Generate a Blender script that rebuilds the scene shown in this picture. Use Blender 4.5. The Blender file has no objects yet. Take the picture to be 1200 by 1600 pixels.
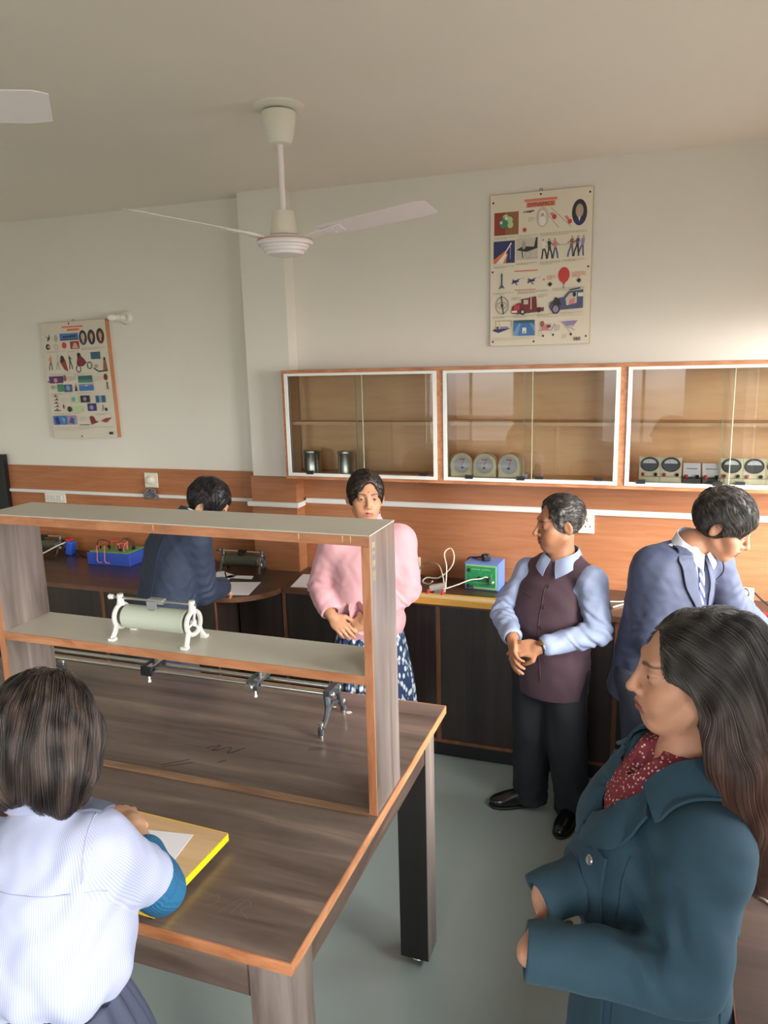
import bpy, math, random, os
import numpy as np
from mathutils import Vector, Matrix, Euler
random.seed(7); RNG = np.random.default_rng(7)
SC = bpy.context.scene
COL = SC.collection
PI = math.pi
V3 = lambda *a: np.array(a, float)

# ------------------------------------------------------------------ materials
def new_mat(name):
    m = bpy.data.materials.new(name); m.use_nodes = True
    nt = m.node_tree; b = nt.nodes['Principled BSDF']
    return m, nt, b
def rgb(r, g, b):
    f = lambda c: ((c/255+.055)/1.055)**2.4 if c/255 > .04045 else c/255/12.92
    return (f(r), f(g), f(b), 1)
def plain(name, col, rough=.5, metal=0., spec=.5, bump=0., bscale=200., sheen=0., coat=0., var=0., vscale=6.):
    m, nt, b = new_mat(name)
    b.inputs['Base Color'].default_value = col
    b.inputs['Roughness'].default_value = rough
    b.inputs['Metallic'].default_value = metal
    b.inputs['Specular IOR Level'].default_value = spec
    if sheen:
        b.inputs['Sheen Weight'].default_value = sheen; b.inputs['Sheen Roughness'].default_value = .5
        b.inputs['Sheen Tint'].default_value = tuple(min(1, c*2+.05) for c in col[:3])+(1,)
    if coat:
        b.inputs['Coat Weight'].default_value = coat; b.inputs['Coat Roughness'].default_value = .15
    N = nt.nodes; L = nt.links
    if bump or var:
        tc = N.new('ShaderNodeTexCoord')
    if var:
        n = N.new('ShaderNodeTexNoise'); n.inputs['Scale'].default_value = vscale; n.inputs['Detail'].default_value = 4
        L.new(tc.outputs['Object'], n.inputs['Vector'])
        mr = N.new('ShaderNodeMapRange'); mr.inputs[1].default_value = .3; mr.inputs[2].default_value = .7
        mr.inputs[3].default_value = 1-var; mr.inputs[4].default_value = 1+var
        L.new(n.outputs['Fac'], mr.inputs[0])
        mx = N.new('ShaderNodeMix'); mx.data_type = 'RGBA'; mx.blend_type = 'MULTIPLY'; mx.inputs[0].default_value = 1
        mx.inputs[6].default_value = col; L.new(mr.outputs[0], mx.inputs[7]); L.new(mx.outputs[2], b.inputs['Base Color'])
    if bump:
        n2 = N.new('ShaderNodeTexNoise'); n2.inputs['Scale'].default_value = bscale; n2.inputs['Detail'].default_value = 3
        L.new(tc.outputs['Object'], n2.inputs['Vector'])
        bp = N.new('ShaderNodeBump'); bp.inputs['Strength'].default_value = bump; bp.inputs['Distance'].default_value = .002
        L.new(n2.outputs['Fac'], bp.inputs['Height']); L.new(bp.outputs['Normal'], b.inputs['Normal'])
    return m
def wood(name, cols, stretch=(1.5, 40, 40), rough=.4, scale=1., spec=.5, bump=.1, detail=5, dist=.6, coat=0., croom=.2):
    """streaky grain; stretch: low along the grain"""
    m, nt, b = new_mat(name); N = nt.nodes; L = nt.links
    tc = N.new('ShaderNodeTexCoord'); mp = N.new('ShaderNodeMapping'); mp.inputs['Scale'].default_value = stretch
    L.new(tc.outputs['Object'], mp.inputs['Vector'])
    n = N.new('ShaderNodeTexNoise'); n.inputs['Scale'].default_value = scale; n.inputs['Detail'].default_value = detail
    n.inputs['Roughness'].default_value = .6; n.inputs['Distortion'].default_value = dist
    L.new(mp.outputs[0], n.inputs['Vector'])
    r = N.new('ShaderNodeValToRGB'); e = r.color_ramp.elements
    k = len(cols); e[0].position = .28; e[0].color = cols[0]; e[1].position = .72; e[1].color = cols[-1]
    for i in range(1, k-1):
        x = e.new(.28+.44*i/(k-1)); x.color = cols[i]
    L.new(n.outputs['Fac'], r.inputs['Fac']); L.new(r.outputs['Color'], b.inputs['Base Color'])
    b.inputs['Roughness'].default_value = rough; b.inputs['Specular IOR Level'].default_value = spec
    if coat: b.inputs['Coat Weight'].default_value = coat; b.inputs['Coat Roughness'].default_value = croom
    if bump:
        bp = N.new('ShaderNodeBump'); bp.inputs['Strength'].default_value = bump; bp.inputs['Distance'].default_value = .001
        L.new(n.outputs['Fac'], bp.inputs['Height']); L.new(bp.outputs['Normal'], b.inputs['Normal'])
    return m

M = {}
M['wall'] = plain('wall_paint', rgb(226, 223, 214), .6, var=.025, vscale=1.2, bump=.12, bscale=60)
M['ceiling'] = plain('ceiling_paint', rgb(236, 229, 216), .7, var=.02, vscale=1.)
M['floor'] = plain('floor_vinyl', rgb(148, 160, 155), .34, var=.07, vscale=2.2)
M['panel'] = wood('ply_panel', [rgb(154, 98, 64), rgb(166, 110, 75), rgb(176, 121, 86)], (3, 3, 40), .42, 1., bump=.05)
M['panel_dark'] = wood('ply_panel_left', [rgb(158, 94, 56), rgb(170, 108, 68), rgb(180, 120, 80)], (3, 3, 40), .42, 1., bump=.05)
M['cab_in'] = wood('ply_cabinet_inside', [rgb(228, 182, 130), rgb(236, 194, 142), rgb(240, 202, 154)], (3, 3, 18), .5, 1., bump=.03)
M['edge'] = wood('wood_edging', [rgb(152, 96, 62), rgb(182, 122, 84), rgb(200, 142, 102)], (6, 25, 25), .4, 1.2)
M['edge_v'] = wood('wood_edging_upright', [rgb(152, 96, 62), rgb(182, 122, 84), rgb(196, 138, 98)], (25, 25, 5), .4, 1.2)
M['edge_brown'] = wood('brown_edging', [rgb(82, 52, 38), rgb(104, 68, 48), rgb(118, 80, 58)], (6, 25, 25), .35, 1.2)
M['lam_x'] = wood('dark_laminate', [rgb(70, 57, 51), rgb(92, 78, 71), rgb(108, 93, 85), rgb(134, 117, 105)], (1.1, 11, 11), .33, 1.1, detail=6, bump=.02, coat=.25)
M['lam_y'] = wood('dark_laminate_side', [rgb(64, 50, 44), rgb(88, 72, 64), rgb(106, 90, 82), rgb(134, 118, 106)], (11, 1.1, 16), .33, 1.1, detail=6, bump=.02, coat=.25)
M['lam_z'] = wood('dark_laminate_upright', [rgb(88, 76, 70), rgb(116, 104, 98), rgb(134, 122, 116), rgb(164, 150, 138)], (13, 13, .9), .32, 1.1, detail=6, bump=.02, coat=.25)
M['counter_top'] = wood('brown_counter_laminate', [rgb(50, 37, 33), rgb(66, 50, 44), rgb(80, 62, 54)], (1.2, 14, 14), .3, 1., bump=.02, coat=.2)
M['counter_front'] = wood('dark_cabinet_laminate', [rgb(32, 24, 22), rgb(46, 36, 32), rgb(58, 47, 42)], (16, 16, .8), .4, 1., bump=.02)
M['strip'] = wood('cabinet_edge_strip', [rgb(100, 62, 42), rgb(120, 78, 54), rgb(134, 90, 64)], (30, 30, 4), .4, 1.)
M['grey_lam'] = plain('grey_laminate', rgb(204, 199, 186), .36, var=.03, vscale=5)
M['black'] = plain('matt_black', rgb(22, 22, 24), .45)
M['black_leg'] = wood('black_leg_laminate', [rgb(20, 19, 20), rgb(30, 28, 28), rgb(38, 35, 34)], (14, 14, .8), .4, 1.)
M['alu'] = plain('white_aluminium', rgb(226, 226, 222), .35)
M['steel'] = plain('brushed_steel', rgb(214, 214, 210), .28, metal=1., bump=.05)
M['tin'] = plain('tin_can', rgb(196, 204, 196), .3, metal=1., var=.08, vscale=20)
M['grey_metal'] = plain('grey_cast_metal', rgb(88, 92, 96), .35, metal=.6, var=.1, vscale=30)
M['white_cast'] = plain('white_enamel', rgb(232, 232, 228), .35)
M['pale_green'] = plain('pale_green_coil', rgb(196, 204, 188), .5, bump=.3, bscale=400)
M['dark_coil'] = plain('dark_coil', rgb(74, 76, 64), .5, bump=.3, bscale=400)
M['fan_cream'] = plain('fan_cream', rgb(226, 222, 208), .35)
M['fan_pink'] = plain('fan_pinkish_white', rgb(240, 233, 233), .35)
M['fan_red'] = plain('fan_red_line', rgb(176, 120, 110), .4)
M['plate'] = plain('ivory_plastic', rgb(224, 220, 204), .35)
M['trunk'] = plain('pvc_trunking', rgb(218, 218, 216), .4)
M['paper'] = plain('white_paper', rgb(232, 233, 240), .7)
M['board_wood'] = wood('pale_drawing_board', [rgb(196, 160, 118), rgb(212, 178, 136), rgb(222, 190, 150)], (1.5, 16, 16), .35, 1.2)
M['yellow'] = plain('yellow_paint', rgb(244, 206, 32), .35)
M['ochre'] = wood('ochre_wood', [rgb(196, 140, 52), rgb(214, 160, 66), rgb(224, 176, 84)], (1.5, 20, 20), .35, 1.2)
M['scale'] = plain('cream_scale', rgb(214, 196, 150), .45)
M['cream'] = plain('cream_plastic', rgb(232, 224, 186), .4)
M['dial'] = plain('white_dial', rgb(226, 228, 230), .4)
M['dialgrey'] = plain('grey_dial', rgb(186, 190, 196), .4)
M['bezel'] = plain('dark_bezel', rgb(52, 56, 56), .35)
M['darkgrey'] = plain('dark_grey_plastic', rgb(72, 72, 70), .45)
M['red'] = plain('red_plastic', rgb(210, 52, 52), .35)
M['blue_box'] = plain('blue_box_paint', rgb(96, 128, 196), .4)
M['blue_kit'] = plain('blue_kit_paint', rgb(52, 82, 178), .4)
M['green_pcb'] = plain('green_panel', rgb(40, 150, 96), .4, var=.15, vscale=40)
M['green_kit'] = plain('green_kit_panel', rgb(108, 168, 104), .45)
M['lightgreen'] = plain('pale_green_border', rgb(150, 200, 120), .45)
M['wire_white'] = plain('white_wire', rgb(222, 212, 196), .5)
M['wire_red'] = plain('red_wire', rgb(200, 70, 50), .45)
M['wire_pink'] = plain('pink_wire', rgb(214, 128, 110), .45)
M['wire_black'] = plain('black_wire', rgb(26, 26, 28), .45)
M['chalkboard'] = plain('chalkboard_green', rgb(22, 34, 32), .6)
M['screen_white'] = plain('white_bulb', rgb(240, 236, 226), .25)
M['chip'] = plain('paint_flake', rgb(204, 200, 192), .6)
M['stain'] = plain('ink_mark', rgb(40, 34, 32), .5)

def glass_mat(name, tint, gl=.9, ior=1.45):
    m, nt, b = new_mat(name); N = nt.nodes; L = nt.links
    N.remove(b); out = N['Material Output']
    t = N.new('ShaderNodeBsdfTransparent'); t.inputs['Color'].default_value = tint
    g = N.new('ShaderNodeBsdfGlossy'); g.inputs['Roughness'].default_value = .02
    f = N.new('ShaderNodeFresnel'); f.inputs['IOR'].default_value = ior
    x = N.new('ShaderNodeMixShader'); L.new(f.outputs[0], x.inputs[0]); L.new(t.outputs[0], x.inputs[1]); L.new(g.outputs[0], x.inputs[2])
    L.new(x.outputs[0], out.inputs['Surface']); return m
M['glass'] = glass_mat('cabinet_glass', (.985, .99, .985, 1))
M['glass_edge'] = plain('green_glass_edge', rgb(176, 190, 160), .2)

# ------------------------------------------------------------------ mesh builder
def rotm(axis, ang):
    return np.array(Matrix.Rotation(ang, 3, axis))
def frame_from(d):
    d = d/np.linalg.norm(d); u = np.array([0, 0, 1.]) if abs(d[2]) < .9 else np.array([1., 0, 0])
    x = np.cross(u, d); x /= np.linalg.norm(x); return x, np.cross(d, x), d
class MB:
    def __init__(s): s.v = []; s.f = []; s.m = []; s.n = 0
    def add(s, v, f, m=0):
        s.v.append(np.asarray(v, float)); s.f += [tuple(i+s.n for i in q) for q in f]; s.m += [m]*len(f); s.n += len(v); return s
    def box(s, c, d, R=None, m=0):
        h = np.array(d)/2.; v = np.array([[x, y, z] for x in (-1, 1) for y in (-1, 1) for z in (-1, 1)])*h
        if R is not None: v = v @ np.asarray(R).T
        return s.add(v+np.array(c), [(0, 1, 3, 2), (4, 6, 7, 5), (0, 4, 5, 1), (2, 3, 7, 6), (0, 2, 6, 4), (1, 5, 7, 3)], m)
    def b2(s, x0, x1, y0, y1, z0, z1, m=0):
        return s.box(((x0+x1)/2, (y0+y1)/2, (z0+z1)/2), (abs(x1-x0), abs(y1-y0), abs(z1-z0)), None, m)
    def tube(s, pts, r, n=10, m=0, cap=True, flat=None):
        pts = [np.array(p, float) for p in pts]; k = len(pts); rs = r if hasattr(r, '__len__') else [r]*k
        X = None; V = []
        for i, p in enumerate(pts):
            d = pts[min(i+1, k-1)]-pts[max(i-1, 0)]; d = d/(np.linalg.norm(d)+1e-12)
            if X is None: X = frame_from(d)[0]
            X = X-d*np.dot(X, d); X /= np.linalg.norm(X)+1e-12; Y = np.cross(d, X)
            for j in range(n):
                a = 2*PI*j/n; V.append(p+rs[i]*(math.cos(a)*X+math.sin(a)*Y*(flat or 1)))
        F = [(i*n+j, i*n+(j+1) % n, (i+1)*n+(j+1) % n, (i+1)*n+j) for i in range(k-1) for j in range(n)]
        if cap: F += [tuple(range(n))[::-1], tuple((k-1)*n+j for j in range(n))]
        return s.add(V, F, m)
    def cyl(s, a, b, r0, r1=None, n=24, m=0):
        return s.tube([a, b], [r0, r0 if r1 is None else r1], n, m)
    def lathe(s, prof, o=(0, 0, 0), R=None, n=36, m=0, cap=True):
        """prof: list of (r, z)"""
        V = np.array([[r*math.cos(2*PI*j/n), r*math.sin(2*PI*j/n), z] for r, z in prof for j in range(n)])
        k = len(prof); F = [(i*n+j, i*n+(j+1) % n, (i+1)*n+(j+1) % n, (i+1)*n+j) for i in range(k-1) for j in range(n)]
        if cap: F += [tuple(range(n))[::-1], tuple((k-1)*n+j for j in range(n))]
        if R is not None: V = V @ np.asarray(R).T
        return s.add(V+np.array(o), F, m)
    def prism(s, poly, z0, z1, o=(0, 0, 0), R=None, m=0):
        k = len(poly); V = np.array([[x, y, z0] for x, y in poly]+[[x, y, z1] for x, y in poly])
        if R is not None: V = V @ np.asarray(R).T
        F = [tuple(range(k))[::-1], tuple(range(k, 2*k))]+[(i, (i+1) % k, k+(i+1) % k, k+i) for i in range(k)]
        return s.add(V+np.array(o), F, m)
    def poly(s, pts, m=0):
        return s.add(pts, [tuple(range(len(pts)))], m)
    def sphere(s, c, r, n=16, m=0, sc=(1, 1, 1), R=None):
        h = n//2; V = []
        for i in range(1, h):
            t = PI*i/h
            for j in range(n): V.append([math.sin(t)*math.cos(2*PI*j/n), math.sin(t)*math.sin(2*PI*j/n), math.cos(t)])
        V += [[0, 0, 1], [0, 0, -1]]; a = (h-1)*n
        F = [(i*n+j, (i+1)*n+j, (i+1)*n+(j+1) % n, i*n+(j+1) % n) for i in range(h-2) for j in range(n)]
        F += [(a, j, (j+1) % n) for j in range(n)]+[(a+1, (h-2)*n+(j+1) % n, (h-2)*n+j) for j in range(n)]
        V = np.array(V)*r*np.array(sc)
        if R is not None: V = V @ np.asarray(R).T
        return s.add(V+np.array(c), F, m)
    def torus(s, c, R0, r, n=32, k=10, m=0, R=None, sc=(1, 1)):
        V = np.array([[(R0+r*math.cos(2*PI*j/k))*math.cos(2*PI*i/n)*sc[0], (R0+r*math.cos(2*PI*j/k))*math.sin(2*PI*i/n)*sc[1], r*math.sin(2*PI*j/k)] for i in range(n) for j in range(k)])
        F = [(i*k+j, ((i+1) % n)*k+j, ((i+1) % n)*k+(j+1) % k, i*k+(j+1) % k) for i in range(n) for j in range(k)]
        if R is not None: V = V @ np.asarray(R).T
        return s.add(V+np.array(c), F, m)
    def verts(s): return np.concatenate(s.v) if s.v else np.zeros((0, 3))

ORG = {}
def to_mesh(name, V, F, mats, midx=None, smooth=False):
    me = bpy.data.meshes.new(name)
    me.from_pydata(np.asarray(V).tolist(), [], F); 
    for m in mats: me.materials.append(m)
    if midx is not None and len(mats) > 1: me.polygons.foreach_set('material_index', np.array(midx, dtype=np.int32))
    if smooth is True: me.polygons.foreach_set('use_smooth', np.ones(len(F), dtype=bool))
    me.update(); return me
def smooth_angle(o, deg=35):
    me = o.data; me.polygons.foreach_set('use_smooth', np.ones(len(me.polygons), dtype=bool))
    try: me.set_sharp_from_angle(angle=math.radians(deg))
    except Exception: pass
def props(o, label=None, cat=None, group=None, kind=None):
    if label: o['label'] = label
    if cat: o['category'] = cat
    if group: o['group'] = group
    if kind: o['kind'] = kind
    return o
def part(name, mb, mats, parent=None, bevel=0., smooth=False, loc=None, label=None):
    """link mb as one mesh; its vertices are world coordinates, or local ones when the parent stands at the world origin"""
    if not isinstance(mats, (list, tuple)): mats = [mats]
    o0 = np.array(ORG.get(parent.name, (0, 0, 0))) if parent is not None else np.zeros(3)
    V = mb.verts(); own = np.zeros(3)
    if parent is None:
        own = np.array(loc) if loc is not None else np.array([*((V.min(0)+V.max(0))/2)[:2], V[:, 2].min()])
    me = to_mesh(name, V-o0-own, mb.f, mats, mb.m, smooth)
    o = bpy.data.objects.new(name, me); COL.objects.link(o)
    if parent is not None: o.parent = parent; ORG[o.name] = o0
    else: o.location = own; ORG[o.name] = own
    if smooth and smooth is not True: smooth_angle(o, smooth)
    if bevel:
        b = o.modifiers.new('bevel', 'BEVEL'); b.width = bevel; b.segments = 2; b.limit_method = 'ANGLE'; b.angle_limit = .6
    if label: o['label'] = label
    return o
def thing(name, label, cat, loc=(0, 0, 0), group=None):
    o = bpy.data.objects.new(name, None); o.empty_display_size = .05; COL.objects.link(o); o.location = loc
    ORG[o.name] = np.array(loc, float); return props(o, label, cat, group)
def single(name, mb, mats, label, cat, group=None, **k):
    return props(part(name, mb, mats, None, **k), label, cat, group)
def struct(name, mb, mats, parent=None, **k):
    o = part(name, mb, mats, parent, **k)
    if parent is None: o['kind'] = 'structure'
    return o
def dup(root, loc, rz=0, label=None, group=None):
    r = root.copy(); COL.objects.link(r); r.location = loc; r.rotation_euler = (0, 0, rz)
    if label: r['label'] = label
    if group: r['group'] = group
    for ch in list(root.children):
        c = ch.copy(); COL.objects.link(c); c.parent = r
        for g in ch.children:
            d = g.copy(); COL.objects.link(d); d.parent = c
    return r
def spline(pts, n=8):
    """catmull-rom through pts"""
    P = [np.array(p, float) for p in pts]; P = [2*P[0]-P[1]]+P+[2*P[-1]-P[-2]]; out = []
    for i in range(1, len(P)-2):
        for j in range(n):
            t = j/n; a, b, c, d = P[i-1], P[i], P[i+1], P[i+2]
            out.append(.5*((2*b)+(c-a)*t+(2*a-5*b+4*c-d)*t*t+(3*b-a-3*c+d)*t**3))
    out.append(P[-2]); return out
def cable(name, pts, r, mat, label, cat='cable', group=None, parent=None):
    mb = MB().tube(spline(pts), r, 8)
    if parent is not None: return part(name, mb, mat, parent, smooth=True)
    return single(name, mb, mat, label, cat, group, smooth=True)
def text(name, body, size, parent, mat, loc, rot=(PI/2, 0, 0), ext=.0003):
    c = bpy.data.curves.new(name, 'FONT'); c.body = body; c.size = size; c.extrude = ext; c.align_x = 'CENTER'; c.align_y = 'CENTER'
    c.materials.append(mat); t0 = bpy.data.objects.new(name, c); COL.objects.link(t0); dg = bpy.context.evaluated_depsgraph_get(); me = bpy.data.meshes.new_from_object(t0.evaluated_get(dg))
    bpy.data.objects.remove(t0); bpy.data.curves.remove(c); me.name = name; o = bpy.data.objects.new(name, me); COL.objects.link(o)
    o.parent = parent; o.location = np.array(loc)-ORG[parent.name]; o.rotation_euler = rot; return o
# ------------------------------------------------------------------ the room
ZC = 3.17; YW = 4.20; XR = 0.86; XL = -5.2; YB = -2.6
struct('floor', MB().b2(XL-.2, XR+.2, YB-.2, YW+.2, -.1, 0), M['floor'])
struct('ceiling', MB().b2(XL-.2, XR+.2, YB-.2, YW+.2, ZC, ZC+.12), M['ceiling'])
struct('wall_back', MB().b2(XL-.2, XR+.2, YW, YW+.2, 0, ZC), M['wall'])
struct('wall_left', MB().b2(XL-.2, XL, YB, YW, 0, ZC), M['wall'])
WIN = [(-.55, .35), (1.35, 2.45), (2.7, 4.1)]; WZ0, WZ1 = 1.0, 2.42
mb = MB().b2(XR, XR+.2, YB, YW, 0, WZ0).b2(XR, XR+.2, YB, YW, WZ1, ZC)
ys = [YB]+[v for w in WIN for v in w]+[YW]
for i in range(0, len(ys), 2): mb.b2(XR, XR+.2, ys[i], ys[i+1], WZ0, WZ1)
struct('wall_right', mb, M['wall'])
# front wall (behind the camera) with two windows
WF = [(-3.1, -1.8), (-.7, .4)]
WZF = 2.75
mb = MB().b2(XL-.2, XR+.2, YB-.2, YB, 0, WZ0).b2(XL-.2, XR+.2, YB-.2, YB, WZF, ZC)
xs = [XL-.2]+[v for w in WF for v in w]+[XR+.2]
for i in range(0, len(xs), 2): mb.b2(xs[i], xs[i+1], YB-.2, YB, WZ0, WZF)
struct('wall_front', mb, M['wall'])
for k, (a, b) in enumerate(WIN):
    w = MB().b2(XR+.08, XR+.12, a, a+.05, WZ0, WZ1).b2(XR+.08, XR+.12, b-.05, b, WZ0, WZ1).b2(XR+.08, XR+.12, a, b, WZ0, WZ0+.05).b2(XR+.08, XR+.12, a, b, WZ1-.05, WZ1).b2(XR+.085, XR+.115, (a+b)/2-.02, (a+b)/2+.02, WZ0, WZ1)
    struct('window_%d' % (k+1), w, M['alu'])
for k, (a, b) in enumerate(WF):
    w = MB().b2(a, a+.05, YB-.12, YB-.08, WZ0, WZF).b2(b-.05, b, YB-.12, YB-.08, WZ0, WZF).b2(a, b, YB-.12, YB-.08, WZ0, WZ0+.05).b2(a, b, YB-.12, YB-.08, WZF-.05, WZF).b2((a+b)/2-.02, (a+b)/2+.02, YB-.115, YB-.085, WZ0, WZF)
    struct('window_%d' % (k+4), w, M['alu'])
# pillar and panelling
PX0, PX1, PY = -2.335, -2.05, 4.085
struct('pillar', MB().b2(PX0, PX1, PY, YW, 0, ZC), M['wall'])
struct('trim_1', MB().b2(XL, PX0-.012, YW-.02, YW, .9, 1.523), M['panel_dark'])
struct('trim_2', MB().b2(PX0-.012, PX1+.012, PY-.014, PY, .9, 1.515).b2(PX1, PX1+.012, PY, YW, .9, 1.515).b2(PX0-.012, PX0, PY, YW-.02, .9, 1.515), M['panel'])
struct('trim_3', MB().b2(PX1+.012, XR, YW-.02, YW, .9, 1.56), M['panel'])

# cable trunking
def trunk(label, boxes):
    mb = MB()
    for b in boxes: mb.b2(*b)
    o = single('cable_trunking', mb, M['trunk'], label, 'cable trunking', 'white cable trunking runs', bevel=.002)
    return o
PB = YW-.02; PPF = PY-.014
t1 = trunk('white plastic cable trunking running along the wall left of the pillar', [(-4.40, PX0-.013, PB-.016, PB, 1.33, 1.353)])
part('trunking_lid', MB().b2(-4.40, PX0-.013, PB-.018, PB-.016, 1.337, 1.346), M['alu'], t1)
t2 = trunk('short white plastic cable trunking wrapped round the pillar', [(PX0-.035, PX1+.03, PPF-.018, PPF, 1.327, 1.358), (PX1+.012, PX1+.03, PPF, PB-.02, 1.327, 1.358)])
part('trunking_lid', MB().b2(PX0-.035, PX1+.03, PPF-.02, PPF-.018, 1.335, 1.35), M['alu'], t2)
t3 = trunk('long white plastic cable trunking under the glass wall cabinets', [(PX1+.031, XR-.002, PB-.018, PB, 1.34, 1.372)])
part('trunking_lid', MB().b2(PX1+.031, XR-.002, PB-.02, PB-.018, 1.348, 1.364), M['alu'], t3)

# chalkboard edge at far left
t = thing('chalkboard', 'dark green board end on the wall at the far left edge', 'board', (-4.75, PB, 1.2))
part('writing_surface', MB().b2(-5.15, -4.43, PB-.03, PB-.004, 1.02, 1.58), M['chalkboard'], t)
part('frame', MB().b2(-5.19, -4.43, PB-.036, PB, 1.56, 1.6).b2(-5.19, -4.43, PB-.036, PB, 1.0, 1.03).b2(-4.435, -4.405, PB-.036, PB, 1.0, 1.6), M['black'], t)

# ------------------------------------------------------------------ wall switch plates
def regulator(loc):
    x, y, z = loc
    t = thing('fan_regulator', 'ivory square fan regulator with round knob on the left panelling', 'switch', loc)
    part('plate', MB().b2(x-.052, x+.052, y-.012, y, z-.05, z+.05), M['plate'], t, bevel=.004)
    R = rotm('X', PI/2)
    part('knob', MB().lathe([(.03, 0), (.03, .006), (.024, .008), (.021, .024), (.016, .027)], (x, y-.012, z), R), M['plate'], t, smooth=35)
    return t
regulator((-3.165, PB, 1.448))
t = thing('hanging_plug', 'grey rag-like bunch of wire hanging from the fan regulator', 'wire', (-3.165, PB, 1.38))
mb = MB()
for k in range(7):
    a = k*.9; pts = [(-3.165, PB-.02, 1.397)]+[(-3.165+.035*math.sin(a+j*1.3)*(1+.2*j), PB-.025-.01*math.cos(a*2+j), 1.39-.016*j) for j in range(1, 5)]
    mb.tube(spline(pts, 5), .005, 6)
part('wire', mb, plain('grey_wire', rgb(120, 118, 122), .6), t, smooth=True)
t = thing('switch_board', 'long ivory switch plate with three switches below the left trunking', 'switch', (-3.99, PB, 1.30))
part('plate', MB().b2(-4.085, -3.905, PB-.014, PB, 1.262, 1.333), M['plate'], t, bevel=.003)
for k in range(3):
    part('switch', MB().box((-4.045+k*.05, PB-.017, 1.297), (.03, .012, .036), rotm('X', .15)), M['trunk'], t, bevel=.002)
t = thing('wall_socket', 'ivory socket plate behind the man in the waistcoat, below the trunking', 'socket', (-.325, PB, 1.29))
part('plate', MB().b2(-.37, -.285, PB-.014, PB, 1.235, 1.34), M['plate'], t, bevel=.003)
part('switch', MB().b2(-.32, -.3, PB-.019, PB-.013, 1.30, 1.325), M['trunk'], t)
part('socket_holes', MB().b2(-.335, -.328, PB-.0146, PB-.014, 1.27, 1.277).b2(-.31, -.303, PB-.0146, PB-.014, 1.27, 1.277), M['black'], t)
t = thing('wall_socket', 'ivory socket plate on the panelling just right of the woman in pink', 'socket', (-1.32, PB, .96))
part('plate', MB().b2(-1.40, -1.285, PB-.02, PB, .925, 1.035), M['plate'], t, bevel=.003)
part('switch', MB().b2(-1.315, -1.297, PB-.025, PB-.018, .99, 1.015), M['trunk'], t)
# bulb holder
t = thing('bulb_holder', 'white bulb holder sticking out of the wall above the left poster', 'lamp', (-3.27, YW, 2.512))
R = rotm('X', PI/2)@np.eye(3); R = rotm('Z', -.75)@rotm('X', PI/2)
part('base', MB().lathe([(.045, -.004), (.047, .012), (.04, .02), (.034, .03)], (-3.262, YW, 2.512), rotm('X', PI/2)), M['fan_cream'], t, smooth=35)
part('socket', MB().lathe([(.026, 0), (.027, .03), (.022, .034), (.022, .052)], (-3.262, YW-.025, 2.512), R), M['plate'], t, smooth=35)
part('bulb', MB().lathe([(.018, .048), (.017, .06), (.021, .075), (.022, .09), (.016, .104), (.006, .109)], (-3.262, YW-.025, 2.512), R), M['screen_white'], t, smooth=60)

# ------------------------------------------------------------------ wall cabinets
CF = 3.90; CZ0, CZ1 = 1.535, 2.155; TH = .018
def glass_cabinet(x0, x1, label, clips, y0=None, notch=None):
    t = thing('wall_cabinet', label, 'cabinet', ((x0+x1)/2, YW, CZ0), 'glass fronted wall cabinets')
    yb = YW-.021
    ys = PY-.016 if notch else yb
    mb = MB().b2(x0, x1, CF, yb if not notch else ys, CZ0, CZ0+TH).b2(x0, x1, CF, ys, CZ1-TH, CZ1)
    if notch:
        mb.b2(notch, x1, ys, yb, CZ0, CZ0+TH).b2(notch, x1, ys, yb, CZ1-TH, CZ1)
    mb.b2(x0, x0+TH, CF, ys, CZ0+TH, CZ1-TH).b2(x1-TH, x1, CF, yb, CZ0+TH, CZ1-TH)
    part('carcass', mb, M['edge'], t)
    xin = max(x0+TH, (notch or x0)+.0)
    part('back_panel', MB().b2(x0+TH, x1-TH, yb-.006, yb-.001, CZ0+TH, CZ1-TH) if not notch else MB().b2(notch+.002, x1-TH, yb-.006, yb-.001, CZ0+TH, CZ1-TH), M['cab_in'], t)
    s = MB().b2(x0+TH, x0+TH+.003, CF+.03, ys-.002, CZ0+TH, CZ1-TH).b2(x1-TH-.003, x1-TH, CF+.03, yb-.007, CZ0+TH, CZ1-TH).b2(x0+TH, x1-TH, CF+.03, ys-.003, CZ0+TH, CZ0+TH+.003)
    part('lining', s, M['cab_in'], t)
    part('shelf', MB().b2(x0+TH+.004, x1-TH-.004, CF+.07, ys-.007, 1.842, 1.86), M['cab_in'], t)
    z0, z1 = CZ0+TH, CZ1-TH; a = x0+TH; b = x1-TH; w = .02
    part('front_frame', MB().b2(a, a+w, CF-.006, CF+.03, z0, z1).b2(b-w, b, CF-.006, CF+.03, z0, z1).b2(a+w, b-w, CF-.006, CF+.03, z0, z0+.018).b2(a+w, b-w, CF-.006, CF+.03, z1-.014, z1), M['alu'], t)
    mid = (a+b)/2
    for k, (g0, g1, yy) in enumerate(((a+w, mid+.022, CF+.003), (mid-.022, b-w, CF+.016))):
        d = part('glass_door', MB().b2(g0, g1, yy, yy+.004, z0+.018, z1-.014), M['glass'], t)
        e = g1 if k == 0 else g0
        part('glass_edge', MB().b2(e-.0015, e+.0015, yy-.0004, yy+.0044, z0+.018, z1-.014), M['glass_edge'], d)
        for cx in clips[2*k:2*k+2]:
            part('clip_handle', MB().b2(cx-.021, cx+.021, yy-.012, yy-.0003, z0+.012, z0+.032), M['black'], d)
    return t
glass_cabinet(-2.012, -1.078, 'left glass wall cabinet holding two tin cans, beside the pillar', (-1.855, -1.58, -1.468, -1.18), notch=PX1+.014)
glass_cabinet(-1.078, -.145, 'middle glass wall cabinet holding three round timer clocks', (-.92, -.645, -.55, -.255))
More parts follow.
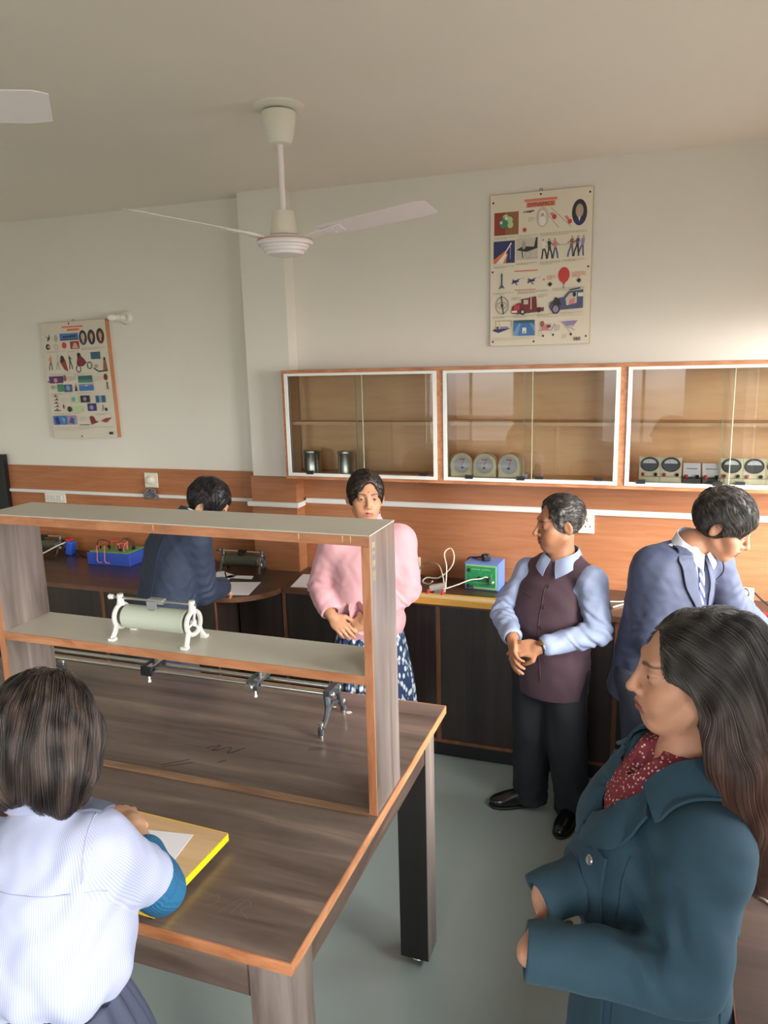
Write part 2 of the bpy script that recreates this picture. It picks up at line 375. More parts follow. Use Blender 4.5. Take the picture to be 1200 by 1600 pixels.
glass_cabinet(-.145, .8, 'right glass wall cabinet holding a row of meters', (-.05, .30, .40, .62))
# tins
ZS = CZ0+TH+.0035
for k, (x, lab) in enumerate(((-1.885, 'tin can at the left end of the left wall cabinet'), (-1.668, 'tin can by the sliding glass edge in the left wall cabinet'))):
    y = 4.0
    t = thing('tin_can', lab, 'can', (x, y, ZS), 'tin cans in the cabinet')
    part('body', MB().lathe([(.05, 0), (.052, .002), (.05, .006), (.05, .118), (.052, .122), (.05, .126)], (x, y, ZS)), M['tin'], t, smooth=35)
    part('lid', MB().lathe([(.053, .124), (.053, .134), (.048, .137), (.001, .137)], (x, y, ZS)), M['tin'], t, smooth=35)
# timer clocks
def clock(loc, label, rz):
    t = thing('timer_clock', label, 'clock', loc, 'round timer clocks')
    g = np.array(loc); Rx = rotm('X', PI/2)
    out = [(-.062, 0), (.062, 0)]+[(.062*math.cos(a), .075+.062*math.sin(a)) for a in np.linspace(0, PI, 20)]
    part('case', MB().prism(out, -.02, .06, g, Rx@np.diag([1, 1, -1])), M['cream'], t, bevel=.006)
    part('dial', MB().lathe([(.048, 0), (.048, .003), (.0001, .003)], g+V3(0, -.0195, .076), Rx), M['dialgrey'], t, smooth=35)
    part('bezel', MB().torus(g+V3(0, -.022, .076), .049, .004, R=Rx), M['cream'], t, smooth=True)
    mk = MB()
    for k in range(24):
        a = 2*PI*k/24; mk.box(g+V3(.041*math.sin(a), -.0228, .076+.041*math.cos(a)), (.0016, .0006, .006), rotm('Y', a))
    part('tick_marks', mk, M['darkgrey'], t)
    part('hand', MB().box(g+V3(.006, -.0236, .09), (.003, .001, .04), rotm('Y', .35)).box(g+V3(0, -.0236, .105), (.03, .0006, .006)), M['red'], t)
    part('knob', MB().lathe([(.006, 0), (.006, .012), (.001, .012)], g+V3(0, -.022, .06), Rx), M['darkgrey'], t, smooth=35)
    part('foot', MB().b2(g[0]-.06, g[0]+.06, g[1]-.03, g[1]+.055, g[2], g[2]+.012), M['cream'], t, bevel=.003)
    t.rotation_euler = (0, 0, rz); return t
clock((-.985, 3.985, ZS), 'cream timer clock turned sideways, leftmost of three', .45)
clock((-.852, 3.98, ZS), 'cream timer clock in the middle of the three in the cabinet', .05)
clock((-.715, 3.98, ZS), 'cream timer clock nearest the sliding glass edge in the middle cabinet', -.12)
t = thing('glass_prism', 'small clear glass prism right of the timer clocks', 'prism', (-.585, 4.0, ZS))
part('body', MB().prism([(-.03, 0), (.03, 0), (.015, .075), (-.005, .085)], -.025, .025, (-.575, 4.0, ZS), rotm('X', PI/2)@np.diag([1, 1, -1])), glass_mat('prism_glass', (.86, .88, .86, 1)), t)
part('stand', MB().b2(-.65, -.62, 3.975, 4.02, ZS, ZS+.03), M['dial'], t)
# meters
def meter(loc, label, rz=0):
    t = thing('panel_meter', label, 'meter', loc, 'cream panel meters'); g = np.array(loc); Rx = rotm('X', PI/2)
    tilt = rotm('X', -.16)
    part('base', MB().b2(g[0]-.05, g[0]+.05, g[1]-.05, g[1]+.03, g[2], g[2]+.04), M['cream'], t, bevel=.003)
    part('face_panel', MB().box(g+V3(0, -.018, .085), (.1, .012, .1), tilt), M['cream'], t, bevel=.003)
    c = g+tilt@V3(0, -.008, .022)+V3(0, -.018, .075)
    part('bezel', MB().lathe([(.042, -.002), (.042, .006), (.038, .009), (.0001, .009)], c, tilt@Rx@np.diag([1.05, .86, 1])), M['bezel'], t, smooth=35)
    half = [(.031*math.cos(a), .005+.021*math.sin(a)) for a in np.linspace(0, PI, 16)]
    part('dial', MB().prism(half, .009, .0098, c, tilt@Rx), M['dial'], t)
    mk = MB()
    for a in np.linspace(.5, PI-.5, 9): mk.box(c+tilt@V3(.025*math.cos(a), -.0102, .003+.018*math.sin(a)), (.001, .0004, .003), tilt@rotm('Y', PI/2-a))
    mk.box(c+tilt@V3(-.006, -.0104, .014), (.0008, .0004, .018), tilt@rotm('Y', -.4))
    part('scale_marks', mk, M['black'], t)
    for k, mt in ((-1, M['red']), (1, M['black'])):
        part('terminal', MB().lathe([(.006, 0), (.008, .004), (.008, .014), (.005, .018), (.0001, .018)], g+V3(.03*k, -.03, .047), rotm('X', PI/2-.3)), mt, t, smooth=35)
    t.rotation_euler = (0, 0, rz); return t
def dark_meter(loc, label):
    t = thing('desk_meter', label, 'meter', loc, 'dark desk meters'); g = np.array(loc); tl = rotm('X', -.35)
    part('base', MB().b2(g[0]-.042, g[0]+.042, g[1]-.05, g[1]+.04, g[2], g[2]+.035), M['darkgrey'], t, bevel=.003)
    part('dial', MB().box(g+V3(0, .0, .07), (.08, .01, .07), tl), M['dial'], t, bevel=.002)
    for k in (-1, 1): part('terminal', MB().lathe([(.006, 0), (.008, .004), (.008, .016), (.0001, .016)], g+V3(.025*k, -.035, .035)), M['red'] if k < 0 else M['black'], t, smooth=35)
    part('scale_marks', MB().box(g+V3(0, -.006, .078), (.05, .001, .003), tl), M['black'], t)
    return t
ym = 3.985
for x, l in ((-.012, 'cream meter at the left end of the meter row'), (.088, 'second cream meter from the left, beside the dark desk meters'), (.362, 'cream meter right beside the dark desk meters, black clip in front'),
             (.462, 'second cream meter right of the dark desk meters'), (.562, 'cream meter cut off at the right edge of the photo')):
    meter((x, ym, ZS), l)
dark_meter((.186, ym, ZS), 'dark grey desk meter left of its twin in the cabinet')
dark_meter((.274, ym, ZS), 'dark grey desk meter right of its twin in the cabinet')

# ------------------------------------------------------------------ counters along the walls
CT = .92
def worktop(name, label, poly, group=None):
    """poly in xy; top laminate slab and edging"""
    t = thing(name, label, 'worktop', (*np.mean(poly, 0), CT-.03), group)
    part('slab', MB().prism(poly, CT-.028, CT), M['counter_top'], t)
    return t
FY = 3.475; RY = 3.735; SX = .20
arc = [(-2.30+.30*math.sin(a)*1.0, RY+.02-(RY+.02-FY)*math.cos(a)) for a in np.linspace(0, PI/2, 14)]
polyL = [(XL, YW-.021), (XL, FY)]+arc+[(-2.0, PY-.016), (PX0-.014, PY-.016), (PX0-.014, YW-.021)]
tL = worktop('worktop', 'brown worktop with a rounded corner along the left wall', polyL)
mb = MB(); fr = [(XL, FY)]+arc
for (a, b) in zip(fr[:-1], fr[1:]):
    d = np.array(b)-a; n = np.array([d[1], -d[0]])/np.hypot(*d)*.004
    v = [(*a, CT-.03), (*b, CT-.03), (*b, CT-.0005), (*a, CT-.0005)]; w = [(p[0]+n[0], p[1]+n[1], p[2]) for p in v]
    mb.add(v+w, [(4, 5, 6, 7), (0, 1, 5, 4), (3, 7, 6, 2), (0, 4, 7, 3), (1, 2, 6, 5)])
part('edge_band', mb, M['edge_brown'], tL)
polyR = [(-1.998, RY), (SX+.001, RY), (SX+.001, YW-.021), (PX1+.013, YW-.021), (PX1+.013, PY-.016), (-1.998, PY-.016)]
tR = worktop('worktop', 'brown worktop under the glass wall cabinets', polyR)
part('edge_band', MB().b2(-1.998, SX, RY-.004, RY, CT-.03, CT-.0005), M['edge_brown'], tR)
polyS = [(SX+.003, .75), (XR-.001, .75), (XR-.001, YW-.021), (SX+.003, YW-.021)]
tS = worktop('worktop', 'brown worktop along the window wall behind the woman in teal', polyS)
part('edge_band', MB().b2(SX-.001, SX+.003, .75, RY-.006, CT-.03, CT-.0005), M['edge_brown'], tS)
def base_cabinet(x0, x1, yf, yb, label, group):
    t = thing('base_cabinet', label, 'cabinet', ((x0+x1)/2, (yf+yb)/2, 0), group)
    part('carcass', MB().b2(x0+.012, x1-.012, yf+.012, yb, .09, CT-.0305), M['counter_front'], t)
    part('plinth', MB().b2(x0, x1, yf+.02, yb, 0, .09), M['black'], t)
    part('upright_strip', MB().b2(x0, x0+.022, yf-.002, yf+.014, .09, CT-.0305), M['strip'], t)
    part('upright_strip', MB().b2(x1-.004, x1, yf, yf+.014, .09, CT-.0305), M['strip'], t)
    part('bottom_strip', MB().b2(x0+.022, x1-.004, yf-.001, yf+.014, .088, .108), M['strip'], t)
    part('door', MB().b2(x0+.024, x1-.006, yf+.002, yf+.0115, .112, CT-.034), M['counter_front'], t)
    return t
for x0, x1, l in ((-2.0, -1.07, 'dark base cabinet behind the woman in pink'), (-1.069, -.14, 'dark base cabinet behind the man in the waistcoat'), (-.139, .198, 'dark base cabinet behind the boy in the blue blazer')):
    base_cabinet(x0, x1, RY+.012, YW-.03 if x0 > -1.9 else PY-.03, l, 'dark base cabinets under the back worktop')
for x0, x1, l in ((-4.66, -3.87, 'dark base cabinet at the far left end, hidden by the shelf end'), (-3.869, -3.08, 'dark base cabinet below the blue kit on the left worktop'), (-3.079, -2.29, 'dark base cabinet in front of the boy in navy')):
    base_cabinet(x0, x1, FY+.012, YW-.03, l, 'dark base cabinets under the left worktop')
t = thing('corner_cabinet', 'recessed dark cabinet under the rounded worktop corner', 'cabinet', (-2.15, 3.9, 0))
part('door', MB().b2(-2.286, -2.004, 3.74, PY-.03, .09, CT-.0305), M['counter_front'], t)
part('plinth', MB().b2(-2.286, -2.004, 3.755, PY-.03, 0, .09), M['black'], t)
t = thing('base_cabinet', 'dark base cabinet run along the window wall', 'cabinet', ((SX+XR)/2, 2.4, 0))
part('carcass', MB().b2(SX+.03, XR-.002, .8, 3.73, .09, CT-.0305), M['counter_front'], t)
part('plinth', MB().b2(SX+.04, XR-.002, .8, 3.73, 0, .09), M['black'], t)
for k in range(4):
    part('door', MB().b2(SX+.012, SX+.029, .82+.72*k, 1.52+.72*k, .1, CT-.034), M['counter_front'], t)

# ------------------------------------------------------------------ island table and its shelf unit
TX0, TX1, TY0, TY1, TT = -2.75, -.69, 1.242, 2.54, .92
t = thing('lab_table', 'big dark laminate laboratory table with orange wooden edging', 'table', ((TX0+TX1)/2, (TY0+TY1)/2, 0))
part('table_top', MB().b2(TX0+.004, TX1-.004, TY0+.004, TY1-.004, TT-.027, TT), M['lam_x'], t)
for ya in (TY0, TY1-.004): part('edge_trim', MB().b2(TX0, TX1, ya, ya+.004, TT-.029, TT+.0006), M['edge'], t)
es = wood('wood_edging_side', [rgb(158, 102, 68), rgb(194, 134, 94), rgb(212, 156, 116)], (25, 6, 25), .4, 1.2)
for xa in (TX0, TX1-.004): part('edge_trim', MB().b2(xa, xa+.004, TY0+.004, TY1-.004, TT-.029, TT+.0006), es, t)
LW = .105
for lx in (TX0+.004, TX1-.004-LW):
    for ly in (TY0+.004, 2.27):
        lg = part('leg', MB().b2(lx, lx+LW, ly, ly+LW, .035, TT-.0275).b2(lx-.001, lx+LW+.001, ly+.002, ly+LW-.002, .034, .036), M['lam_z'] if ly < 2 else M['black_leg'], t)
        fx, fy = lx+LW/2, ly+LW/2
        part('foot', MB().lathe([(.024, 0), (.026, .004), (.02, .012), (.007, .016), (.007, .036)], (fx, fy, 0)), M['steel'], lg, smooth=35)
part('leg_facing', MB().b2(TX1-.0045, TX1-.002, 2.271, 2.27+LW-.001, .036, TT-.03), M['lam_z'], t)
for yy in (TY0+.01, 2.33): part('apron', MB().b2(TX0+.11, TX1-.11, yy, yy+.018, .798, TT-.0275), M['lam_x'], t)
for xx in (TX0+.006, TX1-.024): part('apron', MB().b2(xx, xx+.018, TY0+.11, 2.269, .828, TT-.0275), M['lam_y'], t)

SY0, SY1, SXL, SXR, ST = 1.806, 2.012, -2.035, -.697, 1.742
t = thing('shelf_unit', 'two-level shelf unit with grey shelves standing on the laboratory table', 'shelf', ((SXL+SXR)/2, (SY0+SY1)/2, TT))
pn = .024
for x in (SXL, SXR-pn):
    p = part('side_panel', MB().b2(x, x+pn, SY0+.004, SY1, TT+.0007, ST-.0005), M['lam_z'], t)
    part('edge_trim', MB().b2(x, x+pn, SY0, SY0+.004, TT+.0007, ST-.028), M['edge_v'], p)
for nm, z in (('top_board', ST), ('shelf_board', 1.345)):
    xa, xb = (SXL, SXR) if nm == 'top_board' else (SXL+pn+.0005, SXR-pn-.0005)
    if nm == 'top_board': p = part(nm, MB().b2(xa, xb, SY0+.004, SY1+.001, z, z+.003).b2(xa+pn+.0005, xb-pn-.0005, SY0+.004, SY1, z-.026, z), M['grey_lam'], t)
    else: p = part(nm, MB().b2(xa, xb, SY0+.004, SY1, z-.026, z), M['grey_lam'], t)
    part('edge_trim', MB().b2(xa, xb, SY0, SY0+.0038, z-.027, z-.0003), M['edge'], p)
    if nm == 'top_board':
        ck = MB()
        for cx in (-.905, -.775, -.752, -1.38): ck.poly([(cx, SY0-.0004, ST-.002), (cx+.004, SY0-.0004, ST-.001), (cx+.0025, SY0-.0004, ST-.017), (cx+.001, SY0-.0004, ST-.022)])
        part('chipped_patch', ck, M['scale'], p)
part('bottom_rail', MB().b2(-1.80, SXR-pn-.0, SY0-.008, SY0+.017, TT+.0007, TT+.008), wood('worn_rail', [rgb(98, 72, 56), rgb(128, 98, 74), rgb(150, 118, 90)], (4, 25, 25), .4, 1.2), t)
ck = MB()
for dz, w, h in ((.02, .006, .018), (.045, .004, .012), (.07, .005, .02), (.1, .003, .03)):
    for s in (-1, 1): ck.poly([(SXR+.0005, SY0+.03+s*.006-w/2, ST-dz), (SXR+.0005, SY0+.03+s*.006+w/2, ST-dz-.002), (SXR+.0005, SY0+.03+s*.006+w/3, ST-dz-h), (SXR+.0005, SY0+.03+s*.006-w/3, ST-dz-h+.003)])
part('chipped_patch', ck, M['scale'], t)

# ------------------------------------------------------------------ rheostats
def rheostat(name, loc, rz, mats, label, length=.27, sc=1.):
    t = thing(name, label, 'rheostat', loc); g = np.array(loc); L = length/2; Ry = rotm('Y', PI/2)
    cz = .066
    part('coil', MB().lathe([(.036, -L+.02), (.038, -L+.022), (.038, L-.022), (.036, L-.02)], g+V3(0, 0, cz), Ry), mats[0], t, smooth=35)
    for za in (-L+.006, L-.022): part('core_ring', MB().lathe([(.03, za), (.03, za+.016)], g+V3(0, 0, cz), Ry), mats[3], t, smooth=35)
    for s in (-1, 1):
        mb = MB(); x = s*L; R = Ry
        mb.torus(g+V3(x, 0, cz), .037, .008, 32, 8, R=Ry)
        for a in (0.3, 2.4, 4.5): mb.tube([g+V3(x, 0, cz), g+V3(x, .036*math.sin(a), cz+.036*math.cos(a))], .0045, 6)
        mb.lathe([(.011, -.005), (.011, .005)], g+V3(x, 0, cz), Ry, 16)
        for q in (-1, 1):
            mb.tube(spline([g+V3(x, q*.030, cz-.022), g+V3(x, q*.037, cz-.040), g+V3(x+s*.002, q*.046, .012), g+V3(x+s*.004, q*.054, .0025)], 4), [.009]*8+[.0085]*3+[.0085, .0085], 8, flat=.8)
            mb.b2(g[0]+x-.009, g[0]+x+.011, g[1]+q*.054-.011, g[1]+q*.054+.009, g[2], g[2]+.009)
        mb.tube([g+V3(x, 0, cz+.036), g+V3(x, 0, cz+.05), g+V3(x, 0, cz+.072)], [.014, .011, .010], 12)
        part('stand', mb, mats[1], t, smooth=40)
    part('slider_rod', MB().cyl(g+V3(-L-.035, 0, cz+.06), g+V3(L+.012, 0, cz+.06), .0042, n=12), M['steel'], t, smooth=35)
    part('terminal_knob', MB().lathe([(.006, 0), (.009, .004), (.008, .016), (.004, .02)], g+V3(-L-.045, 0, cz+.06), Ry), mats[1], t, smooth=35)
    part('slider', MB().box(g+V3(.005, 0, cz+.06), (.055, .022, .016)).box(g+V3(-.005, -.014, cz+.048), (.036, .005, .028)).prism([(-.012, 0), (.012, 0), (0, -.022)], -.004, .004, g+V3(-.005, -.016, cz+.036), rotm('X', PI/2)), mats[2], t, bevel=.001)
    t.rotation_euler = (0, 0, rz); t.scale = (sc, sc, sc); return t
rheostat('rheostat', (-1.462, 1.895, 1.3452), 0, (M['pale_green'], M['white_cast'], plain('pale_grey_slider', rgb(158, 160, 160), .4, metal=.3), M['darkgrey']), 'white framed rheostat with pale coil on the grey shelf')
rheostat('rheostat', (-2.40, 4.0, CT), .02, (M['dark_coil'], M['grey_metal'], M['black'], M['scale']), 'dark rheostat lying on the left worktop beside the boy in navy', .27)
rheostat('rheostat', (-4.02, 4.05, CT), .05, (M['dark_coil'], M['grey_metal'], M['black'], M['scale']), 'dark rheostat partly hidden by the shelf end, near the blue tag', .27)

# ------------------------------------------------------------------ optical bench
t = thing('optical_bench', 'metal optical bench with two long rods on the laboratory table', 'optical bench', (-1.64, 2.28, TT))
BZ = 1.052
for y in (2.25, 2.31): part('rail', MB().cyl((-2.335, y, BZ), (-1.045, y, BZ), .008, n=12), M['steel'], t, smooth=35)
def end_stand(x, s):
    mb = MB().b2(x-.012, x+.012, 2.232, 2.328, BZ-.018, BZ+.016)
    for q in (-1, 1):
        c = 2.28
        mb.tube(spline([(x, c+q*.042, BZ-.005), (x+s*.004, c+q*.05, BZ-.03), (x+s*.004, c+q*.062, BZ-.07), (x, c+q*.092, TT+.03), (x, c+q*.1, TT+.02)], 5), [.012]*6+[.010]*6+[.009]*8+[.009], 8)
        mb.cyl((x, c+q*.1, TT+.012), (x, c+q*.1, TT+.034), .012, .012, 12)
    mb.tube([(x, 2.24, BZ-.06), (x, 2.28, BZ-.045), (x, 2.32, BZ-.06)], .008, 8)
    p = part('end_stand', mb, M['grey_metal'], t, smooth=40)
    for q in (-1, 1): part('levelling_screw', MB().lathe([(.006, 0), (.006, .012), (.003, .013), (.003, .045), (.009, .046), (.009, .056), (.001, .056)], (x, 2.28+q*.1, TT+.0003)), M['steel'], p, smooth=35)
    for y in (2.25, 2.31): part('rod_nut', MB().lathe([(.011, 0), (.011, .01), (.006, .012), (.006, .016), (.0001, .016)], (x+s*.012, y, BZ), rotm('Y', s*PI/2)), M['steel'], p, smooth=35)
end_stand(-1.04, 1); end_stand(-2.34, -1)
def carriage(x, knob):
    p = part('carriage', MB().b2(x-.024, x+.024, 2.225, 2.335, BZ+.009, BZ+.022).b2(x-.022, x+.022, 2.222, 2.236, BZ-.014, BZ+.02).lathe([(.011, .02), (.011, .06), (.008, .06), (.008, .022)], (x, 2.285, BZ)), M['grey_metal'] if knob else M['black'], t, bevel=.001)
    part('carriage_plate', MB().b2(x+.006, x+.026, 2.228, 2.345, BZ+.022, BZ+.026), M['steel'], p)
    if knob:
        part('knob', MB().lathe([(.016, 0), (.016, .01), (.013, .013), (.0001, .013)], (x-.006, 2.222, BZ), rotm('X', PI/2)), M['steel'], p, smooth=35)
    part('clamp_screw', MB().lathe([(.004, 0), (.004, -.02), (.006, -.021), (.006, -.028), (.0001, -.028)], (x+.01, 2.23, BZ-.012)), M['white_cast'], p, smooth=35)
carriage(-1.79, False); carriage(-1.33, True)

# ------------------------------------------------------------------ drawing board, paper
t = thing('drawing_board', 'pale wooden drawing board with yellow edges in front of the girl', 'board', (-1.19, 1.4, TT))
db = [(-1.345, 1.262), (-1.045, 1.250), (-1.035, 1.556), (-1.335, 1.568)]
part('panel', MB().prism(db, .9402, .9600), M['board_wood'], t)
mb = MB(); cen = np.mean(db, 0)
for i in range(4):
    a = np.array(db[i]); b = np.array(db[(i+1) % 4]); d = (b-a)/np.linalg.norm(b-a); n = np.array([d[1], -d[0]])
    q = [a, b, b+n*.003, a+n*.003]; mb.prism([tuple(v) for v in q], .9402, .9600)
part('edge_band', mb, M['yellow'], t)
for (fx, fy) in ((-1.06, 1.53), (-1.325, 1.545), (-1.32, 1.285), (-1.07, 1.275)): part('foot', MB().cyl((fx, fy, TT), (fx, fy, .9402), .012, n=14), M['black'], t)
single('paper_sheet', MB().prism([(-1.285, 1.50), (-1.12, 1.523), (-1.105, 1.40), (-1.265, 1.37)], .9603, .9612), M['paper'], 'white paper sheet on the drawing board under the girl\'s hand', 'paper')
# worn marks on the table top: flakes of paint and ink scribbles
fl = [((-1.05, 2.40), .012), ((-1.02, 2.385), .016), ((-.93, 2.42), .008), ((-.915, 2.40), .006), ((-.90, 2.36), .005), ((-.86, 2.40), .007), ((-.85, 2.34), .005), ((-1.09, 2.41), .010)]
for (fx, fy), r in fl:
    pass
mb = MB()
for (fx, fy), r in fl:
    k = 6; ph = RNG.uniform(0, 6); mb.prism([(fx+r*RNG.uniform(.5, 1)*math.cos(ph+2*PI*i/k), fy+r*RNG.uniform(.4, .8)*math.sin(ph+2*PI*i/k)) for i in range(k)], TT+.0003, TT+.0014)
o = single('paint_flakes', mb, M['chip'], 'small pale paint flakes scattered on the table below the optical bench', 'paint flakes'); o['kind'] = 'stuff'
mb = MB()
def scrib(pts, w=.0016):
    P = [(x, y, TT+.0004) for x, y in pts]; mb.tube(spline(P, 4), w, 5, flat=.2)
scrib([(-1.39, 2.0), (-1.35, 2.03), (-1.36, 1.99), (-1.31, 2.03), (-1.30, 1.99), (-1.26, 2.04)])
scrib([(-1.47, 1.86), (-1.40, 1.92)]); scrib([(-1.46, 1.85), (-1.38, 1.905)]); scrib([(-1.05, 2.10), (-1.0, 2.12)]); scrib([(-1.05, 2.09), (-1.0, 2.105)])
scrib([(-1.30, 1.93), (-1.28, 1.95)])
tb = bpy.data.objects['lab_table']
part('ink_scribble', mb, M['stain'], tb)
mb = MB()
scrib([(-.885+.04*math.cos(a), 1.74+.022*math.sin(a)) for a in np.linspace(0, 6.1, 14)], .0008)
scrib([(-.97, 1.345), (-.95, 1.36), (-.96, 1.385), (-.98, 1.37)], .0007); scrib([(-.93, 1.33), (-.90, 1.39)], .0007); scrib([(-.90, 1.335), (-.885, 1.39), (-.865, 1.375), (-.88, 1.355), (-.85, 1.335)], .0007)
part('pale_scratch', mb, plain('pale_scratch_mark', rgb(120, 108, 100), .5), tb)

# ------------------------------------------------------------------ things on the left and back worktops
t = thing('circuit_kit', 'blue box kit with green top and tangled red wires on the left worktop', 'circuit kit', (-3.34, 3.985, CT))
g = V3(-3.34, 3.985, CT); R = rotm('Z', .04)
part('case', MB().box(g+V3(0, 0, .042), (.33, .21, .084), R), M['blue_kit'], t, bevel=.004)
part('green_panel', MB().box(g+V3(0, 0, .086), (.30, .185, .004), R), M['green_kit'], t)
for k in range(9):
    x, y = -.13+.032*k+RNG.uniform(-.008, .008), RNG.uniform(-.07, .07)
    part('terminal', MB().lathe([(.006, 0), (.008, .003), (.008, .016), (.005, .02), (.0001, .02)], g+V3(x, y, .088)), M['red'] if k % 2 else M['black'], t, smooth=35)
for k in range(9):
    a = g+V3(RNG.uniform(-.13, .13), RNG.uniform(-.07, .05), .092); b = g+V3(RNG.uniform(-.13, .13), RNG.uniform(-.08, .06), .092)
    h = RNG.uniform(.04, .08); c = (a+b)/2+V3(RNG.uniform(-.03, .03), RNG.uniform(-.05, .02), h)
    part('jumper_wire', MB().tube(spline([a, a+V3(0, 0, h*.7), c, b+V3(0, 0, h*.6), b], 6), .0028, 6), (M['wire_pink'], M['wire_red'], M['wire_black'])[k % 3], t, smooth=True)
for k, x in enumerate((-.10, -.04)):
    part('jumper_wire', MB().tube(spline([g+V3(x, -.05, .09), g+V3(x+.02, -.1, .13), g+V3(x+.03, -.118, .07), g+V3(x+.035, -.125, .03), g+V3(x+.06, -.11, .02)], 6), .0028, 6), M['wire_pink'], t, smooth=True)
t = thing('adaptor_plug', 'bright blue plug-in adaptor standing left of the blue kit', 'adaptor', (-3.80, 4.06, CT))
part('body', MB().box((-3.80, 4.06, CT+.05), (.055, .06, .1), rotm('Y', .12)), plain('bright_blue_plastic', rgb(48, 92, 200), .3), t, bevel=.012)
part('cap', MB().box((-3.806, 4.06, CT+.106), (.04, .04, .014), rotm('Y', .12)), M['red'], t, bevel=.004)
cable('power_cable', [(-3.83, 4.05, CT+.09), (-3.87, 4.0, CT+.07), (-3.93, 3.92, CT+.03), (-3.96, 3.85, CT+.006), (-4.02, 3.80, CT+.005)], .005, M['wire_white'], 'grey white cord running from the blue adaptor to the left', 'cord')
cable('power_cable', [(-3.77, 4.07, CT+.03), (-3.72, 4.06, CT+.006), (-3.64, 4.02, CT+.006), (-3.56, 4.08, CT+.006), (-3.52, 4.1, CT+.012)], .0045, M['wire_black'], 'black cord lying between the adaptor and the blue kit', 'cord')
def sheet(poly, z, label, group='loose paper sheets'):
    return single('paper_sheet', MB().prism(poly, z, z+.0012), M['paper'], label, 'paper', group)
sheet([(-2.40, 3.74), (-2.165, 3.80), (-2.11, 3.555), (-2.36, 3.50)], CT+.0004, 'white paper sheet under the writing hand of the boy in navy')
sheet([(-2.54, 3.72), (-2.54, 3.96), (-2.38, 3.88), (-2.41, 3.60)], CT+.0018, 'white paper sheet folded up beside the boy in navy\'s wrist')
sheet([(-2.44, 3.82), (-2.42, 3.88), (-2.27, 3.90), (-2.25, 3.84)], CT+.0018, 'small grey paper slip in front of the dark rheostat', 'loose paper sheets')
sheet([(-1.95, 3.76), (-1.995, 4.02), (-1.78, 4.05), (-1.74, 3.78)], CT+.0004, 'white paper sheet on the worktop left of the woman in pink')
# potentiometer board with yellow front edge
t = thing('metre_bridge', 'long wooden metre bridge with ochre edge on the back worktop', 'metre bridge', (-.95, 3.72, CT))
part('board', MB().b2(-1.30, -.63, 3.68, 3.79, CT, CT+.024), M['scale'], t)
part('front_edge', MB().b2(-1.30, -.63, 3.674, 3.68, CT, CT+.03), M['ochre'], t)
part('metal_strip', MB().b2(-1.28, -.65, 3.765, 3.78, CT+.024, CT+.028).b2(-1.28, -.65, 3.694, 3.70, CT+.024, CT+.027), M['ochre'], t)
for x in (-1.12, -1.04): part('terminal', MB().lathe([(.008, 0), (.009, .01), (.008, .025), (.0001, .025)], (x, 3.77, CT+.026)), M['red'], t, smooth=35)
for x in (-.672, -.655): part('terminal', MB().lathe([(.008, 0), (.009, .01), (.008, .028), (.0001, .028)], (x, 3.74+ (x+.672), CT+.024)), M['red'], t, smooth=35)
t = thing('power_supply', 'blue power supply box with green front panel on the back worktop', 'power supply', (-.865, 4.05, CT))
g = V3(-.868, 4.055, CT); R = rotm('Z', -.06)
part('case', MB().box(g+V3(0, 0, .078), (.195, .15, .155), R), M['blue_box'], t, bevel=.004)
part('front_panel', MB().box(g+R@V3(0, -.0765, .078), (.178, .004, .137), R), M['lightgreen'], t)
part('panel_print', MB().box(g+R@V3(0, -.079, .08), (.164, .002, .118), R), M['green_pcb'], t)
mbw = MB()
for (x, z, w, h) in ((-.03, .122, .05, .004), (.03, .122, .05, .004), (.06, .075, .003, .05), (0, .045, .09, .003)): mbw.box(g+R@V3(x, -.0803, z), (w, .001, h), R)
part('printed_line', mbw, M['lightgreen'], t)
for (x, z, mt) in ((-.068, .115, 'black'), (-.072, .025, 'black'), (-.045, .022, 'darkgrey'), (.045, .07, 'black'), (.05, .05, 'darkgrey'), (-.01, .072, 'black')):
    part('knob', MB().lathe([(.010, 0), (.010, .01), (.006, .016), (.0001, .016)], g+R@V3(x, -.080, z), R@rotm('X', PI/2)), M[mt], t, smooth=35)
part('terminal', MB().lathe([(.006, 0), (.006, .014), (.0001, .014)], g+R@V3(.07, -.080, .055), R@rotm('X', PI/2)), M['dial'], t, smooth=35)
t = thing('mains_plug', 'black mains plug lying on top of the blue power supply box', 'plug', (-.86, 4.05, CT+.1556))
part('body', MB().box((-.86, 4.05, CT+.1556+.018), (.045, .05, .036), rotm('Z', .5)), M['black'], t, bevel=.008)
part('pin', MB().cyl((-.845, 4.03, CT+.185), (-.835, 4.02, CT+.203), .004).cyl((-.872, 4.045, CT+.185), (-.862, 4.035, CT+.203), .004), M['steel'], t)
cable('power_cable', [(-.88, 4.06, CT+.175), (-.92, 4.08, CT+.163), (-.98, 4.12, CT+.14), (-.99, 4.14, CT+.05), (-1.0, 4.13, CT+.01)], .005, M['wire_black'], 'black cord of the mains plug on the power supply', 'cord')
cable('signal_wire', [(-1.285, 4.15, .97), (-1.22, 4.08, 1.03), (-1.12, 3.98, 1.05), (-1.07, 3.9, 1.0), (-1.055, 3.85, .95), (-1.05, 3.80, CT+.03)], .004, M['wire_white'], 'white wire arching from the wall socket to the metre bridge', 'wire')
cable('signal_wire', [(-1.12, 3.86, .99), (-1.15, 3.88, .965), (-1.19, 3.9, .97), (-1.17, 3.92, .99), (-1.10, 3.92, .995), (-1.03, 3.93, 1.06), (-1.02, 3.95, 1.12), (-1.045, 3.97, 1.155), (-1.075, 3.95, 1.13), (-1.05, 3.9, 1.06), (-1.04, 3.84, .98), (-1.035, 3.80, CT+.03)], .004, M['wire_white'], 'white wire twisted into an upright loop above the metre bridge', 'wire')
